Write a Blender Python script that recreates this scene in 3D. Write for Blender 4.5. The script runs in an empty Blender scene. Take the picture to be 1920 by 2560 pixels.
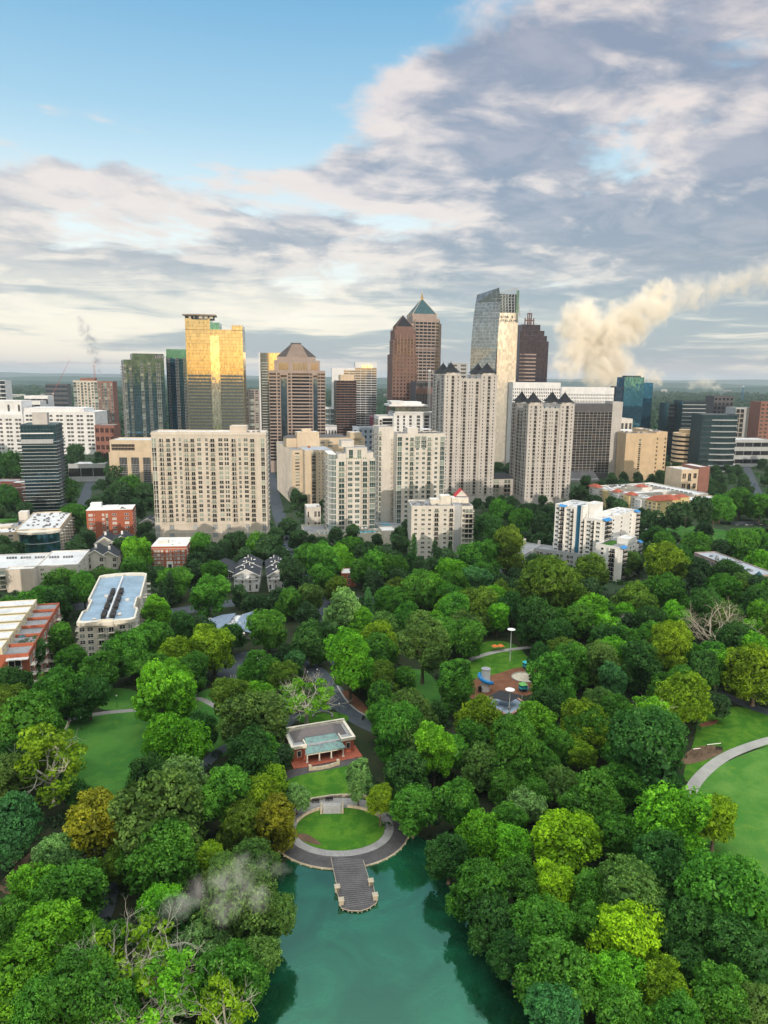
import bpy, bmesh, math, random
import numpy as np
from mathutils import Vector, Matrix, Euler
random.seed(7); RNG = np.random.default_rng(7)
R = math.radians
# ---------------------------------------------------------------- camera
F = 1775.0; PITCH = R(10.7); ROLL = R(0.6); H = 120.0
sc = bpy.context.scene
col = sc.collection
cam = bpy.data.cameras.new('camera'); cam_o = bpy.data.objects.new('camera', cam); col.objects.link(cam_o)
cam.sensor_fit = 'VERTICAL'; cam.sensor_height = 24.0; cam.lens = F / 2560 * 24.0
cam.clip_start = 1.0; cam.clip_end = 120000.0
cam_o.matrix_world = Matrix.Translation((0, 0, H)) @ Matrix.Rotation(math.pi / 2 - PITCH, 4, 'X') @ Matrix.Rotation(ROLL, 4, 'Z')
sc.camera = cam_o
# ---------------------------------------------------------------- node helper
class N:
    """tiny expression builder for shader nodes"""
    def __init__(s, tree): s.t = tree; s.t.nodes.clear()
    def new(s, typ, **kw):
        n = s.t.nodes.new(typ)
        for k, v in kw.items():
            if k.startswith('_'): continue
            setattr(n, k, v)
        return n
    def put(s, sock, v):
        if isinstance(v, E): s.t.links.new(v.s, sock)
        elif isinstance(v, bpy.types.NodeSocket): s.t.links.new(v, sock)
        elif v is not None:
            if isinstance(v, (tuple, list)) and len(v) == 3 and sock.type == 'RGBA': v = (*v, 1)
            sock.default_value = v
    def m(s, op, *a, clamp=False):
        n = s.new('ShaderNodeMath', operation=op, use_clamp=clamp)
        for i, v in enumerate(a): s.put(n.inputs[i], v)
        return E(s, n.outputs[0])
    def mix(s, f, a, b, mode='MIX'):
        n = s.new('ShaderNodeMix', data_type='RGBA', blend_type=mode)
        s.put(n.inputs[0], f); s.put(n.inputs[6], a); s.put(n.inputs[7], b)
        return E(s, n.outputs[2])
    def step(s, v, lo, hi, a=0.0, b=1.0):
        n = s.new('ShaderNodeMapRange', interpolation_type='SMOOTHSTEP')
        for i, x in enumerate((v, lo, hi, a, b)): s.put(n.inputs[i], x)
        return E(s, n.outputs[0])
    def noise(s, vec, scale=1.0, detail=4.0, rough=0.5, dist=0.0):
        n = s.new('ShaderNodeTexNoise')
        if vec is not None: s.put(n.inputs['Vector'], vec)
        s.put(n.inputs['Scale'], scale); n.inputs['Detail'].default_value = detail
        n.inputs['Roughness'].default_value = rough; n.inputs['Distortion'].default_value = dist
        return E(s, n.outputs[0])
    def xyz(s, x, y, z):
        n = s.new('ShaderNodeCombineXYZ')
        for i, v in enumerate((x, y, z)): s.put(n.inputs[i], v)
        return E(s, n.outputs[0])
    def sep(s, v):
        n = s.new('ShaderNodeSeparateXYZ'); s.put(n.inputs[0], v)
        return [E(s, o) for o in n.outputs]
class E:
    def __init__(s, n, sock): s.n = n; s.s = sock
    def __add__(s, o): return s.n.m('ADD', s, o)
    __radd__ = __add__
    def __sub__(s, o): return s.n.m('SUBTRACT', s, o)
    def __rsub__(s, o): return s.n.m('SUBTRACT', o, s)
    def __mul__(s, o): return s.n.m('MULTIPLY', s, o)
    __rmul__ = __mul__
    def __truediv__(s, o): return s.n.m('DIVIDE', s, o)
    def __rtruediv__(s, o): return s.n.m('DIVIDE', o, s)
    def max(s, o): return s.n.m('MAXIMUM', s, o)
    def min(s, o): return s.n.m('MINIMUM', s, o)
    def abs(s): return s.n.m('ABSOLUTE', s)
# ---------------------------------------------------------------- sky, sun, exposure
SUN_EL = R(5.0); SUN_AZ = R(170.0)          # azimuth clockwise from +Y: the sun stands behind the camera, a little to the right
world = bpy.data.worlds.new('World'); sc.world = world; world.use_nodes = True
w = N(world.node_tree)
geo = w.new('ShaderNodeTexCoord')
sky = w.new('ShaderNodeTexSky', sky_type='NISHITA', sun_disc=False)
sky.sun_elevation = SUN_EL; sky.sun_rotation = SUN_AZ; sky.altitude = 300; sky.air_density = 1.0; sky.dust_density = 2.0; sky.ozone_density = 1.5
dx, dy, dz = w.sep(geo.outputs['Generated'])
hl = w.m('SQRT', dx * dx + dy * dy).max(0.001)
el = dz / hl                                   # tangent of the elevation
az = w.m('ARCTAN2', dx, dy)                    # 0 straight ahead, + to the right
front = w.step(dy, -0.35, 0.35)
ez = dz.max(0.0) + 0.17
px_ = dx / ez; py_ = dy / ez
P = w.xyz(px_, py_, 0.0)
wx = w.noise(w.xyz(px_ * 0.9, py_ * 0.9, 5.0), 1.0, 3.0, 0.5) - 0.5
wy = w.noise(w.xyz(px_ * 0.9, py_ * 0.9, 15.0), 1.0, 3.0, 0.5) - 0.5
qx = px_ + wx * 0.55; qy = py_ + wy * 0.55
# the bands run from far left towards near right
ux = qx * 0.94 + qy * 0.34; uy = qy * 0.94 - qx * 0.34
n1 = w.noise(w.xyz(ux * 1.0, uy * 1.1, 0.0), 1.75, 10.0, 0.56, 0.0)
n3 = w.noise(w.xyz(ux * 1.0 - 0.03, uy * 1.1 + 0.10, 0.0), 1.75, 10.0, 0.56, 0.0)
n2 = w.noise(w.xyz(px_ + 7.3, py_ * 1.2 + 3.1, 1.7), 0.42, 3.0, 0.5, 0.0)
n4 = w.noise(w.xyz(qx, qy, 3.0), 5.0, 8.0, 0.62, 0.2)
# clear blue upper left, cloud deck lower and right
edge = 0.315 + (az + 0.12).max(0.0) * 0.66 - (az + 0.25).min(0.0) * -0.10
cover = ((edge - el) * 1.7).min(0.165).max(-0.45)
cover = cover + w.step(az, 0.0, 0.5, 0.0, 0.075) * w.step(el, 0.42, 0.30)
dens = n1 * 0.95 + n2 * 0.30 + n4 * 0.13 + cover - 0.715
a_cl = w.step(dens, -0.02, 0.10)
thick = w.step(dens + (n3 - n1) * 1.7 + (n4 - 0.5) * 0.10 + w.step(az, -0.1, 0.4, 0.0, 0.05), 0.02, 0.26)
# clear sky colour: physical sky, tinted towards the blue of the photograph
blue = w.mix(w.step(el, 0.10, 0.60), (0.58, 0.82, 0.92), (0.075, 0.35, 0.64))
blue = w.mix(w.step(el, 0.08, 0.34), (0.98, 0.97, 0.92), blue)
clr = w.mix(thick, (0.88, 0.755, 0.69), (0.25, 0.28, 0.375))
clr = w.mix(w.step(n4, 0.40, 0.66) * 0.30, clr, (0.68, 0.60, 0.62))
clr = w.mix(w.step(az, -0.55, 0.1, 0.30, 0.0), clr, (0.86, 0.74, 0.66))
skyc = w.mix(a_cl, blue, clr)
# low streaks towards the horizon
sn = w.noise(w.xyz(az * 3.2 + wx * 0.8, el * 30.0 + wy * 1.5, 4.0), 1.0, 6.0, 0.55, 0.5)
sn2 = w.noise(w.xyz(az * 6.0, el * 90.0, 9.0), 1.0, 5.0, 0.6, 0.3)
streak = w.step(sn * 1.1 + sn2 * 0.35 - 0.04 + w.step(az, -0.5, 0.35, -0.09, 0.06), 0.55, 0.74)
lowc = w.mix(streak, (1.05, 0.97, 0.86), (0.33, 0.42, 0.53))
lowc = w.mix(w.step(el, 0.0, 0.035, 0.6, 0.0), lowc, (0.86, 0.72, 0.66))
skyc = w.mix(w.step(el, 0.04, 0.17, 0.97, 0.0), skyc, lowc)
# behind the camera: the sky near the rising sun
e_s = w.mix(w.step(el, 0.005, 0.085), (0.95, 0.58, 0.13), (0.27, 0.25, 0.16))
e_s = w.mix(w.step(el, 0.15, 0.6), e_s, (0.50, 0.56, 0.58))
e_s = w.mix(w.step(az.abs(), 1.6, 2.75), (0.36, 0.46, 0.60), e_s)
streak_b = w.step(sn + sn2 * 0.3, 0.5, 0.78, 1.1, 0.42)
e_s = w.mix(1.0, e_s, w.xyz(streak_b, streak_b, streak_b), 'MULTIPLY')
skyc = w.mix(front, e_s, skyc)
skyc = w.mix(w.step(el, 0.52, 1.5), skyc, (2.9, 2.85, 2.6))   # sky overhead, out of view, brightened to light treetops and lake
below = w.step(el, -0.02, 0.0)
skyc = w.mix(below, (0.10, 0.14, 0.13), skyc)
bg1 = w.new('ShaderNodeBackground'); w.put(bg1.inputs[0], sky.outputs[0]); bg1.inputs[1].default_value = 0.06
bg2 = w.new('ShaderNodeBackground'); w.put(bg2.inputs[0], skyc); bg2.inputs[1].default_value = 0.80
addn = w.new('ShaderNodeAddShader'); w.put(addn.inputs[0], bg1.outputs[0]); w.put(addn.inputs[1], bg2.outputs[0])
wo = w.new('ShaderNodeOutputWorld'); w.put(wo.inputs[0], addn.outputs[0])
world.cycles.sampling_method = 'MANUAL'; world.cycles.sample_map_resolution = 512
sun = bpy.data.lights.new('sun', 'SUN'); sun.energy = 2.35; sun.angle = R(0.6); sun.color = (1.0, 0.87, 0.72)
sun_o = bpy.data.objects.new('sun', sun); col.objects.link(sun_o)
sdir = Vector((math.sin(SUN_AZ) * math.cos(SUN_EL), math.cos(SUN_AZ) * math.cos(SUN_EL), math.sin(SUN_EL)))
sun_o.rotation_euler = sdir.to_track_quat('Z', 'Y').to_euler()
sc.view_settings.view_transform = 'Standard'; sc.view_settings.look = 'None'
sc.view_settings.exposure = 0.12
sc.cycles.volume_bounces = 6
sc.view_settings.exposure = 0.12; sc.view_settings.gamma = 1.0; sc.view_settings.use_curve_mapping = False
# ---------------------------------------------------------------- placing by survey: a sight line of the camera to a point on the ground
def sight(px, py):
    u = (px - 960) / F; v = (1280 - py) / F
    c, s = math.cos(ROLL), math.sin(ROLL)
    u, v = u * c - v * s, u * s + v * c
    cp, sp = math.cos(PITCH), math.sin(PITCH)
    return (u, cp + v * sp, -sp + v * cp)
def G(px, py, z=0.0):
    d = sight(px, py); t = (z - H) / d[2]; return Vector((d[0] * t, d[1] * t, z))
def A(px, py, Y):
    d = sight(px, py); t = Y / d[1]; return Vector((d[0] * t, Y, H + d[2] * t))
def proj(p):
    cp, sp = math.cos(PITCH), math.sin(PITCH)
    z = p[2] - H; f = p[1] * cp - z * sp; v = (p[1] * sp + z * cp) / f; u = p[0] / f
    c, s = math.cos(ROLL), math.sin(ROLL)
    u, v = u * c + v * s, -u * s + v * c
    return 960 + u * F, 1280 - v * F, f
# ---------------------------------------------------------------- materials
MATS = {}
def mat(name, color, rough=0.85, var=0.12, scale=0.25, metal=0.0, spec=0.3, color2=None, fine=0.0, streaks=0.0):
    if name in MATS: return MATS[name]
    m = bpy.data.materials.new(name); m.use_nodes = True; n = N(m.node_tree)
    tc = n.new('ShaderNodeTexCoord'); ob = tc.outputs['Object']
    f = n.noise(ob, scale, 5.0, 0.6)
    if fine: f = f * (1 - fine) + n.noise(ob, scale * 9, 3.0, 0.6) * fine
    if streaks:
        x, y, z = n.sep(ob); f = f * (1 - streaks) + n.noise(n.xyz(x * 1.3, y * 1.3, z * 0.06), 1.0, 4.0, 0.6) * streaks
    c2 = color2 or tuple(c * (1 - var) for c in color); c1 = color if color2 else tuple(min(1, c * (1 + var)) for c in color)
    c = n.mix(n.step(f, 0.32, 0.68), c1, c2)
    b = n.new('ShaderNodeBsdfPrincipled'); n.put(b.inputs['Base Color'], c)
    n.put(b.inputs['Roughness'], rough); n.put(b.inputs['Metallic'], metal); n.put(b.inputs['Specular IOR Level'], spec)
    o = n.new('ShaderNodeOutputMaterial'); n.t.links.new(b.outputs[0], o.inputs[0])
    MATS[name] = m; return m
def glass(name, dark, light, p=0.35, refl=0.0, rough=0.06):
    """window glass seen from outside; some panes have pale blinds behind them"""
    if name in MATS: return MATS[name]
    m = bpy.data.materials.new(name); m.use_nodes = True; n = N(m.node_tree)
    oi = n.new('ShaderNodeObjectInfo'); at = n.new('ShaderNodeAttribute', attribute_name='rnd')
    r = n.m('FRACT', E(n, oi.outputs['Random']) + E(n, at.outputs['Fac']))
    r2 = n.m('FRACT', r * 7.31)
    c = n.mix(n.step(r, 1 - p - 0.02, 1 - p + 0.02), dark, n.mix(r2, light, tuple(x * 0.55 for x in light)))
    c = n.mix(n.m('MULTIPLY', r2, 0.35), c, tuple(x * 0.5 for x in dark))
    b = n.new('ShaderNodeBsdfPrincipled'); n.put(b.inputs['Base Color'], c); b.inputs['Roughness'].default_value = rough
    b.inputs['Metallic'].default_value = refl; b.inputs['IOR'].default_value = 1.5
    o = n.new('ShaderNodeOutputMaterial'); n.t.links.new(b.outputs[0], o.inputs[0])
    MATS[name] = m; return m
def mirror(name, tint, rough=0.06, wob=0.004, base=0.9, panes=(1.6, 3.6)):
    """reflective curtain wall: each pane tilts a hair, so reflections break up"""
    if name in MATS: return MATS[name]
    m = bpy.data.materials.new(name); m.use_nodes = True; n = N(m.node_tree)
    tc = n.new('ShaderNodeTexCoord'); x, y, z = n.sep(tc.outputs['Object'])
    g = n.new('ShaderNodeNewGeometry')
    cell = n.xyz(n.m('FLOOR', x / panes[0]), n.m('FLOOR', y / panes[0]), n.m('FLOOR', z / panes[1]))
    wn = n.new('ShaderNodeTexWhiteNoise', noise_dimensions='3D'); n.put(wn.inputs[0], cell)
    off = n.new('ShaderNodeVectorMath', operation='SUBTRACT'); n.put(off.inputs[0], wn.outputs['Color']); off.inputs[1].default_value = (.5, .5, .5)
    sc_ = n.new('ShaderNodeVectorMath', operation='SCALE'); n.put(sc_.inputs[0], off.outputs[0]); sc_.inputs['Scale'].default_value = wob * 2
    ad = n.new('ShaderNodeVectorMath', operation='ADD'); n.put(ad.inputs[0], g.outputs['Normal']); n.put(ad.inputs[1], sc_.outputs[0])
    nn = n.new('ShaderNodeVectorMath', operation='NORMALIZE'); n.put(nn.inputs[0], ad.outputs[0])
    c = n.mix(E(n, wn.outputs['Value']), tint, tuple(t * 0.58 for t in tint))
    b = n.new('ShaderNodeBsdfPrincipled'); n.put(b.inputs['Base Color'], c); b.inputs['Metallic'].default_value = base
    b.inputs['Roughness'].default_value = rough; n.put(b.inputs['Normal'], nn.outputs[0])
    o = n.new('ShaderNodeOutputMaterial'); n.t.links.new(b.outputs[0], o.inputs[0])
    MATS[name] = m; return m
# ---------------------------------------------------------------- meshes
class MB:
    def __init__(s): s.v = []; s.f = []; s.m = []
    def face(s, pts, m=0):
        i = len(s.v); s.v += [tuple(p) for p in pts]; s.f.append(tuple(range(i, i + len(pts)))); s.m.append(m)
    def box(s, x0, x1, y0, y1, z0, z1, m=0, top=None, bottom=True):
        i = len(s.v)
        s.v += [(x0, y0, z0), (x1, y0, z0), (x1, y1, z0), (x0, y1, z0), (x0, y0, z1), (x1, y0, z1), (x1, y1, z1), (x0, y1, z1)]
        fs = [(0, 1, 5, 4), (1, 2, 6, 5), (2, 3, 7, 6), (3, 0, 4, 7), (4, 5, 6, 7)] + ([(3, 2, 1, 0)] if bottom else [])
        for k, f in enumerate(fs): s.f.append(tuple(i + j for j in f)); s.m.append(top if (k == 4 and top is not None) else m)
        return s
    def prism(s, poly, z0, z1, m=0, top=None):
        n = len(poly); i = len(s.v)
        a = sum(poly[k][0] * poly[(k + 1) % n][1] - poly[(k + 1) % n][0] * poly[k][1] for k in range(n))
        if a < 0: poly = poly[::-1]
        s.v += [(p[0], p[1], z0) for p in poly] + [(p[0], p[1], z1) for p in poly]
        for k in range(n):
            j = (k + 1) % n; s.f.append((i + k, i + j, i + n + j, i + n + k)); s.m.append(m)
        s.f.append(tuple(range(i + n, i + 2 * n))); s.m.append(m if top is None else top)
        s.f.append(tuple(range(i + n - 1, i - 1, -1))); s.m.append(m)
        return s
    def cone(s, x, y, z0, z1, r0, r1, k=8, m=0, rot=0.0, cap=True):
        i = len(s.v)
        for z, r in ((z0, r0), (z1, r1)):
            for q in range(k):
                t = rot + 2 * math.pi * q / k; s.v.append((x + r * math.cos(t), y + r * math.sin(t), z))
        for q in range(k):
            j = (q + 1) % k; s.f.append((i + q, i + j, i + k + j, i + k + q)); s.m.append(m)
        if cap:
            s.f.append(tuple(range(i + k, i + 2 * k))); s.m.append(m); s.f.append(tuple(range(i + k - 1, i - 1, -1))); s.m.append(m)
        return s
    def tube(s, p, q, r0, r1=None, k=6, m=0):
        p = Vector(p); q = Vector(q); r1 = r0 if r1 is None else r1
        d = (q - p).normalized(); a = d.orthogonal().normalized(); b = d.cross(a); i = len(s.v)
        for c, r in ((p, r0), (q, r1)):
            for t in range(k):
                an = 2 * math.pi * t / k; s.v.append(tuple(c + (a * math.cos(an) + b * math.sin(an)) * r))
        for t in range(k):
            j = (t + 1) % k; s.f.append((i + t, i + j, i + k + j, i + k + t)); s.m.append(m)
        s.f.append(tuple(range(i + k, i + 2 * k))); s.m.append(m); s.f.append(tuple(range(i + k - 1, i - 1, -1))); s.m.append(m)
        return s
    def gable(s, x0, x1, y0, y1, z, h, axis='y', over=0.5, m=0, mw=None, th=0.25):
        """pitched roof as two thick slopes, ridge along the axis, with gable walls in material mw"""
        if axis == 'y':
            xc = (x0 + x1) / 2; k = h / ((x1 - x0) / 2)
            for sgn, xe in ((-1, x0), (1, x1)):
                xo = xe + sgn * over; zo = z - k * over
                s.hexa([(xc, y0 - over, z + h), (xo, y0 - over, zo), (xo, y1 + over, zo), (xc, y1 + over, z + h)], th, m)
            if mw is not None:
                for y in (y0, y1): s.face([(x0, y, z), (x1, y, z), (xc, y, z + h)], mw)
        else:
            yc = (y0 + y1) / 2; k = h / ((y1 - y0) / 2)
            for sgn, ye in ((-1, y0), (1, y1)):
                yo = ye + sgn * over; zo = z - k * over
                s.hexa([(x0 - over, yc, z + h), (x0 - over, yo, zo), (x1 + over, yo, zo), (x1 + over, yc, z + h)], th, m)
            if mw is not None:
                for x in (x0, x1): s.face([(x, y0, z), (x, y1, z), (x, yc, z + h)], mw)
        return s
    def hexa(s, q, th, m=0):
        i = len(s.v); s.v += [tuple(p) for p in q] + [(p[0], p[1], p[2] + th) for p in q]
        for f in ((0, 1, 2, 3), (4, 5, 6, 7), (0, 1, 5, 4), (1, 2, 6, 5), (2, 3, 7, 6), (3, 0, 4, 7)): s.f.append(tuple(i + j for j in f)); s.m.append(m)
    def hip(s, x0, x1, y0, y1, z, h, over=0.6, m=0, inset=None):
        x0 -= over; x1 += over; y0 -= over; y1 += over
        w, d = x1 - x0, y1 - y0; t = min(w, d) / 2 if inset is None else inset
        a = [(x0, y0, z), (x1, y0, z), (x1, y1, z), (x0, y1, z)]
        b = [(x0 + t, y0 + t, z + h), (x1 - t, y0 + t, z + h), (x1 - t, y1 - t, z + h), (x0 + t, y1 - t, z + h)]
        for k in range(4): j = (k + 1) % 4; s.face([a[k], a[j], b[j], b[k]], m)
        s.face(b, m); s.face(a[::-1], m); return s
    def mesh(s, name, mats):
        me = bpy.data.meshes.new(name); me.from_pydata(s.v, [], s.f)
        for x in mats: me.materials.append(x)
        me.polygons.foreach_set('material_index', s.m); me.update(); return me
    def build(s, name, mats, parent=None, loc=(0, 0, 0), rz=0.0):
        if not isinstance(mats, (list, tuple)): mats = [mats]
        o = bpy.data.objects.new(name, s.mesh(name, mats)); col.objects.link(o)
        if parent is not None: o.parent = parent
        o.location = loc; o.rotation_euler = (0, 0, rz); return o
def big_mesh(name, V, Q, mats, mi=None, attr=None, aname='rnd'):
    """V (n,3) array, Q (m,k) array of equal-sized faces"""
    me = bpy.data.meshes.new(name); me.vertices.add(len(V)); me.vertices.foreach_set('co', np.asarray(V, np.float32).ravel())
    k = Q.shape[1]; me.loops.add(Q.size); me.loops.foreach_set('vertex_index', Q.ravel().astype(np.int32))
    me.polygons.add(len(Q)); me.polygons.foreach_set('loop_start', np.arange(0, Q.size, k, dtype=np.int32))
    if mi is not None: me.polygons.foreach_set('material_index', np.asarray(mi, np.int32))
    for x in mats: me.materials.append(x)
    me.update(calc_edges=True)
    if attr is not None:
        a = me.attributes.new(aname, 'FLOAT', 'FACE'); a.data.foreach_set('value', np.asarray(attr, np.float32))
    return me
def tag(o, label=None, cat=None, group=None, kind=None):
    if label: o['label'] = label
    if cat: o['category'] = cat
    if group: o['group'] = group
    if kind: o['kind'] = kind
    return o
def thing(name, label, cat, loc=(0, 0, 0), rz=0.0, group=None):
    o = bpy.data.objects.new(name, None); col.objects.link(o); o.location = loc; o.rotation_euler = (0, 0, rz)
    o.empty_display_size = 0.5
    return tag(o, label, cat, group)
def copy_tree(o, parent=None):
    c = o.copy(); col.objects.link(c)
    if parent is not None: c.parent = parent
    for ch in o.children: copy_tree(ch, c)
    return c
# ---------------------------------------------------------------- trees
fol = bpy.data.materials.new('foliage'); fol.use_nodes = True; n = N(fol.node_tree)
oi = n.new('ShaderNodeObjectInfo'); at = n.new('ShaderNodeAttribute', attribute_name='tint')
tv = E(n, at.outputs['Fac'])
oc = E(n, oi.outputs['Color'])
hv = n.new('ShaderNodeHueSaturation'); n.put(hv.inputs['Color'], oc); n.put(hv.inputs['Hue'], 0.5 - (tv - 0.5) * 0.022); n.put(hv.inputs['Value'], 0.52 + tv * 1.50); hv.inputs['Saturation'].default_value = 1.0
d1 = n.new('ShaderNodeBsdfDiffuse'); n.put(d1.inputs[0], hv.outputs[0])
d2 = n.new('ShaderNodeBsdfTranslucent'); n.put(d2.inputs[0], n.mix(1.0, E(n, hv.outputs[0]), (1.15, 1.25, 0.55), 'MULTIPLY'))
g1 = n.new('ShaderNodeBsdfGlossy'); g1.inputs['Roughness'].default_value = 0.45; g1.inputs[0].default_value = (0.8, 0.9, 0.8, 1)
mx = n.new('ShaderNodeMixShader'); mx.inputs[0].default_value = 0.28; n.put(mx.inputs[1], d1.outputs[0]); n.put(mx.inputs[2], d2.outputs[0])
mx2 = n.new('ShaderNodeMixShader'); mx2.inputs[0].default_value = 0.012; n.put(mx2.inputs[1], mx.outputs[0]); n.put(mx2.inputs[2], g1.outputs[0])
o = n.new('ShaderNodeOutputMaterial'); n.put(o.inputs[0], mx2.outputs[0])
bark = mat('bark', (0.085, 0.068, 0.05), 0.9, 0.4, 1.5)
pale_bark = mat('pale bark', (0.46, 0.44, 0.37), 0.9, 0.3, 0.8)
dead_bark = mat('weathered bark', (0.52, 0.45, 0.35), 0.9, 0.25, 0.8)
def leaves(clumps, per, size, rng, flat=0.0, up=0.25):
    """clumps (n,5): x y z r squash -> leaf quads standing out from every clump's surface"""
    V = []; T = []
    for cx, cy, cz, r, sq in clumps:
        k = int(per * (r / 0.25) ** 2); d = rng.normal(size=(k, 3)); d[:, 2] += up; d /= np.linalg.norm(d, axis=1)[:, None]
        rad = r * (0.70 + 0.36 * rng.random(k) ** 0.7)
        c = np.array([cx, cy, cz]) + d * rad[:, None] * np.array([1, 1, sq])
        nn = d + rng.normal(size=(k, 3)) * 0.55; nn[:, 2] += 0.25; nn /= np.linalg.norm(nn, axis=1)[:, None]
        h = rng.normal(size=(k, 3)); a = np.cross(nn, h); a /= np.linalg.norm(a, axis=1)[:, None]; b = np.cross(nn, a)
        s = size * (0.6 + 0.8 * rng.random(k))[:, None]; e = 0.62
        q = np.stack([c - a * s, c - b * s * e + nn * s * 0.15, c + a * s, c + b * s * e + nn * s * 0.15], 1)
        V.append(q.reshape(-1, 3)); tc = rng.random() * 0.7; T.append(np.clip(tc + rng.random(k) * 0.4, 0, 1))
    V = np.concatenate(V); T = np.concatenate(T); Q = np.arange(len(V)).reshape(-1, 4)
    return V, Q, T
def crown_mesh(kind, seed):
    rng = np.random.default_rng(seed); cl = []
    if kind in ('round', 'tall', 'wide', 'fine'):
        hz = {'round': 1.0, 'tall': 1.55, 'wide': 0.78, 'fine': 1.1}[kind]
        # a few big lobes, each carrying small clumps
        lobes = [(0, 0, 0.25 * hz, 0.62)]
        for i in range(12):
            a = i * 2.399 + rng.random(); zz = rng.uniform(-0.75, 0.66); rr = math.sqrt(max(0.05, 1 - zz * zz * .8)) * rng.uniform(0.38, 0.66)
            lobes.append((rr * math.cos(a), rr * math.sin(a), zz * hz * 0.62, rng.uniform(0.26, 0.48)))
        for lx, ly, lz, lr in lobes:
            m = int(30 * (lr / 0.45) ** 2) if kind != 'fine' else int(44 * (lr / 0.45) ** 2)
            for j in range(m):
                d = rng.normal(size=3); d[2] += 0.35; d /= np.linalg.norm(d)
                q = np.array([lx, ly, lz]) + d * lr * np.array([1, 1, 1.05]) * rng.uniform(0.82, 1.04)
                if any((q[0] - o_[0]) ** 2 + (q[1] - o_[1]) ** 2 + ((q[2] - o_[2])) ** 2 < (0.74 * o_[3]) ** 2 for o_ in lobes): continue
                if q[2] < -0.98 * hz: continue
                r = rng.uniform(0.10, 0.19) * (0.75 if kind == 'fine' else 1)
                cl.append((q[0], q[1], q[2], r, 0.85))
        V, Qd, T = leaves(cl, 150 if kind != 'fine' else 170, 0.036 if kind != 'fine' else 0.030, rng)
        core = [(l[0], l[1], l[2], l[3] * 0.9, 1.0) for l in lobes]
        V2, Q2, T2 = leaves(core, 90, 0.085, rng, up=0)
    elif kind == 'conifer':
        for i in range(150):
            t = rng.random() ** 0.8; z = -0.95 + 2.9 * t; rad = 0.62 * (1 - t) ** 0.75 + 0.02; a = rng.random() * 6.283
            rr = rad * rng.uniform(0.55, 1.0); cl.append((rr * math.cos(a), rr * math.sin(a), z, rng.uniform(0.10, 0.17) * (1.15 - 0.5 * t), 0.8))
        V, Qd, T = leaves(cl, 100, 0.036, rng, up=0.1)
        V2, Q2, T2 = leaves([(0, 0, -0.9 + 0.4 * k, 0.42 * (1 - k / 7), 1.0) for k in range(6)], 110, 0.07, rng)
    elif kind == 'loose':
        for i in range(64):
            a = rng.random() * 6.283; zz = rng.uniform(-0.6, 1.0); s = math.sqrt(max(0.0, 1 - (zz * 0.9) ** 2)) * rng.uniform(0.35, 1.0)
            r = rng.uniform(0.12, 0.24); cl.append((s * math.cos(a), s * math.sin(a), zz * 1.05, r, 0.62))
        V, Qd, T = leaves(cl, 80, 0.052, rng)
        V2, Q2, T2 = leaves(cl[::3], 25, 0.06, rng)
    elif kind == 'sparse':
        for i in range(46):
            a = rng.random() * 6.283; zz = rng.uniform(-0.5, 0.35); s = math.sqrt(max(0.0, 1 - zz * zz)) * rng.uniform(0.55, 1.0)
            cl.append((s * math.cos(a), s * math.sin(a), zz * 0.9, rng.uniform(0.12, 0.24), 0.62))
        V, Qd, T = leaves(cl, 90, 0.052, rng)
        V2, Q2, T2 = leaves(cl[::3], 25, 0.06, rng)
    V = np.concatenate([V, V2]); Q = np.concatenate([Qd, Q2 + len(Qd) * 4]); T = np.concatenate([T, T2 * 0.5])  # second leaf layer tinted darker: shade inside the crown put into colour
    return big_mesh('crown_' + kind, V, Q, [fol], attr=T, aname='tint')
def branch(mb, p, d, L, r, depth, rng, up=0.12, wig=0.35, segs=3, split=3):
    p = Vector(p); d = Vector(d).normalized()
    for i in range(segs):
        q = p + d * (L / segs); r2 = r * (0.86 if i < segs - 1 else 0.7)
        mb.tube(p, q, r, r2, 6 if r > 0.03 else 4); p = q; r = r2
        d = (d + Vector(rng.normal(size=3)) * wig * 0.35 + Vector((0, 0, up))).normalized()
        if depth > 0 and i > 0:
            side = (d + Vector(rng.normal(size=3)) * 0.9).normalized(); branch(mb, p, side, L * 0.55, r * 0.6, depth - 1, rng, up, wig, 3, split)
    if depth > 0:
        for k in range(split):
            dd = (d + Vector(rng.normal(size=3)) * 0.55).normalized(); branch(mb, p, dd, L * rng.uniform(0.5, 0.75), r * 0.72, depth - 1, rng, up, wig, 3, split)
def trunk_mesh(kind, seed):
    """unit: crown radius 1, crown centre at z = 0; the trunk foot at z = -1.55"""
    rng = np.random.default_rng(seed); mb = MB()
    if kind == 'plain':
        mb.cone(0, 0, -1.6, -1.35, 0.085, 0.058, 8); mb.cone(0, 0, -1.36, -0.55, 0.058, 0.045, 8)
        for i in range(7):
            a = i * 2.4; branch(mb, (0, 0, -0.75 + 0.08 * i), (math.cos(a), math.sin(a), 0.9), 0.55, 0.030, 1, rng, 0.15, 0.3, 3, 2)
    elif kind == 'show':
        mb.cone(0, 0, -1.6, -1.35, 0.075, 0.05, 8); mb.cone(0, 0, -1.36, -0.7, 0.05, 0.042, 8)
        for i in range(6):
            a = i * 2.4 + 0.4; branch(mb, (0, 0, -0.85 + 0.09 * i), (math.cos(a) * 0.75, math.sin(a) * 0.75, 0.95), 0.95, 0.040, 2, rng, 0.10, 0.45, 3, 2)
    elif kind == 'bare':
        mb.cone(0, 0, -1.6, -1.3, 0.11, 0.075, 8); mb.cone(0, 0, -1.31, -0.75, 0.075, 0.065, 8)
        for i in range(10):
            a = i * 2.4; branch(mb, (0, 0, -0.9 + 0.035 * i), (math.cos(a), math.sin(a), 0.55 + 0.12 * (i % 4)), 0.85, 0.036, 3, rng, 0.06, 0.5, 3, 2)
    return mb
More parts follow.
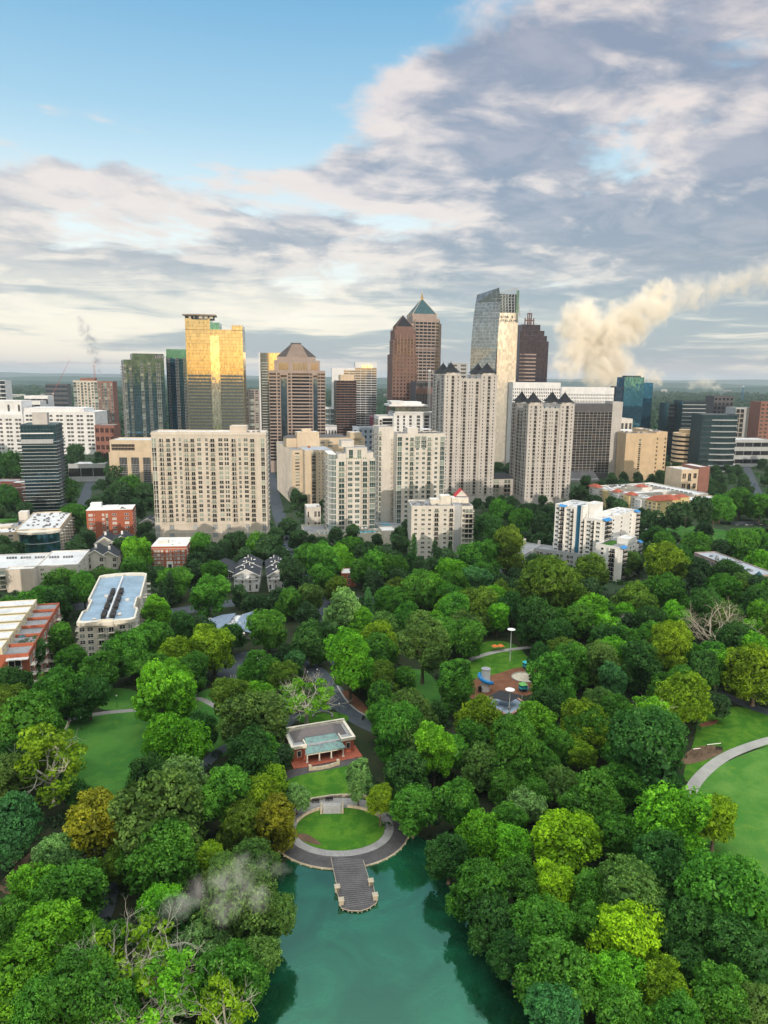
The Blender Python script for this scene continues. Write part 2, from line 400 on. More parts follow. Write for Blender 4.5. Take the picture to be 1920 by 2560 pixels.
CROWN = {k: [crown_mesh(k, 11 * i + len(k)) for i in range(c)] for k, c in (('round', 5), ('tall', 2), ('wide', 2), ('fine', 3), ('conifer', 2), ('loose', 3), ('sparse', 1))}
TRUNK = {'plain': [trunk_mesh('plain', 1).mesh('trunk', [bark]), trunk_mesh('plain', 2).mesh('trunk', [bark])],
         'show': [trunk_mesh('show', 3).mesh('trunk', [pale_bark]), trunk_mesh('show', 4).mesh('trunk', [pale_bark])],
         'bare': [trunk_mesh('bare', 5).mesh('trunk', [dead_bark])], 'half': [trunk_mesh('bare', 6).mesh('trunk', [pale_bark])]}
TC = {  # foliage colours: linear albedo
 'dk': (0.032, 0.108, 0.020), 'gr': (0.056, 0.182, 0.018), 'br': (0.098, 0.285, 0.014), 'lm': (0.220, 0.400, 0.010), 'ye': (0.140, 0.255, 0.010),
 'ol': (0.090, 0.165, 0.016), 'or': (0.150, 0.175, 0.010), 'gy': (0.085, 0.175, 0.034), 'pg': (0.140, 0.265, 0.075), 'bl': (0.045, 0.155, 0.046)}
CW = {'dk': 'dark green', 'gr': 'mid green', 'br': 'bright green', 'lm': 'lime green', 'ye': 'yellow-green', 'ol': 'olive green', 'or': 'rust-tinged olive', 'gy': 'grey-green', 'pg': 'pale sage green', 'bl': 'blue-green'}
KIND = {'R': ('round', 'plain', 'broadleaf_tree', 'round-crowned'), 'T': ('tall', 'plain', 'broadleaf_tree', 'tall oval'), 'W': ('wide', 'plain', 'broadleaf_tree', 'broad spreading'),
        'N': ('fine', 'plain', 'broadleaf_tree', 'dense domed'), 'C': ('conifer', 'plain', 'conifer_tree', 'pointed conifer'), 'L': ('loose', 'show', 'sycamore_tree', 'open-crowned'),
        'H': ('sparse', 'half', 'half_bare_tree', 'half-bare'), 'D': (None, 'bare', 'dead_tree', 'leafless')}
TREES = []
def tree(X, Y, Rd, kind, colr, src=None, lift=4.0, hz=None):
    lift = min(lift, 1.6) if kind not in 'LHD' else lift
    ck, tk, nm, adj = KIND[kind]
    i = len(TREES); vz = {'C': 0.95, 'L': 1.0, 'H': .95, 'D': .95, 'W': .95}.get(kind, 1.12)
    zc = lift + Rd * vz * (1.35 if kind == 'T' else 0.85 if kind != 'W' else 0.75)
    if kind == 'C': zc = 1.5 + Rd * vz
    root = thing(nm, 'x', 'tree', (X, Y, 0), 0)
    rz = (i * 2.399) % 6.283
    if ck:
        me = CROWN[ck][i % len(CROWN[ck])]; c = bpy.data.objects.new('crown', me); col.objects.link(c); c.parent = root
        c.location = (0, 0, zc); e1, e2 = random.uniform(.88, 1.16), random.uniform(.88, 1.16); c.scale = (Rd * e1, Rd * e2, Rd * vz * random.uniform(.9, 1.12)); c.rotation_euler = (random.uniform(-.12, .12), random.uniform(-.12, .12), rz)
        t = TC[colr]; j = [random.uniform(0.90, 1.10), random.uniform(0.80, 1.20)]
        c.color = (min(1, t[0] * j[0] * j[1]), t[1] * j[1], t[2] * j[1], 1)
    tr = bpy.data.objects.new('trunk', TRUNK[tk][i % len(TRUNK[tk])]); col.objects.link(tr); tr.parent = root
    tr.location = (0, 0, zc); tr.scale = (Rd, Rd, (zc + 0.05) / 1.6 if tk == 'plain' or kind in 'HDL' else Rd); tr.rotation_euler = (0, 0, rz)
    if kind in 'LHD': tr.scale = (Rd, Rd, zc / 1.6 if zc / 1.6 > Rd * 0.8 else Rd * 0.8)
    TREES.append(dict(o=root, x=X, y=Y, r=Rd, zc=zc, kind=kind, col=colr, px=proj((X, Y, zc)), hand=src is not None))
    return root
def tree_px(px, py, rp, kind, colr, lift=4.0):
    lift = min(lift, 1.6) if kind not in 'LHD' else lift
    zc = 12.0
    for _ in range(4):
        p = G(px, py, zc); f = proj(p)[2]; Rd = rp * f / F
        zc = lift + Rd * {'L': 1.0, 'H': .95, 'D': .95, 'W': .95}.get(kind, 1.12) * (1.35 if kind == 'T' else 0.85)
        if kind == 'C': zc = 1.5 + Rd * 0.95
    return tree(p.x, p.y, Rd, kind, colr, 'hand', lift)
# ---------------------------------------------------------------- ground, water, lawns, paths
def grass(name, a, b, c, sc_=0.08):
    if name in MATS: return MATS[name]
    m = bpy.data.materials.new(name); m.use_nodes = True; n = N(m.node_tree)
    g = n.new('ShaderNodeNewGeometry'); p = g.outputs['Position']
    f = n.noise(p, sc_, 5.0, 0.6, 0.6); f2 = n.noise(p, sc_ * 6, 4.0, 0.65); f3 = n.noise(p, 2.5, 3.0, 0.7)
    k = n.mix(n.step(f, 0.4, 0.62), a, b); k = n.mix(n.step(f2, 0.5, 0.75) * 0.6, k, c)
    k = n.mix(n.step(f3, 0.3, 0.7) * 0.35, k, tuple(x * 0.55 for x in a))
    f4 = n.noise(p, sc_ * 2.2, 6.0, 0.7, 1.5); k = n.mix(n.step(f4, 0.60, 0.72) * 0.5, k, (0.13, 0.13, 0.05))
    bs = n.new('ShaderNodeBsdfPrincipled'); n.put(bs.inputs['Base Color'], k); bs.inputs['Roughness'].default_value = 0.95; bs.inputs['Specular IOR Level'].default_value = 0.1
    o = n.new('ShaderNodeOutputMaterial'); n.t.links.new(bs.outputs[0], o.inputs[0]); MATS[name] = m; return m
m_lawn = grass('lawn', (0.036, 0.135, 0.024), (0.070, 0.200, 0.036), (0.110, 0.215, 0.022), 0.06)
m_lawn2 = grass('bright lawn', (0.040, 0.150, 0.014), (0.088, 0.215, 0.020), (0.125, 0.195, 0.028), 0.25)
m_lawn3 = grass('field', (0.060, 0.200, 0.032), (0.120, 0.265, 0.052), (0.165, 0.275, 0.035), 0.05)
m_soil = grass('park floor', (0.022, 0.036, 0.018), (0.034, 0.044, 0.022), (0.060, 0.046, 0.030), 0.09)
m_city = grass('ground cover', (0.030, 0.060, 0.030), (0.045, 0.070, 0.038), (0.10, 0.10, 0.09), 0.02)
m_asph = mat('asphalt', (0.060, 0.075, 0.095), 0.9, 0.2, 0.2, fine=0.4)
m_dirt = mat('bare earth', (0.13, 0.085, 0.055), 0.95, 0.35, 0.25, fine=0.4)
m_mulch = mat('mulch', (0.17, 0.075, 0.042), 0.95, 0.3, 0.3, fine=0.4)
m_conc = mat('concrete', (0.34, 0.34, 0.33), 0.9, 0.15, 0.2, fine=0.4)
m_walk = mat('weathered paving', (0.235, 0.23, 0.235), 0.85, 0.3, 0.25, fine=0.4)
m_deck = mat('dark decking', (0.075, 0.072, 0.078), 0.8, 0.35, 0.35, fine=0.5)
m_stone = mat('tan stone', (0.40, 0.35, 0.27), 0.9, 0.25, 0.8, fine=0.4)
m_white = mat('white paint', (0.78, 0.77, 0.75), 0.6, 0.06, 0.3)
m_black = mat('black metal', (0.02, 0.02, 0.022), 0.5, 0.2, 1.0)
m_grey = mat('grey metal', (0.30, 0.31, 0.33), 0.5, 0.15, 0.6)
def struct(name, poly, z, m):
    o = MB(); o.face([(p[0], p[1], z) for p in (poly if sum(poly[k][0] * poly[(k + 1) % len(poly)][1] - poly[(k + 1) % len(poly)][0] * poly[k][1] for k in range(len(poly))) > 0 else poly[::-1])])
    ob = o.build(name, m); return tag(ob, kind='structure')
def smooth(pts, k=2):
    for _ in range(k):
        q = []
        for i in range(len(pts)):
            a, b = Vector(pts[i]), Vector(pts[(i + 1) % len(pts)]); q += [a * .75 + b * .25, a * .25 + b * .75]
        pts = q
    return pts
def zone(name, px, z, m, sm=2):
    p = [G(*q) for q in px]; p = [(v.x, v.y) for v in p]
    return struct(name, [tuple(v) for v in smooth(p, sm)] if sm else p, z, m)
def strip(name, px, wd, z, m, world=False):
    c = [Vector(p[:2]) if world else Vector(G(*p)[:2]) for p in px]
    for _ in range(2):
        q = [c[0]]
        for a, b in zip(c, c[1:]): q += [a * .75 + b * .25, a * .25 + b * .75]
        c = q + [c[-1]]
    L, Rr = [], []
    for i, p in enumerate(c):
        d = (c[min(i + 1, len(c) - 1)] - c[max(i - 1, 0)]).normalized(); nn = Vector((-d.y, d.x)) * wd / 2
        L.append(tuple(p + nn)); Rr.append(tuple(p - nn))
    mb = MB()
    for i in range(len(c) - 1): mb.face([(*Rr[i], z), (*Rr[i + 1], z), (*L[i + 1], z), (*L[i], z)])
    return tag(mb.build(name, m), kind='structure')
S = 60000
lk = [(430, 2900), (520, 2640), (575, 2480), (620, 2370), (655, 2270), (690, 2190), (715, 2150), (760, 2120), (850, 2110), (960, 2100), (1040, 2080), (1095, 2130), (1120, 2220), (1190, 2340), (1290, 2450), (1370, 2560), (1420, 2700), (1400, 2900)]
lake_poly = [tuple(G(*p)[:2]) for p in lk]; lake_poly = [tuple(v) for v in smooth(lake_poly, 2)]
gm = MB(); gm.face([(-S, -S, 0), (S, -S, 0), (S, S, 0), (-S, S, 0)]); tag(gm.build('ground', m_city), kind='structure')
park = [(-330, -60), (330, -60), (330, 330), (200, 380), (60, 400), (-40, 400), (-140, 380), (-330, 330)]
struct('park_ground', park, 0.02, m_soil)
wm = bpy.data.materials.new('lake water'); wm.use_nodes = True; n = N(wm.node_tree)
g = n.new('ShaderNodeNewGeometry'); P_ = g.outputs['Position']
f = n.noise(P_, 0.05, 6.0, 0.62, 1.2); wc = n.mix(n.step(f, 0.35, 0.7), (0.003, 0.022, 0.010), (0.008, 0.080, 0.040))
b = n.new('ShaderNodeBsdfPrincipled'); n.put(b.inputs['Base Color'], wc); b.inputs['Roughness'].default_value = 0.05; b.inputs['IOR'].default_value = 2.15
bp = n.new('ShaderNodeBump'); bp.inputs['Strength'].default_value = 0.25; bp.inputs['Distance'].default_value = 0.05
n.put(bp.inputs['Height'], n.noise(P_, 0.8, 4.0, 0.6)); n.put(b.inputs['Normal'], bp.outputs[0])
b.inputs['Specular Tint'].default_value = (0.28, 0.80, 0.60, 1)
o = n.new('ShaderNodeOutputMaterial'); n.put(o.inputs[0], b.outputs[0])
struct('lake', lake_poly, 0.04, wm)
zone('lawn', [(190, 1790), (270, 1782), (420, 1772), (450, 1850), (380, 1900), (365, 1990), (365, 2045), (280, 2048), (200, 2010), (130, 1990), (140, 1850)], 0.06, m_lawn)
zone('lawn', [(225, 1722), (345, 1720), (370, 1770), (235, 1780)], 0.06, m_lawn)
zone('lawn', [(455, 1775), (500, 1722), (600, 1712), (590, 1800), (575, 1900), (520, 1880), (460, 1830)], 0.06, m_lawn)
zone('lawn', [(985, 1710), (1030, 1665), (1090, 1690), (1110, 1775), (1050, 1785), (995, 1750)], 0.06, m_lawn)
zone('lawn', [(1150, 1658), (1200, 1600), (1290, 1605), (1335, 1665), (1233, 1693), (1170, 1700)], 0.06, m_lawn2)
zone('lawn', [(1700, 1950), (1735, 1860), (1745, 1790), (1820, 1760), (1990, 1790), (1990, 1852), (1830, 1882), (1740, 1960)], 0.06, m_lawn2)
zone('playing_field', [(1700, 2010), (1740, 1950), (1850, 1885), (2050, 1830), (2300, 1850), (2300, 2500), (1900, 2300), (1780, 2180)], 0.06, m_lawn3)
zone('lawn', [(1640, 1325), (1720, 1312), (1830, 1328), (1900, 1345), (1800, 1352), (1680, 1346)], 0.06, m_lawn)
zone('bare_ground', [(-20, 2230), (60, 2140), (150, 2080), (200, 2090), (150, 2160), (60, 2240)], 0.06, m_dirt)
zone('bare_ground', [(1700, 1900), (1730, 1868), (1790, 1862), (1815, 1878), (1770, 1900), (1710, 1915)], 0.08, m_dirt)
zone('bare_ground', [(1745, 1808), (1800, 1798), (1790, 1812), (1750, 1820)], 0.08, m_mulch)
zone('bare_ground', [(680, 1660), (700, 1630), (730, 1620), (735, 1650), (705, 1672)], 0.06, m_dirt)
strip('path', [(170, 1800), (250, 1783), (330, 1776), (405, 1772), (440, 1755), (490, 1735)], 2.6, 0.08, m_walk)
strip('path', [(440, 1755), (495, 1742), (545, 1770), (600, 1800)], 2.4, 0.085, m_walk)
strip('path', [(1700, 2080), (1722, 1985), (1745, 1945), (1800, 1897), (1865, 1868), (1940, 1845), (2050, 1830)], 3.6, 0.09, m_conc)
strip('path', [(1120, 1680), (1172, 1650), (1210, 1637), (1255, 1626), (1330, 1618)], 2.8, 0.08, m_conc)
strip('path', [(1770, 1720), (1807, 1738), (1850, 1755), (1900, 1775), (1990, 1800)], 5.5, 0.08, m_asph)
strip('path', [(240, 2330), (270, 2260), (280, 2200), (300, 2130), (340, 2060), (400, 2040), (520, 1900), (560, 1870), (650, 1830)], 4.0, 0.085, m_asph)
strip('park_road', [(700, 1640), (755, 1660), (800, 1685), (838, 1735), (872, 1780), (930, 1815), (1000, 1835)], 8.5, 0.08, m_asph)
strip('park_road', [(690, 1835), (720, 1800), (760, 1790), (800, 1775), (840, 1760)], 5.0, 0.084, m_asph)
zone('car_park', [(535, 1700), (560, 1650), (620, 1625), (680, 1640), (660, 1690), (600, 1710)], 0.08, m_asph, 1)
zone('planting_bed', [(848, 1724), (880, 1730), (925, 1775), (915, 1792), (880, 1765)], 0.1, m_mulch)
strip('kerb', [(843, 1715), (860, 1745), (885, 1772), (915, 1790)], 0.7, 0.14, m_conc)
zone('playground_mulch', [(1175, 1700), (1233, 1688), (1296, 1667), (1350, 1668), (1365, 1705), (1331, 1740), (1275, 1738), (1200, 1760), (1165, 1740)], 0.08, m_mulch, 1)
# streets
strip('street', [(860, 1660), (800, 1520), (768, 1445), (730, 1360), (703, 1306), (690, 1262), (683, 1220), (675, 1170), (668, 1120)], 11, 0.05, m_asph)
strip('street', [(60, 1560), (110, 1470), (155, 1395), (180, 1320), (205, 1265), (222, 1215), (235, 1180)], 10, 0.05, m_asph)
strip('street', [(-200, 1600), (240, 1500), (330, 1540), (440, 1530), (620, 1500), (800, 1500), (1000, 1500)], 12, 0.054, m_asph)
strip('street', [(1860, 1150), (1885, 1215), (1920, 1290)], 10, 0.05, m_asph)
# ---------------------------------------------------------------- lakeside terrace, pier
cx, cy = -10.9, 172.6
def ell(a0, a1, rx, ry, k=40, ox=0, oy=0):
    return [(cx + ox + rx * math.cos(R(a0 + (a1 - a0) * i / k)), cy + oy + ry * math.sin(R(a0 + (a1 - a0) * i / k))) for i in range(k + 1)]
def ring(name, a0, a1, r0, r1, z0, z1, m, kind=None, o0=(0, 0), o1=(0, 0), k=48):
    a = ell(a0, a1, *r0, k, *o0); b = ell(a0, a1, *r1, k, *o1); mb = MB()
    for i in range(k):
        p = [a[i], b[i], b[i + 1], a[i + 1]]
        mb.face([(*q, z1) for q in p]); mb.face([(*p[1], z0), (*p[2], z0), (*p[2], z1), (*p[1], z1)]); mb.face([(*p[3], z0), (*p[0], z0), (*p[0], z1), (*p[3], z1)])
    for e in (0, k):
        mb.face([(*a[e], z0), (*b[e], z0), (*b[e], z1), (*a[e], z1)])
    o = mb.build(name, m)
    return tag(o, kind=kind) if kind else o
struct('terrace_ground', ell(0, 360, 17.0, 14.2, 60)[:-1], 0.3, m_walk)
struct('oval_lawn', ell(0, 360, 12.0, 9.3, 60)[:-1], 0.36, m_lawn2)
struct('bare_ground', [tuple(v) for v in smooth([(-23.0, 170), (-20, 170.4), (-16.5, 167.3), (-15, 165.2), (-19, 166.2), (-22, 168)], 2)], 0.37, m_dirt)
ring('promenade', 195, 385, (12.15, 9.45), (14.4, 11.7), 0.0, 0.44, mat('worn concrete', (0.27, 0.27, 0.275), 0.85, 0.25, 0.3, fine=0.5), 'structure')
bw = thing('lakeside_boardwalk', 'dark curved boardwalk deck along the lake edge below the oval lawn', 'boardwalk')
ring('deck', 188, 392, (14.45, 11.75), (18.4, 16.0), 0.15, 0.40, m_deck).parent = bw
ring('edge_beam', 188, 392, (18.42, 16.02), (18.62, 16.22), -0.1, 0.44, m_stone).parent = bw
for i in range(24):
    p = ell(188, 392, 18.6, 16.2, 23)[i]; MB().box(-.25, .25, -.25, .25, -0.3, 0.3).build('support_post', m_stone, bw, (p[0], p[1], 0))
wl = thing('retaining_wall', 'low curved tan stone wall along the upper edge of the oval lawn', 'wall')
for a0, a1 in ((28, 83), (105, 165)):
    ring('wall_section', a0, a1, (12.05, 9.35), (12.5, 9.8), 0.0, 1.15, m_stone, k=24).parent = wl
st = thing('stone_stairs', 'wide stone steps with low cheek walls leading down to the oval lawn', 'stairs', (-13.8, 181.6, 0.3), R(3))
stp = MB()
for i in range(6): stp.box(-2.5, 2.5, -2.6 + i * .45, 1.3, 0 if i == 0 else 0.15 * i, 0.15 * (i + 1) - (0.001 * i))
stp.build('steps', m_conc, st)
for s in (-1, 1): MB().box(s * 2.95 - .3, s * 2.95 + .3, -2.7, 1.4, 0, 1.2).build('cheek_wall', m_stone, st)
for s in (-1, 0, 1):
    hb = MB()
    for y, z in ((-2.4, 0.2), (1.0, 0.9)): hb.tube((s * 1.4, y, z), (s * 1.4, y, z + 0.95), 0.03)
    hb.tube((s * 1.4, -2.4, 1.15), (s * 1.4, 1.0, 1.85), 0.035); hb.build('handrail', m_grey, st)
zone('terrace_lawn', [(700, 1950), (727, 1941), (774, 1928), (845, 1919), (895, 1915), (905, 1985), (885, 1990), (830, 1991), (772, 2000), (725, 2010)], 0.33, m_lawn2, 1)
wb = thing('terrace_wall', 'low stone kerb wall between the upper lawn and the paved terrace', 'wall')
pp = [G(755, 2012, 0.3), G(775, 2001, 0.3), G(830, 1992, 0.3), G(892, 1989, 0.3), G(915, 1994, 0.3)]
mb = MB()
for a, b_ in zip(pp, pp[1:]):
    d = (b_ - a).normalized(); nn = Vector((-d.y, d.x, 0)) * 0.3
    q = [a - nn, b_ - nn, b_ + nn, a + nn]; mb.prism([(v.x, v.y) for v in q], 0.0, 0.95)
mb.build('wall_section', m_stone, wb)
# pier: stem, widened platform with a bowed end
pl = [(827, 2143), (842, 2214), (840, 2220), (853, 2270), (875, 2276), (900, 2277), (922, 2270), (942, 2256), (931, 2204), (925, 2206), (908, 2150)]
pg = [G(*p, 0.5) for p in pl]
pier = thing('lake_pier', 'dark wooden pier with pale edge trim reaching into the green lake', 'pier')
MB().prism([(p.x, p.y) for p in pg], 0.2, 0.5).build('deck', m_deck, pier)
tb = MB()
for a, b_ in zip(pg, pg[1:]): tb.tube(a + Vector((0, 0, -0.05)), b_ + Vector((0, 0, -0.05)), 0.09, k=4)
tb.build('edge_trim', m_stone, pier)
for i, (x, y) in enumerate(((843, 2226), (853, 2259), (927, 2211), (938, 2247))):
    p = G(x, y, 0.5); k = MB().box(-.55, .55, -.55, .55, 0, 1.25); k.box(-.68, .68, -.68, .68, 1.25, 1.45); k.build('stone_pillar', m_stone, pier, (p.x, p.y, 0.3), R(10))
ln = MB()
for i in range(26):
    t = i / 25; a = pg[0].lerp(pg[3], t); b_ = pg[10].lerp(pg[7], t); ln.tube((a.x, a.y, .505), (b_.x, b_.y, .505), 0.02, k=4)
ln.build('board_joint', m_grey, pier)
for i, (a, b_) in enumerate(((3, 4), (4, 5), (5, 6), (6, 7), (0, 1), (9, 10), (2, 3), (7, 8))):
    for t in (0.2, 0.8):
        p = pg[a].lerp(pg[b_], t); MB().cone(p.x, p.y, -0.5, 0.2, 0.18, 0.18, 8).build('pile', m_stone, pier)
# ---------------------------------------------------------------- brick park pavilion
m_brick = mat('red brick', (0.33, 0.095, 0.06), 0.9, 0.25, 0.6, fine=0.5)
m_brickd = mat('dark brick', (0.20, 0.065, 0.045), 0.9, 0.25, 0.6, fine=0.5)
m_copper = mat('green copper roof', (0.17, 0.34, 0.31), 0.6, 0.3, 0.5, color2=(0.13, 0.17, 0.20), streaks=0.7)
m_slate = mat('slate roof', (0.16, 0.135, 0.135), 0.85, 0.3, 0.5, color2=(0.10, 0.105, 0.12), fine=0.6)
m_cream = mat('cream stone trim', (0.66, 0.62, 0.54), 0.8, 0.1, 0.4)
m_dark = mat('dark recess', (0.02, 0.022, 0.025), 0.6, 0.2, 0.5)
gl_dark = glass('dark window glass', (0.025, 0.032, 0.038), (0.42, 0.42, 0.40), 0.12)
gl_home = glass('apartment window glass', (0.016, 0.020, 0.020), (0.36, 0.42, 0.36), 0.36)
a_, b_ = G(733, 1912), G(887, 1884); ang = math.atan2(b_.y - a_.y, b_.x - a_.x)
PW = (b_ - a_).length; PD = 12.5; PH = 5.3
pv = thing('park_pavilion', 'red brick park pavilion with green copper porch roof and slate main roof', 'pavilion', a_, ang)
bd = MB(); bd.box(0, PW, 4.2, PD, 0, PH - 0.6); bd.box(0, 4.4, 0.8, 4.2, 0, PH - 0.6); bd.box(PW - 4.2, PW, 0.8, 4.2, 0, PH - 0.6)
bd.build('wall', m_brick, pv)
tr = MB(); tr.box(-0.4, PW + 0.4, PD - 0.6, PD + 0.4, PH - 0.6, PH + 0.5); tr.box(-0.4, 0.5, 0.5, PD - 0.6, PH - 0.6, PH + 0.4); tr.box(PW - 0.5, PW + 0.4, 0.5, PD - 0.6, PH - 0.6, PH + 0.4)
tr.box(0.5, 4.6, 0.5, 1.3, PH - 0.6, PH + 0.4); tr.box(PW - 4.4, PW - 0.5, 0.5, 1.3, PH - 0.6, PH + 0.4); tr.box(4.2, 4.6, 1.3, 4.4, PH - .6, PH + .4); tr.box(PW - 4.4, PW - 4.0, 1.3, 4.4, PH - .6, PH + .4)
for i in range(34): tr.box(-0.2 + i * (PW / 33.5), 0.1 + i * (PW / 33.5), PD - 0.4, PD + 0.25, PH + 0.5, PH + 0.85)
tr.box(-.3, PW + .3, PD - .45, PD + .3, PH + 0.85, PH + 1.0)
tr.build('parapet', m_cream, pv)
MB().box(0.5, PW - 0.5, 1.3, PD - .6, PH - 0.62, PH - 0.3).build('flat_roof', m_grey, pv)
MB().hip(1.5, PW - 1.4, 4.4, PD - 0.9, PH - 0.25, 2.3, 0.1, 0, 3.6).build('roof', m_slate, pv)
cr = MB(); x0, x1 = 4.0, PW - 4.0
cr.hexa([(x0 + 1.2, 4.8, PH + 0.3), (x0 - 0.4, -1.6, 3.5), (x1 + 0.4, -1.6, 3.5), (x1 - 1.2, 4.8, PH + 0.3)], 0.2)
for i in range(27):
    t = i / 26; p = Vector((x0 - 0.4 + t * (x1 - x0 + 0.8), -1.6, 3.72)); q = Vector((x0 + 1.2 + t * (x1 - x0 - 2.4), 4.8, PH + 0.52)); cr.tube(p, q, 0.05, k=4)
cr.face([(x0 - .4, -1.6, 3.5), (x0 + 1.2, 4.8, PH + .3), (x0 + 1.2, 4.8, 3.6)]); cr.face([(x1 + .4, -1.6, 3.5), (x1 - 1.2, 4.8, 3.6), (x1 - 1.2, 4.8, PH + .3)])
cr.build('porch_roof', m_copper, pv)
MB().box(x0, x1, -1.3, -0.9, 3.0, 3.5).build('porch_beam', m_cream, pv)
for i in range(4):
    x = x0 + 0.3 + i * (x1 - x0 - 0.6) / 3; k = MB().cone(x, -1.1, 0.75, 3.0, 0.26, 0.22, 10); k.box(x - .36, x + .36, -1.46, -.74, 0.5, 0.78); k.build('column', m_cream, pv)
MB().box(x0 + .5, x1 - .5, 4.12, 4.2, 0.9, 3.0).build('window', m_dark, pv)
for x in (1.6, PW - 2.6):
    k = MB(); k.box(x - .15, x + 1.25, 0.68, 0.8, 1.9, 4.0, 1); k.box(x, x + 1.1, 0.62, 0.7, 2.05, 3.85, 0); k.build('window', [gl_dark, m_cream], pv)
MB().box(-0.6, PW + 1.5, -3.2, 4.1, 0, 0.55).build('terrace', m_brick, pv)
dv = strip('drive', [(700, 1948), (735, 1934), (790, 1922), (850, 1912), (900, 1895)], 4.2, 0.36, m_deck)
bs_ = thing('stone_balustrade', 'curved pale stone seat wall between the brick pavilion and upper lawn', 'wall')
pp = [G(775, 1926, .3), G(800, 1924, .3), G(825, 1919, .3), G(845, 1912, .3)]
mb = MB()
for a, b2 in zip(pp, pp[1:]):
    d = (b2 - a).normalized(); nn = Vector((-d.y, d.x, 0)) * 0.3; q = [a - nn, b2 - nn, b2 + nn, a + nn]; mb.prism([(v.x, v.y) for v in q], 0.3, 1.35)
mb.build('seat_wall', m_stone, bs_)
for p in (pp[0], pp[-1]): MB().box(-.45, .45, -.45, .45, 0, 1.8).build('end_pillar', m_stone, bs_, (p.x, p.y, 0.3), ang)
# stone seat ring behind the pavilion
sr = thing('ring_bench', 'dark horseshoe-shaped stone bench on the lawn behind the pavilion', 'bench', G(807, 1792))
mb = MB()
for i in range(14):
    a0, a1 = R(-20 + i * 220 / 14), R(-20 + (i + 1) * 220 / 14)
    mb.prism([(r * math.cos(t), r * math.sin(t) * .9) for r, t in ((3.2, a0), (3.8, a0), (3.8, a1), (3.2, a1))], 0, 0.7)
mb.build('seat', m_walk, sr)
struct('lawn', [(G(807, 1796).x + 9.5 * math.cos(t / 8 * math.pi), G(807, 1796).y + 5.2 * math.sin(t / 8 * math.pi)) for t in range(16)], 0.1, m_lawn2)
# ---------------------------------------------------------------- park furniture
m_globe = mat('white lamp globe', (0.80, 0.80, 0.78), 0.4, 0.03, 1.0)
def lamp(px, py, label, h=4.2, heads=1):
    t = thing('park_lamp', label, 'lamp post', G(px, py), 0, 'globe lamps along the park paths')
    k = MB().cone(0, 0, 0, 0.5, 0.16, 0.1); k.cone(0, 0, 0.5, h, 0.07, 0.05); k.build('post', m_black, t)
    for i in range(heads):
        x = (i - (heads - 1) / 2) * 1.1
        if heads > 1: MB().tube((0, 0, h - .2), (x, 0, h), 0.04).build('bracket', m_black, t)
        k = MB().cone(x, 0, h, h + .25, .14, .26, 10); k.cone(x, 0, h + .25, h + .5, .26, .2, 10); k.cone(x, 0, h + .5, h + .68, .2, .05, 10); k.build('globe', m_globe, t)
lamp(848, 1788, 'white globe lamp post standing on the park road behind the pavilion')
lamp(204, 1824, 'globe lamp post at the upper left corner of the left lawn')
lamp(293, 1768, 'globe lamp post on the small lawn above the left lawn path')
lamp(705, 1668, 'globe lamp post beside the brown bare earth patch near the car park')
lamp(769, 1706, 'globe lamp post behind the half-bare tree, left of its pair')
lamp(793, 1700, 'globe lamp post at the top of the park road, right of its pair')
lamp(597, 1692, 'globe lamp post at the edge of the small car park')
lamp(1161, 1775, 'twin-headed lamp post left of the splash pad', 6.0, 2)
def mast(px, py, h, label, disc=2.4):
    t = thing('light_mast', label, 'light mast', G(px, py))
    k = MB().cone(0, 0, 0, h * .45, .24, .2); k.cone(0, 0, h * .45, h, .2, .13); k.build('pole', m_white, t)
    for z in (h * .28, h * .33): MB().box(-.5, .5, -.18, .18, z, z + .55).build('control_box', m_grey, t)
    MB().cone(0, 0, h, h + .35, disc * .5, disc * .72, 20).cone(0, 0, h + .35, h + .5, disc * .72, disc * .5, 20).build('disc_head', m_globe, t)
mast(1275, 1652, 14.0, 'tall white light mast with disc head above the playground lawn')
mast(1272, 1794, 10.5, 'shorter white light mast with disc head beside the splash pad')
m_blue = mat('blue plastic', (0.02, 0.25, 0.62), 0.4, 0.1, 1.0); m_teal = mat('teal plastic', (0.05, 0.50, 0.55), 0.4, 0.2, 1.0)
m_lime = mat('green plastic', (0.15, 0.50, 0.12), 0.4, 0.1, 1.0)
sl = thing('slide_tower', 'white cylindrical playground tower wrapped by a blue spiral slide', 'slide', G(1213, 1727))
k = MB().cone(0, 0, 0, 9.0, 1.75, 1.75, 24); k.build('tower', m_white, sl)
MB().cone(0, 0, 9.0, 9.25, 1.85, 1.85, 24).build('rim', m_grey, sl)
k = MB(); prev = None
for i in range(19):
    a = R(150 + i * 14); z = 6.6 - i * 0.22; rr = 2.5; p = Vector((rr * math.cos(a), rr * math.sin(a), z))
    if prev: k.tube(prev, p, 0.72, 0.72, 8)
    prev = p
k.tube(prev, prev + Vector((1.5, -.2, -.4)), .72, .6, 8); k.build('slide', m_blue, sl)
MB().box(-2.9, -1.7, -1.5, -.3, 0, 2.2).build('entrance', m_dark, sl)
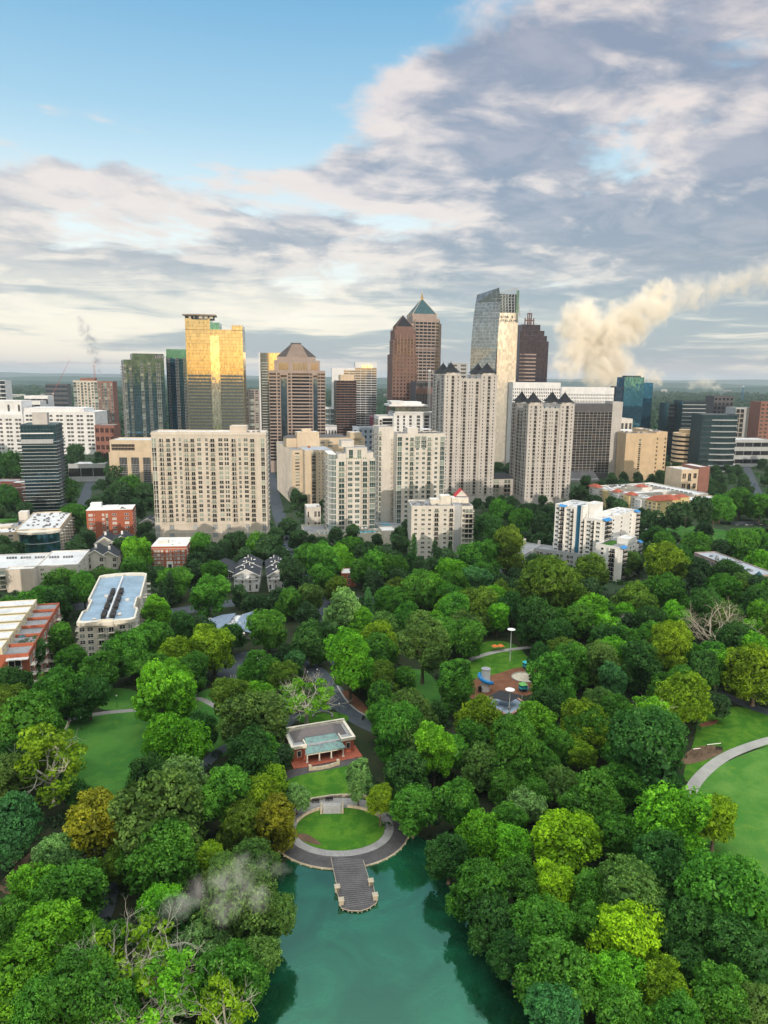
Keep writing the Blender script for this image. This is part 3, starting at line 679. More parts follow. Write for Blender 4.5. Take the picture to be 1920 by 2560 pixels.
for (x, y), lb in (((1316, 1672), 'teal and blue climbing unit at the top right of the playground mulch'), ((1307, 1728), 'green-roofed teal play house near the sand circle')):
    t = thing('play_unit', lb, 'play equipment', G(x, y), 0.3)
    for sx in (-1, 1):
        for sy in (-1, 1): MB().cone(sx * 1.1, sy * 1.0, 0, 2.9, .09, .09).build('post', m_blue, t)
    MB().box(-1.3, 1.3, -1.2, 1.2, 1.3, 1.5).build('platform', m_teal, t)
    MB().hip(-1.1, 1.1, -1, 1, 2.9, 1.0, .4, 0).build('roof', m_lime if y > 1700 else m_teal, t)
    MB().box(1.3, 1.4, -1.1, 1.1, .2, 2.3).box(-1.1, 1.1, 1.2, 1.3, .2, 2.2).build('panel', m_teal, t)
    k = MB(); k.hexa([(1.4, -.5, 1.5), (4.0, -.9, .2), (4.0, -.1, .3), (1.4, .3, 1.5)], .12); k.build('slide', m_blue, t)
sand = G(1315, 1694); q = [(sand.x + 5.6 * math.cos(i * .2244), sand.y + 4.8 * math.sin(i * .2244)) for i in range(28)]
struct('sand_circle', q, 0.14, mat('sand', (0.55, 0.50, 0.40), .95, .15, .5))
rb = thing('sand_pit_rim', 'round pale rim enclosing the sand circle of the playground', 'kerb', (sand.x, sand.y, 0)); mb = MB()
for i in range(28):
    a0, a1 = i * .2244, (i + 1) * .2244; mb.prism([(5.6 * math.cos(a0), 4.8 * math.sin(a0)), (6.0 * math.cos(a0), 5.2 * math.sin(a0)), (6.0 * math.cos(a1), 5.2 * math.sin(a1)), (5.6 * math.cos(a1), 4.8 * math.sin(a1))], 0, .35)
mb.build('rim', m_conc, rb)
zone('splash_pad', [(1199, 1756), (1274, 1736), (1318, 1764), (1271, 1792)], 0.16, mat('wet blue paving', (0.30, 0.38, 0.50), .35, .3, .3), 0)
fw = thing('splash_pad_wall', 'low pinkish brick wall and railing around the blue splash pad', 'wall')
pp = [G(*p) for p in ((1199, 1756), (1274, 1736), (1318, 1764), (1271, 1792), (1199, 1756))]
pink = mat('pink paving brick', (0.42, 0.24, 0.20), .9, .2, .6)
for a, b2 in zip(pp, pp[1:]):
    d = (b2 - a).normalized(); nn = Vector((-d.y, d.x, 0)) * 0.45; q = [a - nn, b2 - nn, b2 + nn, a + nn]; MB().prism([(v.x, v.y) for v in q], 0, .6).build('wall_section', pink, fw)
sa = thing('shade_sail', 'black shade sail stretched on poles over the splash pad', 'canopy', G(1262, 1762), .2)
q = [(-6.5, 1, 3.4), (0, -4.5, 3.1), (6.5, -.5, 3.4), (0, 5, 3.6)]; k = MB(); k.hexa(q, .06); k.build('sail', m_black, sa)
for p in q: MB().cone(p[0], p[1], 0, p[2], .1, .1).build('pole', m_white, sa)
for (x, y), lb in (((1237, 1626), 'orange tent canopy under trees above the playground lawn, left one'), ((1252, 1625), 'orange tent canopy under trees above the playground lawn, right one')):
    t = thing('tent_canopy', lb, 'canopy', G(x, y), .4); MB().hip(-1.2, 1.2, -1.2, 1.2, 2.0, 1.0, .1).build('cover', mat('orange cloth', (.75, .22, .06), .8, .1, 1), t)
    for sx in (-1, 1):
        for sy in (-1, 1): MB().cone(sx * 1.1, sy * 1.1, 0, 2.0, .05, .05).build('pole', m_grey, t)
def swing(px, py, n_, lb):
    t = thing('swing_frame', lb, 'swing set', G(px, py), R(12)); wd = 2.6 * n_
    MB().tube((-wd / 2, 0, 2.6), (wd / 2, 0, 2.6), .10).build('top_bar', m_white, t)
    for s in (-1, 1):
        for e in (-1, 1): MB().tube((s * wd / 2, 0, 2.6), (s * wd / 2, e * 1.2, 0), .06).build('leg', m_black, t)
    for i in range(n_):
        x = (i - (n_ - 1) / 2) * 2.3; k = MB(); k.tube((x - .25, 0, 2.6), (x - .25, 0, .6), .03, k=4); k.tube((x + .25, 0, 2.6), (x + .25, 0, .6), .03, k=4); k.box(x - .3, x + .3, -.15, .15, .55, .62); k.build('swing_seat', m_black, t)
swing(1740, 1890, 1, 'single white swing frame on bare earth beside the park path'); swing(1783, 1878, 2, 'double white swing frame on bare earth beside the park path')
def bench(px, py, lb, rz=0, z=.3, grp=None):
    t = thing('park_bench', lb, 'bench', G(px, py, z), rz, grp)
    MB().box(-1.1, 1.1, -.25, .25, .42, .5).build('seat', m_black, t); MB().box(-1.1, 1.1, .22, .3, .5, .95).build('backrest', m_black, t)
    for s in (-1, 1): MB().box(s * .95 - .05, s * .95 + .05, -.25, .28, 0, .42).build('leg', m_black, t)
bench(789, 2006, 'dark bench on the paved terrace, left of the two against the wall', .2, .3); bench(823, 2001, 'dark bench on the paved terrace, right of the two against the wall', .12, .3)
bench(909, 1797, 'dark bench at the end of the curved kerb by the park road', 1.2, .1); bench(1798, 1874, 'green bench beside the double swing frame', -.2, .1)
for i in range(5):
    p = G(577 + i * 6.5, 1694); t = tag(MB().cone(0, 0, 0, 1.1, .16, .14, 8).cone(0, 0, 1.1, 1.25, .14, .04, 8).build('bollard', m_white, None, p), 'short white bollard in the row at the near edge of the small car park', 'bollard', 'white bollards at the small car park')
# ---------------------------------------------------------------- buildings
FOOT = []      # footprints and sight windows kept clear of filler trees
CLEAR = []
m_frame = mat('white window frame', (0.62, 0.61, 0.58), 0.6, 0.05, 1.0)
m_framed = mat('dark window frame', (0.05, 0.05, 0.055), 0.5, 0.1, 1.0)
m_rail = mat('balcony rail', (0.16, 0.15, 0.14), 0.6, 0.1, 1.0)
m_roofw = mat('white roof membrane', (0.62, 0.63, 0.65), 0.9, 0.2, 0.12, fine=0.5)
m_roofg = mat('grey roof gravel', (0.24, 0.25, 0.27), 0.95, 0.3, 0.15, fine=0.5)
m_unit = mat('rooftop unit', (0.17, 0.17, 0.18), 0.6, 0.4, 0.7)
def tmpl(kind, w, h, dp=1.4):
    """facade module: x centred, z from 0, outward is -y; slots 0 glass 1 frame 2 slab 3 rail"""
    mb = MB()
    def q(x0, x1, z0, z1, y, m): mb.face([(x0, y, z0), (x1, y, z0), (x1, y, z1), (x0, y, z1)], m)
    if kind in 'wsdx':                       # punched window, d = pair
        parts = [(-w / 2, w / 2)] if kind != 'd' else [(-w / 2, -w * .06), (w * .06, w / 2)]
        for a, b in parts:
            q(a, b, 0, h, -0.02, 0)
            for bx in ((a - .1, a, -.1, h + .1), (b, b + .1, -.1, h + .1)): mb.box(bx[0], bx[1], -.12, 0, bx[2], bx[3], 1)
            mb.box(a, b, -.12, 0, h, h + .1, 1); mb.box(a, b, -.18, 0, -.12, 0, 1)
            if b - a > 1.5:
                k = 2 if b - a < 3 else 3
                for i in range(1, k): x = a + (b - a) * i / k; mb.box(x - .05, x + .05, -.1, 0, 0, h, 1)
            if kind != 'x': mb.box(a, b, -.09, 0, h * .52, h * .52 + .07, 1)
    elif kind == 'b':                        # door behind a railed balcony
        q(-w * .40, w * .40, 0, h * .76, -0.02, 0)
        for x in (-w * .42, -w * .02, w * .38): mb.box(x, x + w * .04, -.1, 0, 0, h * .78, 1)
        mb.box(-w / 2, w / 2, -dp, 0, -.22, 0, 2)
        mb.box(-w / 2, w / 2, -dp, -dp + .06, .95, 1.05, 3)
        for s in (-1, 1): mb.box(s * w / 2 - .03, s * w / 2 + .03, -dp, 0, .95, 1.05, 3)
        k = max(3, int(w / .45))
        for i in range(k + 1): x = -w / 2 + w * i / k; mb.box(x - .03, x + .03, -dp, -dp + .05, 0, .95, 3, bottom=False)
        for s in (-1, 1):
            for y in (-dp * .33, -dp * .66): mb.box(s * w / 2 - .03, s * w / 2 + .03, y, y + .05, 0, .95, 3, bottom=False)
    elif kind == 'p':                        # recessed loggia read as a dark bay with solid parapet
        q(-w * .5, w * .5, 0, h * .86, -0.02, 0)
        for s in (-1, 1): mb.box(s * w / 2 - .12, s * w / 2 + .12, -dp, 0, 0, h * .92, 2)
        mb.box(-w / 2, w / 2, -dp, 0, -.25, 0, 2)
        mb.box(-w / 2, w / 2, -dp - .05, -dp + .05, .05, 1.0, 3)
        for x in (-w * .18, w * .18): mb.box(x - .06, x + .06, -.12, 0, 0, h * .85, 1)
    elif kind == 'g':                        # full bay of glass with white grid
        q(-w / 2, w / 2, 0, h * .9, -0.02, 0); k = max(2, round(w / 1.5))
        for i in range(k + 1): x = -w / 2 + w * i / k; mb.box(x - .06, x + .06, -.12, 0, 0, h * .9, 1)
        for z in (0, h * .28, h * .9): mb.box(-w / 2, w / 2, -.14, 0, z - .05, z + .05, 1)
    elif kind == 'r':                        # long strip window, dark mullions
        q(-w / 2, w / 2, 0, h, -0.03, 0); k = max(2, round(w / 1.6))
        for i in range(1, k): x = -w / 2 + w * i / k; mb.box(x - .04, x + .04, -.07, 0, 0, h, 3)
    return mb
def mod_mesh(key, mats, cache={}):
    k = (key, tuple(m.name for m in mats))
    if k not in cache: cache[k] = (tmpl(*key), None)
    t, me = cache[k]
    if me is None: me = t.mesh('module', mats); cache[k] = (t, me)
    return t, me
class Bld:
    def __init__(s, name, label, cat, xl=None, xr=None, yt=None, D=None, ang=13.0, yb=None, at=None, w=None, h=None, group=None):
        s.a = R(ang)
        if at is not None: s.o = Vector((at[0], at[1], 0)); s.h = h; s.w = w
        else:
            if D is None: D = G(xl, yb).y
            p = A(xl, yt, D); s.o = Vector((p.x, p.y, 0)); s.h = p.z
            lo, hi = 0.1, 400.0
            for _ in range(50):
                m = (lo + hi) / 2; q = s.wp(m, 0, s.h)
                if proj(q)[0] < xr: lo = m
                else: hi = m
            s.w = lo
        s.root = thing(name, label, cat, s.o, s.a, group); s.mods = []
        s.glass = gl_home; s.frame = m_frame; s.slab = m_cream; s.rail = m_rail
    def wp(s, x, y, z): c, n_ = math.cos(s.a), math.sin(s.a); return Vector((s.o.x + x * c - y * n_, s.o.y + x * n_ + y * c, z))
    def L(s, px, py, y=0.0):
        """local x and z of the sight line's hit on the plane y = const of this building"""
        d = sight(px, py); n_ = (-math.sin(s.a), math.cos(s.a)); b = s.wp(0, y, 0)
        t = (b.x * n_[0] + b.y * n_[1]) / (d[0] * n_[0] + d[1] * n_[1]); p = (d[0] * t - s.o.x, d[1] * t - s.o.y)
        return p[0] * math.cos(s.a) + p[1] * math.sin(s.a), H + d[2] * t
    def box(s, m, x0, x1, y0, y1, z0, z1, roof=None, par=0.9, part='wall', pm=None, foot=True):
        mb = MB().box(x0, x1, y0, y1, z0, z1)
        if par:
            t = .35
            mb.box(x0, x1, y0, y0 + t, z1, z1 + par); mb.box(x0, x1, y1 - t, y1, z1, z1 + par); mb.box(x0, x0 + t, y0 + t, y1 - t, z1, z1 + par); mb.box(x1 - t, x1, y0 + t, y1 - t, z1, z1 + par)
        o = mb.build(part, m, s.root)
        if roof: MB().box(x0 + .35, x1 - .35, y0 + .35, y1 - .35, z1 - .1, z1 + .06).build('roof', roof, s.root)
        if foot: FOOT.append([tuple(s.wp(x, y, 0)[:2]) for x, y in ((x0, y0), (x1, y0), (x1, y1), (x0, y1))])
        return o
    def part(s, name, mb, m): return mb.build(name, m, s.root)
    def mod(s, key, loc, rz, mats=None, part='window'): s.mods.append((key, Vector(loc), rz, mats or (s.glass, s.frame, s.slab, s.rail), part))
    def wall(s, side, w, cols, z0, z1, n, pat=None, hf=None, dp=1.4, mats=None, skip=None, jit=False):
        """side F/L/R of the box w=(x0,x1,y0,y1); cols: string of evenly spaced kinds, or list (centre 0..1, width m, kind)"""
        x0, x1, y0, y1 = w; Lw = (x1 - x0) if side in 'FB' else (y1 - y0); fh = (z1 - z0) / n
        if isinstance(cols, str):
            c = Lw / len(cols); wd = {'w': .58, 's': .34, 'd': .62, 'b': .72, 'p': .92, 'g': .92, 'r': .96, 'x': .40}
            cols = [((i + .5) / len(cols), c * wd[k], k) for i, k in enumerate(cols) if k != '.']
        hk = {'w': .56, 's': .42, 'd': .55, 'b': 1, 'p': 1, 'g': 1, 'r': .5, 'x': .45}
        for f in range(n):
            for u, wd, k in cols:
                if skip and skip(f, u): continue
                hh = fh * (hf if hf and k not in 'bpg' else hk[k]); z = z0 + f * fh + (0.02 if k in 'bpg' else fh * .26)
                if side == 'F': loc = (x0 + u * Lw, y0, z); rz = 0
                elif side == 'R': loc = (x1, y0 + u * Lw, z); rz = math.pi / 2
                elif side == 'L': loc = (x0, y1 - u * Lw, z); rz = -math.pi / 2
                else: loc = (x1 - u * Lw, y1, z); rz = math.pi
                s.mod((k, round(wd, 1), round(hh, 1), round(dp, 1)), loc, rz, mats, 'balcony' if k in 'bp' else 'window')
    def bands(s, m, w, zs, out=.18, h=.5, part='cornice'):
        x0, x1, y0, y1 = w
        for z in zs: s.part(part, MB().box(x0 - out, x1 + out, y0 - out, y1 + out, z, z + h), m)
    def curtain(s, m, x0, x1, y0, y1, z0, z1, fh, vx, grid=None, hb=.10, ow=.06, roof=None, par=0.8, part='glass_wall'):
        s.box(m, x0, x1, y0, y1, z0, z1, roof or m_roofg, par, part)
        mb = MB(); k = max(1, round((z1 - z0) / fh))
        for i in range(k + 1): z = z0 + (z1 - z0) * i / k; mb.box(x0 - ow, x1 + ow, y0 - ow, y1 + ow, z - hb, z + hb)
        t = .05
        if vx:
            for i in range(int((x1 - x0) / vx) + 1): x = x0 + i * vx; mb.box(x - t, x + t, y0 - ow * .8, y0, z0, z1)
            for i in range(int((y1 - y0) / vx) + 1):
                y = y0 + i * vx; mb.box(x0 - ow * .8, x0, y - t, y + t, z0, z1); mb.box(x1, x1 + ow * .8, y - t, y + t, z0, z1)
        s.part('mullion_grid', mb, grid or m_grey)
    def units(s, x0, x1, y0, y1, z, n_, sz=1.6, m=None, seed=0):
        r = random.Random(seed + n_)
        for i in range(n_):
            x = r.uniform(x0, x1); y = r.uniform(y0, y1); a = sz * r.uniform(.7, 1.3); b = sz * r.uniform(.6, 1.1); h = sz * r.uniform(.5, .9)
            mb = MB().box(-a / 2, a / 2, -b / 2, b / 2, 0.15, h); mb.box(-a / 2 + .1, a / 2 - .1, -b / 2 + .1, b / 2 - .1, 0, .15); mb.cone(0, 0, h, h + .15, min(a, b) * .35, min(a, b) * .35, 10)
            mb.build('rooftop_unit', m or m_unit, s.root, (x, y, z))
    def done(s, clear=True, cap=100):
        by = {}
        for m in s.mods: by.setdefault(m[4], []).append(m)
        c0 = Vector((0, 0, H))
        for part, L in by.items():
            L.sort(key=lambda m: (s.wp(*m[1]) - c0).length - (30 if m[2] == 0 else 0))
            for key, loc, rz, mats, _ in L[:cap]:
                t, me = mod_mesh(key, list(mats)); o = bpy.data.objects.new(part, me); col.objects.link(o); o.parent = s.root; o.location = loc; o.rotation_euler = (0, 0, rz)
            rest = L[cap:]
            if rest:
                mats = []; V = []; Q = []; MI = []; AT = []; off = 0
                for key, loc, rz, mt, _ in rest:
                    for x in mt:
                        if x not in mats: mats.append(x)
                    t, me = mod_mesh(key, list(mt)); v = np.array(t.v); c, n_ = math.cos(rz), math.sin(rz)
                    V.append(np.stack([v[:, 0] * c - v[:, 1] * n_ + loc.x, v[:, 0] * n_ + v[:, 1] * c + loc.y, v[:, 2] + loc.z], 1))
                    Q.append(np.array(t.f) + off); off += len(v); MI += [mats.index(mt[i]) for i in t.m]; AT += [random.random()] * len(t.f)
                me = big_mesh(part, np.concatenate(V), np.concatenate(Q), mats, MI, AT)
                o = bpy.data.objects.new(part, me); col.objects.link(o); o.parent = s.root; o['kind'] = 'stuff'
        if clear:
            P = [proj(s.wp(x, 0, z)) for x in (0, s.w) for z in (s.h * (0.22 if s.o.y < 560 else 0.42), s.h)]
            CLEAR.append((min(p[0] for p in P), min(p[1] for p in P), max(p[0] for p in P), max(p[1] for p in P), s.o.y))
        return s
def W(name, c, **k): return mat(name, c, k.pop('rough', .88), k.pop('var', .12), k.pop('scale', .12), streaks=k.pop('streaks', .4), **k)
m_beige = W('beige stucco', (0.58, 0.52, 0.45)); m_tan = W('tan stucco', (0.60, 0.49, 0.36)); m_pale = W('pale stucco', (0.62, 0.59, 0.545)); m_wht = W('white concrete', (0.72, 0.73, 0.745))
m_pink = W('pinkish grey stone', (0.35, 0.28, 0.25)); m_lime = W('grey limestone', (0.51, 0.485, 0.465)); m_brown = W('brown stone', (0.185, 0.115, 0.10)); m_dkgr = W('dark grey cladding', (0.10, 0.10, 0.11))
m_orng = W('sand-coloured stone', (0.58, 0.44, 0.29)); m_rbrick = W('orange brick', (0.38, 0.115, 0.065)); m_yel = W('yellow stucco', (0.68, 0.55, 0.28)); m_mbrick = W('muted brick', (0.26, 0.125, 0.10)); m_cool = W('cool grey concrete', (0.40, 0.42, 0.44))
m_tile = mat('red roof tile', (0.36, 0.095, 0.06), .85, .25, .5, fine=.5); m_shing = mat('dark shingle', (0.035, 0.042, 0.055), .9, .3, .5, fine=.5)
m_slatt = mat('slate turret roof', (0.014, 0.017, 0.024), .8, .3, .5); m_bronze = mat('green patina', (0.020, 0.075, 0.095), .5, .2, .3)
gl_teal = mirror('teal curtain glass', (0.13, 0.40, 0.50)); gl_blue = mirror('blue curtain glass', (0.14, 0.46, 0.72), wob=.006); gl_gold = mirror('pale reflective glass', (0.56, 0.55, 0.46), wob=.003)
gl_navy = mirror('dark curtain glass', (0.10, 0.16, 0.22)); gl_steel = mirror('steel blue glass', (0.60, 0.66, 0.74), wob=.007); gl_green = mirror('grey-green glass', (0.11, 0.23, 0.30), wob=.007)
gl_strip = mirror('bright curtain glass', (0.95, 0.92, 0.82)); gl_dteal = mirror('deep teal curtain glass', (0.04, 0.17, 0.24))
m_mul = mat('dark mullion', (.07, .10, .11), .5, .1, 1)
gl_cond = glass('greenish condo glass', (0.04, 0.10, 0.10), (0.40, 0.50, 0.45), 0.35, refl=.35); gl_off = glass('office strip glass', (0.012, 0.014, 0.022), (0.03, 0.035, 0.045), 0.4, refl=.25)
gl_refl = glass('office mirror glass', (0.10, 0.11, 0.12), (0.16, 0.16, 0.17), 0.3, refl=.85)

# --- big beige apartment slab, left of centre
b = Bld('apartment_block', 'wide beige apartment block with rows of balconies, behind the small orange-brick block', 'building', 377, 664, 1083, D=492, ang=5)
w_, h_ = b.w, b.h; b.box(m_beige, 0, w_, 0, 22, 0, h_, m_roofw)
C = [(.022, 2.9, 'g'), (.085, 3.3, 'b'), (.145, 3.3, 'b'), (.197, 1.6, 's'), (.247, 1.6, 's'), (.30, 3.2, 'b'), (.355, 3.2, 'b'), (.413, 2.6, 'w'), (.478, 1.7, 's'), (.53, 3.6, 'b'), (.60, 2.8, 'w'), (.652, 2.8, 'w'), (.715, 3.6, 'b'), (.768, 1.6, 's'), (.822, 2.8, 'w'), (.88, 3.6, 'b'), (.972, 2.6, 'g')]
z0 = b.L(520, 1305)[1]
b.wall('F', (0, w_, 0, 22), C, z0, h_ - 3.0, 18, hf=.62)
b.wall('L', (0, w_, 0, 22), 'wbw', z0, h_ - 3, 18); b.wall('R', (0, w_, 0, 22), 'wbw', z0, h_ - 3, 18)
C2 = [(u, wd, 'g' if k == 'g' else 'w') for u, wd, k in C if k not in 's']
gl_pale = glass('pale louvre panel', (0.35, 0.38, 0.40), (0.5, 0.52, 0.54), .3)
b.wall('F', (0, w_, 0, 22), C2[::2], z0 - 12.5, z0 - 1, 2, hf=.6, mats=(gl_pale, m_frame, m_cream, m_rail))
b.bands(m_pale, (0, w_, 0, 22), (z0 - 1.2, z0 - 8), h=.35); b.bands(m_pale, (0, w_, 0, 22), (h_ - .8,), out=.35, h=.7)
x1, z1 = b.L(573, 1067); x2, _ = b.L(615, 1067); b.box(m_beige, x1, x2, 3, 14, h_, z1, m_roofw, .5, 'penthouse', foot=False)
b.units(4, w_ * .62, 2, 9, h_ + .06, 34, 1.3, mat('pale rooftop unit', (.6, .6, .6), .6, .2, .5)); b.units(w_ * .8, w_ - 3, 2, 10, h_, 10, 1.6, seed=3)
xg, _ = b.L(560, 1375); b.part('garage_door', MB().box(xg, xg + 5, -.05, 0.2, 0, 4.5), m_dark)
for i in range(int(w_ / 5.5)):
    if i % 3 != 2: b.part('pilaster', MB().box(i * 5.5 + 1.4, i * 5.5 + 1.75, -.25, 0, z0, h_ - 2.5), m_pale)
b.done()
# --- red brick block on the left
def brick(px0, px1, yt, D, lb, cols, n, hd, dep, ang=13, roofm=m_roofw, trim=m_white):
    b = Bld('brick_apartment_block', lb, 'building', px0, px1, yt, D=D, ang=ang); b.glass = glass('sash window glass', (.05, .05, .05), (.65, .64, .60), .5); b.frame = m_white
    b.box(m_rbrick, 0, b.w, 0, dep, 0, b.h, roofm, .6); b.bands(m_white, (0, b.w, 0, dep), (b.h + .6,), .12, .25, 'coping')
    b.wall('F', (0, b.w, 0, dep), cols, 1, b.h - 1.2, n, hf=.5); b.wall('R', (0, b.w, 0, dep), 'd.d.d', 1, b.h - 1.2, n, hf=.5); b.wall('L', (0, b.w, 0, dep), 'd.d.d', 1, b.h - 1.2, n, hf=.5)
    return b
b = brick(215, 331, 1279, 510, 'orange-brick apartment block with white rooftop structures, left of the wide beige block', [(.09, 2.6, 'd'), (.17, .1, 's'), (.36, 1.4, 's'), (.44, 1.7, 'b'), (.60, 2.8, 'd'), (.87, 2.8, 'd')], 6, 0, 20)
b.box(m_wht, 1.5, 9, 10, 16, b.h, b.h + 4, m_roofw, .3, 'stair_house', foot=False); b.box(m_wht, 12, 21, 9, 14, b.h, b.h + 2, m_roofw, .2, 'plant_room', foot=False); b.units(20, 27, 3, 9, b.h, 5); b.done()
b = brick(378, 466, 1369, 431, 'small orange-brick block with flat grey roof in front of the wide beige block', [(.10, 1.5, 'd'), (.20, 1.5, 'd'), (.30, 1.1, 's'), (.44, 1.0, 's'), (.54, 1.0, 's'), (.66, 1.0, 's'), (.76, 1.6, 'd'), (.90, 1.6, 'd')], 5, 0, 25, 6, m_roofg)
b.box(m_pale, 3, 9, 7, 11, b.h, b.h + 2.6, m_roofw, .1, 'stair_house', foot=False); b.units(10, b.w - 2, 4, 14, b.h, 8, 1.2)
b.bands(m_pale, (0, b.w, 0, 17), (b.h - 1, b.h * .6), .1, .25); b.part('entrance', MB().box(b.w * .42, b.w * .60, -.3, 0, 0, 5.5), m_white); b.part('door', MB().box(b.w * .46, b.w * .56, -.36, -.3, 0, 3.6), m_dark); b.done()
# --- turret towers
gl_tur = glass('turret tower glass', (.018, .02, .024), (.20, .21, .21), .18)
def turret_tower(lb, xl, xr, yt, D, xs, apex, n, xc, rd):
    b = Bld('turreted_apartment_tower', lb, 'building', xl, xr, yt, D=D, ang=11); W_, h = b.w, b.h; dp = 44
    b.slab = m_lime; b.frame = m_framed; b.glass = gl_tur; wd = W_ * .31
    b.box(m_lime, 1.0, W_ - 1, 1.0, dp - 1, 0, h - 5, m_roofg, 1.0)
    for (x0, x1, y0, y1) in ((0, wd, 0, wd), (W_ - wd, W_, 0, wd), (0, wd, dp - wd, dp), (W_ - wd, W_, dp - wd, dp)):
        b.box(m_lime, x0, x1, y0, y1, 0, h, m_roofg, 0, 'corner_bay', foot=False)
        b.bands(m_lime, (x0, x1, y0, y1), [h * k for k in (.06, .20, .40, .66, .84)] + [h - 1], .35, .6)
        cx_, cy_ = (x0 + x1) / 2, (y0 + y1) / 2; za = A(0, apex, D).z if False else h + (rd * 1.65)
        t = MB().cone(cx_, cy_, h, h + 1.5, wd * .50, wd * .50, 4, rot=math.pi / 4); b.part('turret_base', t, m_pale)
        t = MB().cone(cx_, cy_, h + 1.5, h + 1.9, wd * .72, wd * .66, 4, rot=math.pi / 4); t.cone(cx_, cy_, h + 1.9, h + 5.2, wd * .64, wd * .34, 4, rot=math.pi / 4); t.cone(cx_, cy_, h + 5.2, h + 10.4, wd * .34, wd * .05, 4, rot=math.pi / 4); b.part('turret_roof', t, m_slatt)
        t = MB().cone(cx_, cy_, h + 10.2, h + 11.2, .45, .45, 6); t.cone(cx_, cy_, h + 11.2, h + 13.4, .22, .03, 6); b.part('finial', t, m_slatt)
        for (fx, fy) in ((cx_, y0), ):
            t = MB(); t.face([(fx - wd * .32, fy - .2, h - 1), (fx + wd * .32, fy - .2, h - 1), (fx, fy - .2, h + 1.6)]); t.face([(fx + wd * .32, fy - .2, h - 1), (fx, fy - .2, h + 1.6), (fx, fy + 2, h + 1.6), (fx + wd * .32, fy + 2, h - 1)]); t.face([(fx - wd * .32, fy + 2, h - 1), (fx, fy + 2, h + 1.6), (fx, fy - .2, h + 1.6), (fx - wd * .32, fy - .2, h - 1)]); b.part('pediment', t, m_pale)
    for i in range(3):
        a = (W_ - 2 * wd) / 3
        b.part('roof_shrub', MB().cone(wd + a * (i + .5), 3 + i, h - 5, h - 3.2, .9, .5, 7).cone(wd + a * (i + .5), 3 + i, h - 3.2, h - 2, .8, .1, 7), m_bronze)
    b.bands(m_lime, (1, W_ - 1, 1, dp - 1), [h * k for k in (.06, .20, .40, .66, .84)] + [h - 5], .3, .5)
    for side, ln in (('F', W_), ('L', dp), ('R', dp)):
        bx = (0, W_, 0, dp)
        b.wall(side, bx, [(.155, 2.8, 'b'), (.845, 2.8, 'b'), (.055, .8, 'x'), (.255, .8, 'x'), (.745, .8, 'x'), (.945, .8, 'x')], h * .06 + 1, h - 1, n, hf=.38, dp=1.1)
        bi = (1, W_ - 1, 1, dp - 1)
        b.wall(side, bi, [(.39, 2.8, 'b'), (.63 if side != 'L' else .60, 2.8, 'b'), (.485, .55, 'x'), (.535, .55, 'x'), (.335, .6, 'x')], h * .06 + 1, h - 6, n - 1, hf=.40, dp=1.1)
    b.done(); return b
turret_tower('taller limestone tower with four slate turrets, standing left of its shorter twin', 1112, 1244, 935, 685, 0, 905, 36, 0, 4)
turret_tower('shorter limestone tower with four slate turrets, standing right of its taller twin', 1322, 1437, 1010, 680, 0, 968, 26, 0, 4)
# limestone annex between the twins
b = Bld('annex_building', 'low limestone annex with dark roof between the two turreted towers', 'building', 1226, 1283, 1198, D=705, ang=13)
b.box(m_lime, 0, b.w, 0, 14, 0, b.h, None, 0); b.wall('F', (0, b.w, 0, 14), 'bb', 3, b.h, 4); b.part('roof', MB().hip(0, b.w, 0, 14, b.h, 5, .5, 0, 5), m_shing); b.done()
# --- dark grid tower with light side
b = Bld('dark_grid_tower', 'dark gridded glass tower with blank pale side wall, right of the shorter turreted tower', 'building', 1418, 1532, 1010, D=870, ang=8)
h_ = b.h; b.box(m_dkgr, 0, b.w, 0, 40, 0, h_, m_roofg, .5); x_, z_ = b.L(1500, 1182)
z1 = b.L(1480, 1030)[1]; b.glass = glass('bronze glass', (0.020, 0.015, 0.012), (0.07, 0.05, 0.035), .5, refl=.15); b.frame = m_cool
mb = MB(); nx, nz = 12, 22
for i in range(nx + 1): x = b.w * i / nx; mb.box(x - .14, x + .14, -.35, 0, z_, z1)
for i in range(nz + 1): z = z_ + (z1 - z_) * i / nz; mb.box(0, b.w, -.25, 0, z - .12, z + .12)
b.part('facade_grid', mb, m_cool); b.wall('F', (0, b.w, 0, 40), 'r' * 12, z_, z1, 22, hf=.82)
b.part('side_wall', MB().box(b.w, b.w + 13, 0, 3, 0, h_ + 3), m_lime); b.part('side_wall', MB().box(b.w + 10, b.w + 13, 3, 44, 0, h_ + 3), m_lime)
for i in range(6): b.part('side_fin', MB().box(b.w + 1.5 + i * 2, b.w + 1.8 + i * 2, -.2, 0, 6, h_ + 3), m_cool)
b.part('top_band', MB().box(-.2, b.w, -.3, 0, z1 + .5, h_ - .5), m_navy if False else m_dkgr)
t = Bld('low_dark_roof_hall', 'low hall with dark sloping roof at the foot of the dark grid tower', 'building', 1425, 1498, 1190, D=845, ang=8); t.box(m_cool, 0, t.w, 0, 20, 0, t.h - 4, None, 0); q = MB(); q.hexa([(-1, -4, t.h - 8), (t.w + 1, -4, t.h - 8), (t.w + 1, 19, t.h + 3), (-1, 19, t.h + 3)], .4); t.part('roof', q, m_dkgr); t.wall('F', (0, t.w, 0, 20), 'rrrr', 2, t.h - 6, 2); t.done()
b.done()
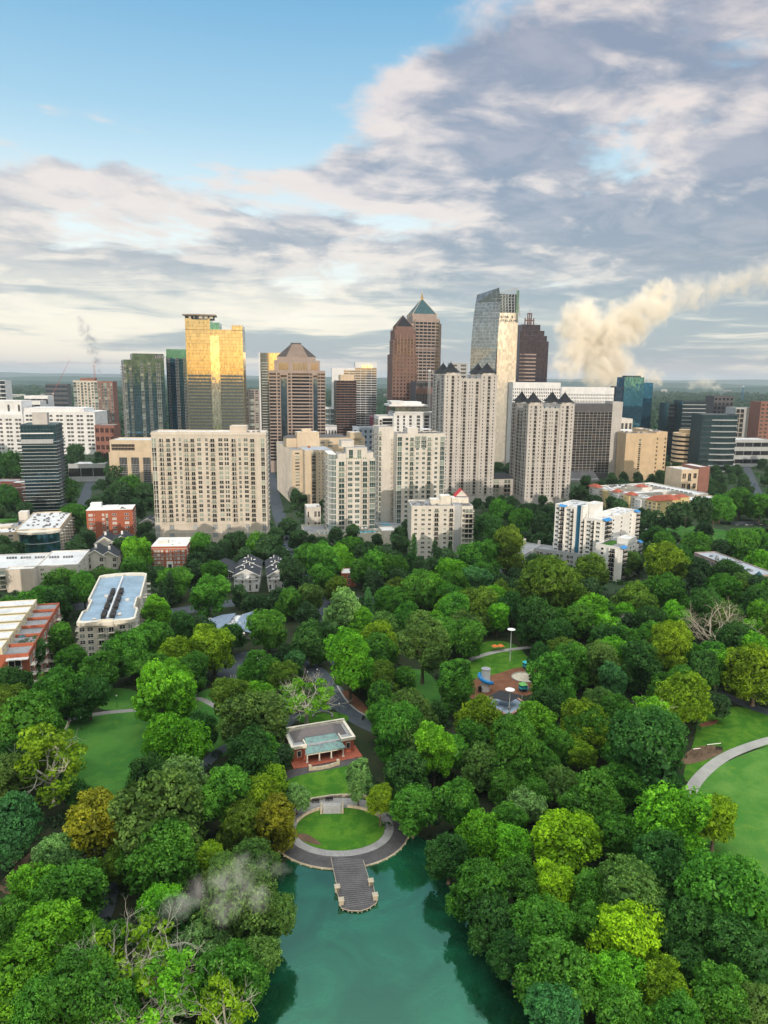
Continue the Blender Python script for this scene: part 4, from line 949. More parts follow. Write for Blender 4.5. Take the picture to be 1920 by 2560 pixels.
# --- sand coloured stone block and banded drum behind it
b = Bld('stone_office_block', 'sand-coloured stone block lit orange by the sun, with slot windows and stepped side', 'building', 1566, 1643, 1085, D=850, ang=4)
h_ = b.h; b.box(m_orng, 0, b.w, 0, 26, 0, h_, m_roofg, 1.0); xs, _ = b.L(1599, 1120)
b.wall('F', (0, b.w, 0, 26), [(xs / b.w, 2.6, 'r')], 14, h_ - 6, 14, hf=.7); z_ = h_ - 3
q = MB(); x2 = b.w; 
b.box(m_orng, x2 + 5, x2 + 19, 13, 84, 0, h_ + 1, m_roofw, 1.0, 'rear_wing'); b.box(m_orng, x2, x2 + 5.2, 22, 62, 0, h_ - 1, m_roofg, .4, 'link')
b.glass = glass('dark punched glass', (.02, .02, .02), (.35, .28, .18), .3); b.frame = m_orng
b.wall('F', (x2 + 5, x2 + 19, 13, 84), [(.12, 2, 'x'), (.85, 2, 'r')], 8, h_ - 4, 9); b.wall('R', (x2 + 5, x2 + 19, 13, 84), 'dwwdwwdww', 8, h_ - 4, 9, hf=.7); b.wall('R', (0, x2, 0, 26), 'ww.ww', 10, h_ - 2, 11, hf=.6)
b.units(2, b.w - 2, 4, 24, h_, 8, 2.5); b.units(x2 + 6, x2 + 17, 16, 70, h_ + 1, 10, 2.4, seed=4); b.done()
b = Bld('round_office_block', 'cream round-ended office block with dark window bands behind the sand-coloured block', 'building', 1702, 1768, 1085, D=980, ang=4); h_ = b.h; rr = b.w / 2
q = MB(); g = MB()
for i in range(8):
    z = i * h_ / 8; q.cone(rr, rr, z + h_ * .055, z + h_ * .125, rr, rr, 40); g.cone(rr, rr, z, z + h_ * .056, rr - .5, rr - .5, 40)
b.part('window_band', g, gl_off); b.part('wall', q, m_orng); b.part('roof', MB().cone(rr, rr, h_, h_ + .3, rr, rr, 40).cone(rr, rr, h_ + .3, h_ + 5, rr * .6, rr * .6, 30), m_orng); b.done()
# --- yellow complex with red tile roofs
b = Bld('yellow_apartment_complex', 'long yellow and white apartment complex with red tile roofs and white flat roofs', 'building', at=G(1638, 1300)[:2], ang=22, w=78, h=16.0)
h_ = b.h
b.box(m_yel, 0, 26, 0, 14, 0, h_, m_roofw, .8, foot=True); b.box(m_yel, 26, 36, -1, 16, 0, h_ + 2.5, m_roofw, .3, 'wall'); b.box(m_tan, 36, 78, 1, 18, 0, h_ - 1.5, m_roofw, 1.0)
b.box(m_pale, 0, 14, 14, 92, 0, h_, m_roofw, 1.0); b.box(m_pale, 60, 78, 18, 92, 0, h_, m_roofw, 1.0); b.box(m_pale, 14, 60, 74, 92, 0, h_, m_roofw, 1.0); b.box(m_pale, 14, 60, 40, 52, 0, h_, m_roofw, 1.0); b.box(m_pale, 30, 42, 52, 74, 0, h_ + 3, m_roofw, .6)
b.part('tile_roof', MB().hip(0, 26, 0, 12, h_ + .8, 3.6, .8, 0, 5), m_tile); b.part('tile_roof', MB().hip(26, 36, -1, 9, h_ + 2.8, 2.6, .6), m_tile)
for y0, y1 in ((30, 40), (50, 58), (80, 93)): b.part('tile_roof', MB().hip(-1, 7, y0, y1, h_ + 1, 2.8, .5), m_tile)
b.part('tile_roof', MB().hip(30, 40, 54, 64, h_ + 3.6, 2.6, .5), m_tile)
for i, y in enumerate((18, 33, 48, 63, 78)): b.box(m_yel if i % 2 else m_wht, -1.6, 0, y, y + 8, 0, h_ - (0 if i % 2 else 1.2), None, 0, 'bay', foot=False)
b.wall('F', (0, 26, 0, 14), 'w.wbw', 1, h_ - .5, 5, hf=.42); b.wall('F', (26, 36, -1, 16), '.w', 1, h_, 5, hf=.42); b.wall('F', (36, 78, 1, 18), 'bwbwbwbw', 1, h_ - 2, 5, hf=.42); b.wall('L', (0, 14, 0, 92), 'wbwwbwwbwwbwwbwwbw', 1, h_ - .5, 5, hf=.45, dp=1.8)
for i in range(12): b.part('roof_screen', MB().box(62, 62.4, 22 + i * 5.6, 26 + i * 5.6, h_, h_ + 1.4), m_dkgr)
b.units(16, 58, 76, 90, h_, 14, 2.2); b.units(2, 12, 20, 88, h_, 14, 2.0, m_roofw, seed=5); b.done()
# --- gold-lit glass tower
b = Bld('mirror_glass_tower', 'tallest left tower of mirror glass glowing gold above, with a curved roof canopy', 'building', 463, 606, 822, D=860, ang=6)
h_ = b.h; xm, zt = b.L(524, 798); xk, zk = b.L(548, 808); xe, ze = b.L(579, 815); xa, za = b.L(525, 839); xb2, _ = b.L(547, 839)
b.curtain(gl_gold, 0, b.w, 0, 34, 0, h_ - 1, 3.9, 4.2, mat('brass mullion', (.22, .20, .14), .5, .1, 1))
b.curtain(gl_gold, 0, xm, 0, 26, h_ - 1, zt, 3.9, 4.2, MATS['brass mullion']); b.curtain(gl_teal, xm, xk, 2, 24, h_ - 1, zk, 4, 4.2); b.curtain(gl_gold, xe, b.w, 0, 30, h_ - 1, ze, 3.9, 4.2, MATS['brass mullion'])
b.box(gl_strip, xa, xb2, -1.2, 0, 4, za, None, 0, 'central_bay', foot=False)
m_b = mat('dark spandrel', (.015, .04, .05), .4, .1, 1)
q = MB()
for i in range(30): q.box(1, xa - .5, -.14, 0, 6 + i * 3.9, 8.1 + i * 3.9); q.box(xb2 + .5, b.w - 1, -.14, 0, 6 + i * 3.9, 8.1 + i * 3.9)  # floor bands; their dark colour also stands for the ground mirrored in lower glass
for o_ in [b.part('spandrel_band', q, m_b)]: o_.data.update()
q = MB(); x0, z0 = b.L(456, 790); x1, z1 = b.L(541, 790); k = 14
pts = [(x0 + (x1 - x0) * i / k, -6 * math.sin(math.pi * i / k) - 1) for i in range(k + 1)] + [(x1 - 2, 22), (x0 + 2, 22)]
q.prism(pts, z0 + .6, z0 + 2.2); b.part('roof_canopy', q, mat('bronze canopy', (.30, .24, .20), .5, .1, .5))
q = MB().prism([(p[0] * .88 + (x0 + x1) * .06, p[1] * .6 + 3) for p in pts], zt - .5, z0 + .6); b.part('crown_drum', q, m_b)
for i in range(5): b.part('crown_window', MB().box(x0 + 7 + i * 6, x0 + 11 + i * 6, -1.6 + abs(i - 2) * .9, -.9 + abs(i - 2) * .9, zt + .5, z0 - .2), m_cream)
b.done()
# --- dark teal tower left behind it
b = Bld('teal_glass_tower', 'narrow dark teal glass tower with balconies tucked behind the gold mirror tower', 'building', 414, 468, 874, D=930, ang=10)
b.curtain(gl_dteal, 0, b.w, 0, 30, 0, b.h - 8, 3.4, 2.4, m_mul); b.curtain(gl_dteal, .5, b.w - .5, .5, 29, b.h - 8, b.h, 8, 1.6, m_cool)
b.glass = gl_off; b.slab = m_cool; b.wall('F', (0, b.w, 0, 30), [(.12, 3, 'b'), (.5, 4, 'b'), (.86, 4, 'b')], 10, b.h - 9, 36, dp=1.2); b.done()
# --- glass condo tower
b = Bld('glass_condo_tower', 'grey-green glass condominium tower with lit balcony edges, second glass tower from the left', 'building', 330, 409, 885, D=810, ang=24)
h_ = b.h; xl_ = (-9.0, b.L(290, 900)[1]); b.curtain(gl_green, 0, b.w, 0, 26, 0, h_, 3.35, 2.0, m_mul, .12)
b.curtain(gl_green, xl_[0], 0, 4, 42, 0, xl_[1], 3.35, 2.0, m_mul, .12)
b.glass = gl_cond; b.slab = m_cool; b.wall('F', (0, b.w, 0, 32), [(.28, 3.6, 'b'), (.52, 3.2, 'b'), (.80, 5.0, 'b')], h_ * .25, h_ - 8, 31, dp=1.6); b.wall('F', (xl_[0], 0, 4, 30), [(.1, 3, 'b'), (.72, 3, 'b')], h_ * .2, xl_[1] - 4, 31, dp=1.5); b.wall('L', (xl_[0], 0, 4, 42), 'b.b', h_ * .2, xl_[1] - 4, 31)
b.part('sign_band', MB().box(b.w * .70, b.w - .3, -.25, 0, h_ - 4.6, h_ - .4), m_dkgr)
for i, c in enumerate('LOEWS'):
    cu = bpy.data.curves.new('letter', 'FONT'); cu.body = c; cu.size = 4.0; cu.extrude = .15; ob = bpy.data.objects.new('sign_letter', cu); col.objects.link(ob)
    bpy.context.view_layer.update(); me = bpy.data.meshes.new_from_object(ob); bpy.data.objects.remove(ob); me.materials.clear(); me.materials.append(m_cool)
    ob = bpy.data.objects.new('sign_letter', me); col.objects.link(ob); ob.parent = b.root; ob.location = (b.w * .72 + i * 2.35, -.4, h_ - 4.0); ob.rotation_euler = (math.pi / 2, 0, 0)
b.done()
# --- brick and beige residential behind
b = Bld('residential_tower', 'beige and brick residential tower with white window columns, left of the glass condominium tower', 'building', 182, 243, 953, D=1250, ang=6)
h_ = b.h; x2, z2 = b.L(281, 955); b.box(m_beige, 0, b.w, 0, 30, 0, h_, m_roofg, 1.2); b.box(m_mbrick, b.w, x2, 1, 30, 0, h_ - 1, m_roofg, 1.2); b.box(m_mbrick, 10, 34, 8, 24, h_, h_ + 5, m_roofg, .5, 'penthouse', foot=False)
b.glass = gl_cond; b.wall('F', (0, b.w, 0, 30), 'gwbwbwg', 4, h_ - 1, 21, hf=.62); b.wall('F', (b.w, x2, 1, 30), 'wbgwb', 4, h_ - 2, 21, hf=.62); b.done()
# --- white government building
b = Bld('white_bank_building', 'broad white concrete building with paired square windows at the far left', 'building', 58, 236, 1024, D=1080, ang=4)
h_ = b.h; b.box(m_wht, 0, b.w, 0, 60, 0, h_ - 4, m_roofw, 1.2); b.box(m_wht, 0, b.w * .84, 3, 50, h_ - 4, h_ + 2, m_roofw, .6, foot=False); xl_, zl = b.L(-40, 1003); b.box(m_wht, xl_, 0, -4, 50, 0, h_ - 8, m_roofw, 1); b.box(m_wht, xl_, -3, 2, 40, h_ - 8, zl, m_roofw, 1, foot=False)
b.glass = gl_off; b.frame = m_wht; b.wall('F', (0, b.w, 0, 60), 'ddddddd', 6, h_ - 6, 9, hf=.48); b.wall('F', (xl_, 0, -4, 50), 'dddd', 6, h_ - 12, 8, hf=.48); b.wall('F', (xl_, -3, 2, 40), 'x.x.x.x', h_ - 8, zl, 1, hf=.5); b.done()
# --- stepped balcony tower at left
b = Bld('balcony_tower', 'dark green glass tower ringed by thin balcony slabs with a rooftop pool, far left', 'building', 50, 138, 1064, D=610, ang=14)
h_ = b.h; wd, dp = b.w, 30
b.curtain(gl_green, 0, wd, 0, dp, 0, h_, 3.3, 2.6, m_mul, .10)
zt = b.L(90, 1037)[1]; b.box(m_lime, 8, 20, 9, 18, h_, zt + 1, m_roofg, .3, 'penthouse', foot=False); q = MB()
n_ = 21; r_ = MB()
for i in range(n_):
    z = 3 + i * (h_ - 14) / n_; j = 1.2 * ((i * 7) % 3) / 2
    MB().box(-1.6 - j, wd + .3, -1.7, 0, z, z + .25).build('balcony_slab', m_wht, b.root)
    r_.box(-1.6 - j, wd + .3, -1.72, -1.66, z + .3, z + 1.25)
    for k in range(6):
        y0 = .4 + k * dp / 6 + (i % 2) * 1.2; MB().box(wd, wd + 1.9, y0, y0 + 3.6, z, z + .22).build('side_balcony', m_cool, b.root); r_.box(wd + 1.85, wd + 1.9, y0, y0 + 3.6, z + .25, z + 1.2)
b.part('balcony_glass', r_, gl_green)
b.box(m_wht, -.4, wd * .93, -.5, .0, h_ - 7.2, h_ - 6.2, None, 0, 'roof_fascia', foot=False)
b.box(m_cool, .5, wd * .93, -4.2, 0, h_ - 15.2, h_ - 12.6, m_roofg, .8, 'pool_terrace', foot=False)
b.part('pool', MB().box(wd * .33, wd * .66, -3.8, -1.4, h_ - 12.6, h_ - 12.2), mat('pool water', (.03, .42, .60), .1, .1, .5)); b.done()
# --- art deco stone hall
b = Bld('stone_telephone_building', 'tan stone building with four tall dark window bays, left behind the wide beige block', 'building', 270, 390, 1103, D=745, ang=4)
h_ = b.h; b.box(m_tan, 0, b.w, 0, 40, 0, h_ - 12, m_roofg, .6); b.box(m_tan, .5, b.w, 3, 38, h_ - 12, h_, m_roofw, 1); b.glass = gl_off; b.frame = m_tan
for i in range(4):
    x = 10.5 + i * 12.2; b.part('window_bay', MB().box(x, x + 8, -.08, .02, 2, h_ - 17), m_dark); q = MB()
    for j in range(5): q.box(x + .8 + j * 1.5, x + 1.0 + j * 1.5, -.2, -.08, 2, h_ - 17)
    for j in range(11): q.box(x, x + 8, -.16, -.08, 3 + j * 2.4, 3.3 + j * 2.4)
    b.part('window_grille', q, m_cool); b.part('pier', MB().box(x - 2.8, x - 1.3, -.6, 0, 0, h_ - 11), m_tan)
b.wall('F', (.5, b.w, 3, 38), [(.28, 24, 'g')], h_ - 10, h_ - 3, 2); b.done()
# --- pyramid roofed office tower
b = Bld('pyramid_roof_tower', 'brown striped office tower with a truncated stepped pyramid roof', 'building', 672, 813, 927, D=900, ang=8)
h_ = b.h; wd = b.w; dp = 62; b.box(m_pink, 0, wd, 0, dp, 0, h_, m_roofg, .8); b.glass = gl_off; b.frame = m_pink
b.wall('F', (0, wd, 0, dp), [(.065, wd * .12, 'r'), (.17, 3.2, 'x'), (.36, 3.2, 'x'), (.56, wd * .31, 'r'), (.745, 3.2, 'x'), (.885, 3.2, 'x'), (.955, wd * .075, 'r')], 14, h_ - 2, 27, hf=.60)
for u0, u1 in ((.205, .315), (.785, .86)):
    b.part('glass_strip', MB().box(wd * u0, wd * u1, -.5, 0, 10, h_ - 9), gl_navy); b.part('strip_window', MB().box(wd * u0, wd * u1, -.2, 0, h_ - 7.5, h_ - 5), gl_off)
b.part('curved_bay', MB().prism([(wd * .40 + wd * .32 * i / 10, -2.2 * math.sin(math.pi * i / 10)) for i in range(11)], 14, h_ - 5), m_pink)
for i in range(26):
    z = 14 + i * (h_ - 16) / 27 + 1.2; b.part('bay_window', MB().prism([(wd * .405 + wd * .31 * j / 10, -2.2 * math.sin(math.pi * j / 10) - .12) for j in range(11)], z, z + 2.4), gl_off)
b.wall('L', (0, wd, 0, dp), 'rxrrxr', 14, h_ - 2, 27); b.wall('R', (0, wd, 0, dp), 'rxrrxr', 14, h_ - 2, 27)
x0, z0 = b.L(685, 902); x1, _ = b.L(800, 902); b.box(m_pink, x0, x1, 5, dp - 5, h_, z0 + 1, m_roofg, 0, 'upper_tier', foot=False)
for i, (u, ww) in enumerate(((.20, 12), (.88, 9))): b.part('tier_window', MB().box(x0 + (x1 - x0) * u - ww / 2, x0 + (x1 - x0) * u + ww / 2, 4.85, 5, h_ + 1.5, z0 - 2), gl_refl)
for i in range(6): x = x0 + (x1 - x0) * (.41 + i * .055); b.part('tier_window', MB().box(x, x + 2.4, 4.85, 5, h_ + 1, z0 - 2), gl_refl)
x0, z1 = b.L(692, 891); x1, _ = b.L(790, 891); b.box(m_pink, x0, x1, 9, dp - 9, z0 + 1, z1, None, 0, 'roof_plinth', foot=False)
xa, za = b.L(729, 858); xc, _ = b.L(752, 858); q = MB(); k = 16; ym = dp / 2
for i in range(k):
    t = i / k; a0 = x0 + (xa - x0) * t; a1 = x1 + (xc - x1) * t; y0 = 9 + (ym - 7 - 9) * t; q.box(a0, a1, y0, dp - y0, z1 + (za - z1) * t, z1 + (za - z1) * (i + 1) / k)
q.box(xa - 1, xc + 1, ym - 8, ym + 8, za, za + 1.6); b.part('pyramid_roof', q, m_dkgr)
q = MB()
for i in range(k):
    t = i / k; y0 = 9 + (ym - 7 - 9) * t - .35; c_ = (xa + xc) / 2 + 1; hw = 13.5 * (1 - t) + 5.5 * t; q.box(c_ - hw, c_ + hw, y0, y0 + 1, z1 + (za - z1) * t, z1 + (za - z1) * (i + .8) / k)
b.part('roof_panel', q, m_pink); b.done()
# --- thin gold glass slab behind
b = Bld('gold_topped_slab', 'slim glass slab with bright gold top, behind the pyramid-roofed tower', 'building', 650, 712, 883, D=1150, ang=6); b.curtain(gl_gold, 0, b.w, 0, 30, 0, b.h, 8, 9, m_cool); b.part('white_edge', MB().box(-2.2, 0, -.5, 28, 0, b.h + 1), m_wht)
for i in range(30): MB().box(2 + 0 * i, 12, -1.8, 0, 20 + i * 4.2, 20.5 + i * 4.2).build('balcony_slab', m_wht, b.root)
b.done()
b = Bld('beige_residential_slab', 'distant beige residential slab right of the gold mirror tower', 'building', 610, 648, 975, D=1300, ang=0); b.box(m_pink, 0, b.w, 0, 20, 0, b.h, m_roofw, 1); b.wall('F', (0, b.w, 0, 20), 'wgw', 0, b.h, 24, hf=.6); b.done()
# --- white slotted tower and dark tower in front
b = Bld('white_slab_tower', 'tall white slab tower with vertical window slots, behind the dark bronze tower', 'building', 888, 942, 907, D=1150, ang=6)
h_ = b.h; x0, z0 = b.L(830, 921); b.box(m_wht, 0, b.w, 0, 30, 0, h_, m_roofw, 1); b.box(m_wht, x0, 0, 3, 28, 0, z0, m_roofg, 1); b.glass = gl_refl; b.frame = m_cool
b.wall('F', (0, b.w, 0, 30), 'rrrr', 8, h_ - 8, 34, hf=.8); b.wall('F', (x0, 0, 3, 28), '..rr', 8, z0 - 3, 34, hf=.8); b.part('top_window', MB().box(b.w * .3, b.w * .8, -.1, 0, h_ - 8, h_ - 3), gl_gold); b.done()
b = Bld('dark_bronze_tower', 'dark bronze ribbed tower with tan crown, in front of the white slab tower', 'building', 841, 891, 952, D=1000, ang=12)
h_ = b.h; b.box(m_brown, 0, b.w, 0, 26, 0, h_, m_roofg, .5); b.glass = gl_off; b.frame = m_brown; b.wall('F', (0, b.w, 0, 26), 'rrrrr', 4, h_, 32, hf=.7); b.wall('L', (0, b.w, 0, 26), 'rrrr', 4, h_, 32, hf=.7)
x0, z0 = b.L(852, 937); x1, _ = b.L(886, 937); b.box(m_tan, x0, x1, 4, 22, h_, z0, None, 0, 'crown', foot=False)
for i in range(5): b.part('crown_fin', MB().box(x0 + i * (x1 - x0) / 4.2, x0 + i * (x1 - x0) / 4.2 + 1, 3.2, 4.2, h_ - 3, z0 + 1.5), m_tan)
b.done()
# --- pointed-roof pair: tan tower with green pyramid, brown tower in front
def point_tower(lb, xl, xr, yt, D, m, n, cols, tiers, ap, spire, m2, nm):
    b = Bld(nm, lb, 'building', xl, xr, yt, D=D, ang=12); h_ = b.h; wd = b.w; b.glass = gl_refl; b.frame = m2; i_ = 4.5
    b.box(m, i_, wd - i_, 0, wd, 0, h_, None, 0); b.box(m, 0, wd, i_, wd - i_, 0, h_ - 6, None, 0, 'side_bay')
    b.wall('F', (i_, wd - i_, 0, wd), cols, 6, h_ - 4, n, hf=.62); b.wall('L', (0, wd, i_, wd - i_), cols, 6, h_ - 6, n, hf=.62); b.wall('F', (0, i_, i_, wd), 'x', 6, h_ - 10, n, hf=.5); b.wall('F', (wd - i_, wd, i_, wd), 'x', 6, h_ - 10, n, hf=.5)
    z = h_; ins = 0
    for (px0, px1, py) in tiers:
        x0, zz = b.L(px0, py); x1, _ = b.L(px1, py); c_ = (x1 - x0); b.box(m, x0, x1, (wd - c_) / 2, (wd + c_) / 2, z - 6, zz, None, 0, 'upper_tier', foot=False); z = zz
        for q_ in (x0, x1):
            for s in range(3): b.part('pinnacle', MB().cone(q_, (wd - c_) / 2 + s * c_ / 3, z - 4, z + 3.5, .8, .1, 6), m2)
    xa, za = b.L(*ap); c_ = (x1 - x0); b.part('pyramid_roof', MB().cone(xa, wd / 2, z, za, c_ * .70, .5, 4, rot=math.pi / 4), m_bronze if spire else m_slatt)
    q = MB()
    for s in range(4): a = math.pi / 4 + s * math.pi / 2; q.tube((xa + c_ * .70 * math.cos(a), wd / 2 + c_ * .70 * math.sin(a), z), (xa, wd / 2, za), .45, k=4)
    b.part('roof_rib', q, m2)
    if spire:
        _, zs = b.L(*spire); q = MB().cone(xa, wd / 2, za - 4, za + 3, 2.4, 1.9, 8); q.cone(xa, wd / 2, za + 3, zs - 5, 1.4, .9, 8); q.cone(xa, wd / 2, zs - 5, zs, .5, .05, 6); b.part('gilded_spire', q, mat('gilding', (.80, .52, .18), .3, .1, 1, metal=.9))
    return b
b = point_tower('tallest central tower, tan stone with green pyramid roof and gilded spire', 1031, 1106, 797, 1150, m_pink, 40, 'rrrrrr', [(1036, 1100, 795), (1034, 1094, 783)], (1065, 742), (1065, 722), m_tan, 'spired_stone_tower')
for i in range(7): x = 4.5 + (b.w - 9) * i / 6; b.part('pier', MB().box(x - .5, x + .5, -.7, 0, 4, b.h - 2), m_pink)
for z in (.35, .5, .65, .78): b.part('belt_course', MB().box(4.5, b.w - 4.5, -.5, 0, b.h * z, b.h * z + 1.2), m_pink)
b.done()
b = point_tower('brown stone tower with dark blue pyramid roof, left in front of the gilded-spire tower', 985, 1042, 838, 1040, m_brown, 38, 'wdwdw', [(988, 1040, 824), (993, 1034, 815)], (1014, 786), None, m_brown, 'brown_stone_tower')
for i in range(6): x = 4.5 + (b.w - 9) * i / 5; b.part('pier', MB().box(x - .5, x + .5, -.9, 0, 0, b.h + (2 if i % 2 else -4)), W('rosy stone', (.30, .185, .15)))
x0, zz = b.L(981, 885); b.box(m_brown, x0, b.w + 1.2, -1.6, b.w, 0, zz, None, 0, 'lower_tier'); b.wall('F', (x0, b.w + 1.2, -1.6, b.w), 'xxxxxxx', 4, zz, 30, hf=.5); b.done()
# --- dark building under construction with crane
b = Bld('unfinished_dark_block', 'dark concrete-frame block under construction with brown band, below the gilded-spire tower', 'building', 1040, 1108, 954, D=980, ang=10)
h_ = b.h; b.box(m_dkgr, 0, b.w, 0, 34, 0, h_, m_roofg, .5); b.part('brown_band', MB().box(-.2, b.w + .2, -.3, 0, h_ - 16, h_ - 8), m_brown); b.glass = m_dark; b.frame = m_brown; b.wall('F', (0, b.w, 0, 34), 'xxxxxxxxx', 4, h_ - 17, 24, hf=.6); b.wall('F', (0, b.w, 0, 34), 'rrrr', h_ - 8, h_, 1); b.done()
def crane(px, py0, py1, D, jib, m, lb, rz=0.0, up=0.0):
    p = A(px, py0, D); z0 = max(0, p.z); z1 = A(px, py1, D).z; t = thing('tower_crane', lb, 'crane', (p.x, D, z0), rz); s = 1.1; hgt = z1 - z0
    q = MB()
    for sx in (-s, s):
        for sy in (-s, s): q.tube((sx, sy, 0), (sx, sy, hgt), .22, k=4)
    k = int(hgt / 3)
    for i in range(k): z = i * 3; q.tube((-s, -s, z), (s, -s, z + 3), .13, k=4); q.tube((s, -s, z + 3), (s, s, z), .13, k=4); q.tube((-s, s, z), (-s, -s, z + 3), .13, k=4)
    q.build('mast', m, t); a = up; q = MB()
    e = Vector((jib * math.cos(a), 0, hgt + jib * math.sin(a))); o = Vector((0, 0, hgt)); u = Vector((0, 0, 1.6))
    q.tube(o, e, .25, k=4); q.tube(o + u, e, .2, k=4)
    for i in range(int(jib / 3)): f = i * 3 / jib; q.tube(o.lerp(e, f), (o + u).lerp(e, f), .12, k=4)
    q.build('jib', m, t); q = MB(); q.tube(o, o - Vector((jib * .28, 0, 0)), .3, k=4); q.box(-jib * .3, -jib * .2, -1, 1, hgt - 2.5, hgt - .2); q.build('counter_jib', m_grey, t)
    MB().box(-1.2, 1.2, -1.4, 1.4, hgt - .4, hgt + 2.0).build('cab', m_white, t); return t
m_cr = mat('crane red', (.45, .10, .08), .6, .1, 1); m_cb = mat('crane blue', (.06, .22, .42), .6, .1, 1)
crane(1071, 1060, 928, 965, 20, m_cool, 'grey tower crane rising in front of the unfinished dark block', 2.6)
crane(135, 1018, 985, 1700, 92, m_cr, 'red luffing crane with raised jib at the far left horizon', 0.2, R(62))
crane(238, 960, 912, 1500, 10, m_cr, 'thin red crane mast above the beige and brick residential tower', .5, R(60))
crane(1855, 1000, 967, 1700, 30, m_cb, 'blue tower crane at the far right above the distant blocks', .1)
# --- curved sail tower
b = Bld('sail_tower', 'tall curved blue glass sail tower with lattice crown and bright silver shaft', 'building', 1247, 1296, 782, D=950, ang=4)
h_ = b.h; wd = b.w; dp = 40
b.box(mirror('silver glass', (.74, .73, .68), .12, .004, .45), 0, wd, 0, dp, 0, h_, m_roofg, 0, 'silver_shaft'); q = MB()
for i in range(22): x = wd * (i + .5) / 22; q.box(x - .16, x + .16, -.75, 0, 0, h_)
b.part('shaft_fin', q, mat('silver fin', (.66, .62, .54), .7, .05, 1))
prof = [(1184, 960), (1182, 920), (1184, 870), (1187, 830), (1191, 790), (1196, 755), (1200, 733)]
L_ = [b.L(*p, y=-3) for p in prof]; L_[0] = (L_[0][0], 0); top_r = b.L(1248, 719, y=-3); q = MB(); k = len(L_)
right = [(-1.0 if i < 4 else None) for i in range(k)]
for i in range(k):
    z = L_[i][1]; xr_ = b.L(1226 + (1248 - 1226) * max(0, (z - 0)) / (top_r[1]), 900, y=-3)[0]; right[i] = xr_
right[-1] = top_r[0]
def sail(name, y0, y1, m):
    q = MB()
    for i in range(k - 1):
        za, zb = L_[i][1], L_[i + 1][1]; ra = za; rb = zb if i < k - 2 else top_r[1]; a0, a1 = L_[i][0], L_[i + 1][0]; b0, b1 = right[i], right[i + 1]
        q.hexa([(0, 0, 0)] * 4, 0) if False else None
        yl = y0 + 17; f = [(a0 - .4, yl, za), (b0, y0, ra), (b1, y0, rb), (a1 - .4, yl, zb)]; g_ = [(a0 + 1.5, y1, za), (b0, y1, ra), (b1, y1, rb), (a1 + 1.5, y1, zb)]
        q.face(f); q.face(g_[::-1]); q.face([f[0], f[3], g_[3], g_[0]]); q.face([f[1], g_[1], g_[2], f[2]])
        if i == k - 2: q.face([f[3], f[2], g_[2], g_[3]])
    return b.part(name, q, m)
sail('glass_sail', -3, dp * .55, gl_steel)
q = MB()
for i in range(k - 1): m0 = (L_[i][0] * .45 + right[i] * .55); m1 = (L_[i + 1][0] * .45 + right[i + 1] * .55); q.tube((m0, 5.4, L_[i][1]), (m1, 5.4, L_[i + 1][1] if i < k - 2 else (L_[i + 1][1] + top_r[1]) / 2), .35, k=4)
for i in range(50):
    z = 8 + i * (L_[-1][1] - 10) / 50; j = max(0, max(n_ for n_ in range(k) if L_[n_][1] <= z)); j = min(j, k - 2); t = (z - L_[j][1]) / (L_[j + 1][1] - L_[j][1]); xa = L_[j][0] + (L_[j + 1][0] - L_[j][0]) * t; xb = right[j] + (right[j + 1] - right[j]) * t; q.hexa([(xa - .4, 13.9, z), (xb, -3.12, z), (xb, -2.9, z), (xa, 14.1, z)], .35)
b.part('sail_mullion', q, m_cool)
# lattice crown on the right
c0 = b.L(1249, 731); c1 = b.L(1294, 720); c2 = b.L(1301, 790); q = MB()
b.part('crown_screen', MB().prism([(c0[0], dp * .6), (c2[0], dp * .6), (c2[0], dp * .6 + 1), (c0[0], dp * .6 + 1)], h_ - 12, c0[1] + 1), gl_navy)
q.tube((c0[0], 2, c0[1]), (c1[0], 2, c1[1]), .8, k=4); q.tube((c1[0], 2, c1[1]), (c2[0], 2, c2[1]), .8, k=4)
for i in range(6):
    x = c0[0] + (c1[0] - c0[0]) * (i + .5) / 6; zt = c0[1] + (c1[1] - c0[1]) * (i + .5) / 6; q.tube((x, 2, h_ - 2), (x - 1.5, 2, zt), .45, k=4); q.tube((x, 2, h_ - 2), (x + 3, dp * .6, zt - 8), .3, k=4)
for j in range(7): z = h_ + j * (c0[1] - h_) / 7; q.tube((c0[0], 2, z), (c2[0] - 1 - j * .4, 2, z + 2), .25, k=4)
for i in range(5):
    for j in range(6):
        x = c0[0] + (c1[0] - c0[0]) * i / 5; z = h_ + j * (c0[1] - h_) / 6.5; w6 = (c1[0] - c0[0]) / 5; q.tube((x, 2.2, z), (x + w6, 2.2, z + (c0[1] - h_) / 6.5), .22, k=4)
b.part('lattice_crown', q, m_cool)
b.part('crown_edge', MB().prism([(c1[0] - 1, 0), (c1[0] + 2.5, 0), (c2[0] + .5, dp * .6), (c2[0] - 1, dp * .6)], h_ - 12, c1[1] - 3), gl_green)
q = MB()
for i in range(9): z = h_ - 40 + i * 9; xx = -3.0; q.tube((xx - 2.5, -2, z), (xx, 0, z + 6), .2, k=4); q.tube((xx, 0, z + 6), (xx - 2.5, -2, z + 9), .2, k=4)
b.part('edge_lattice', q, m_cool)
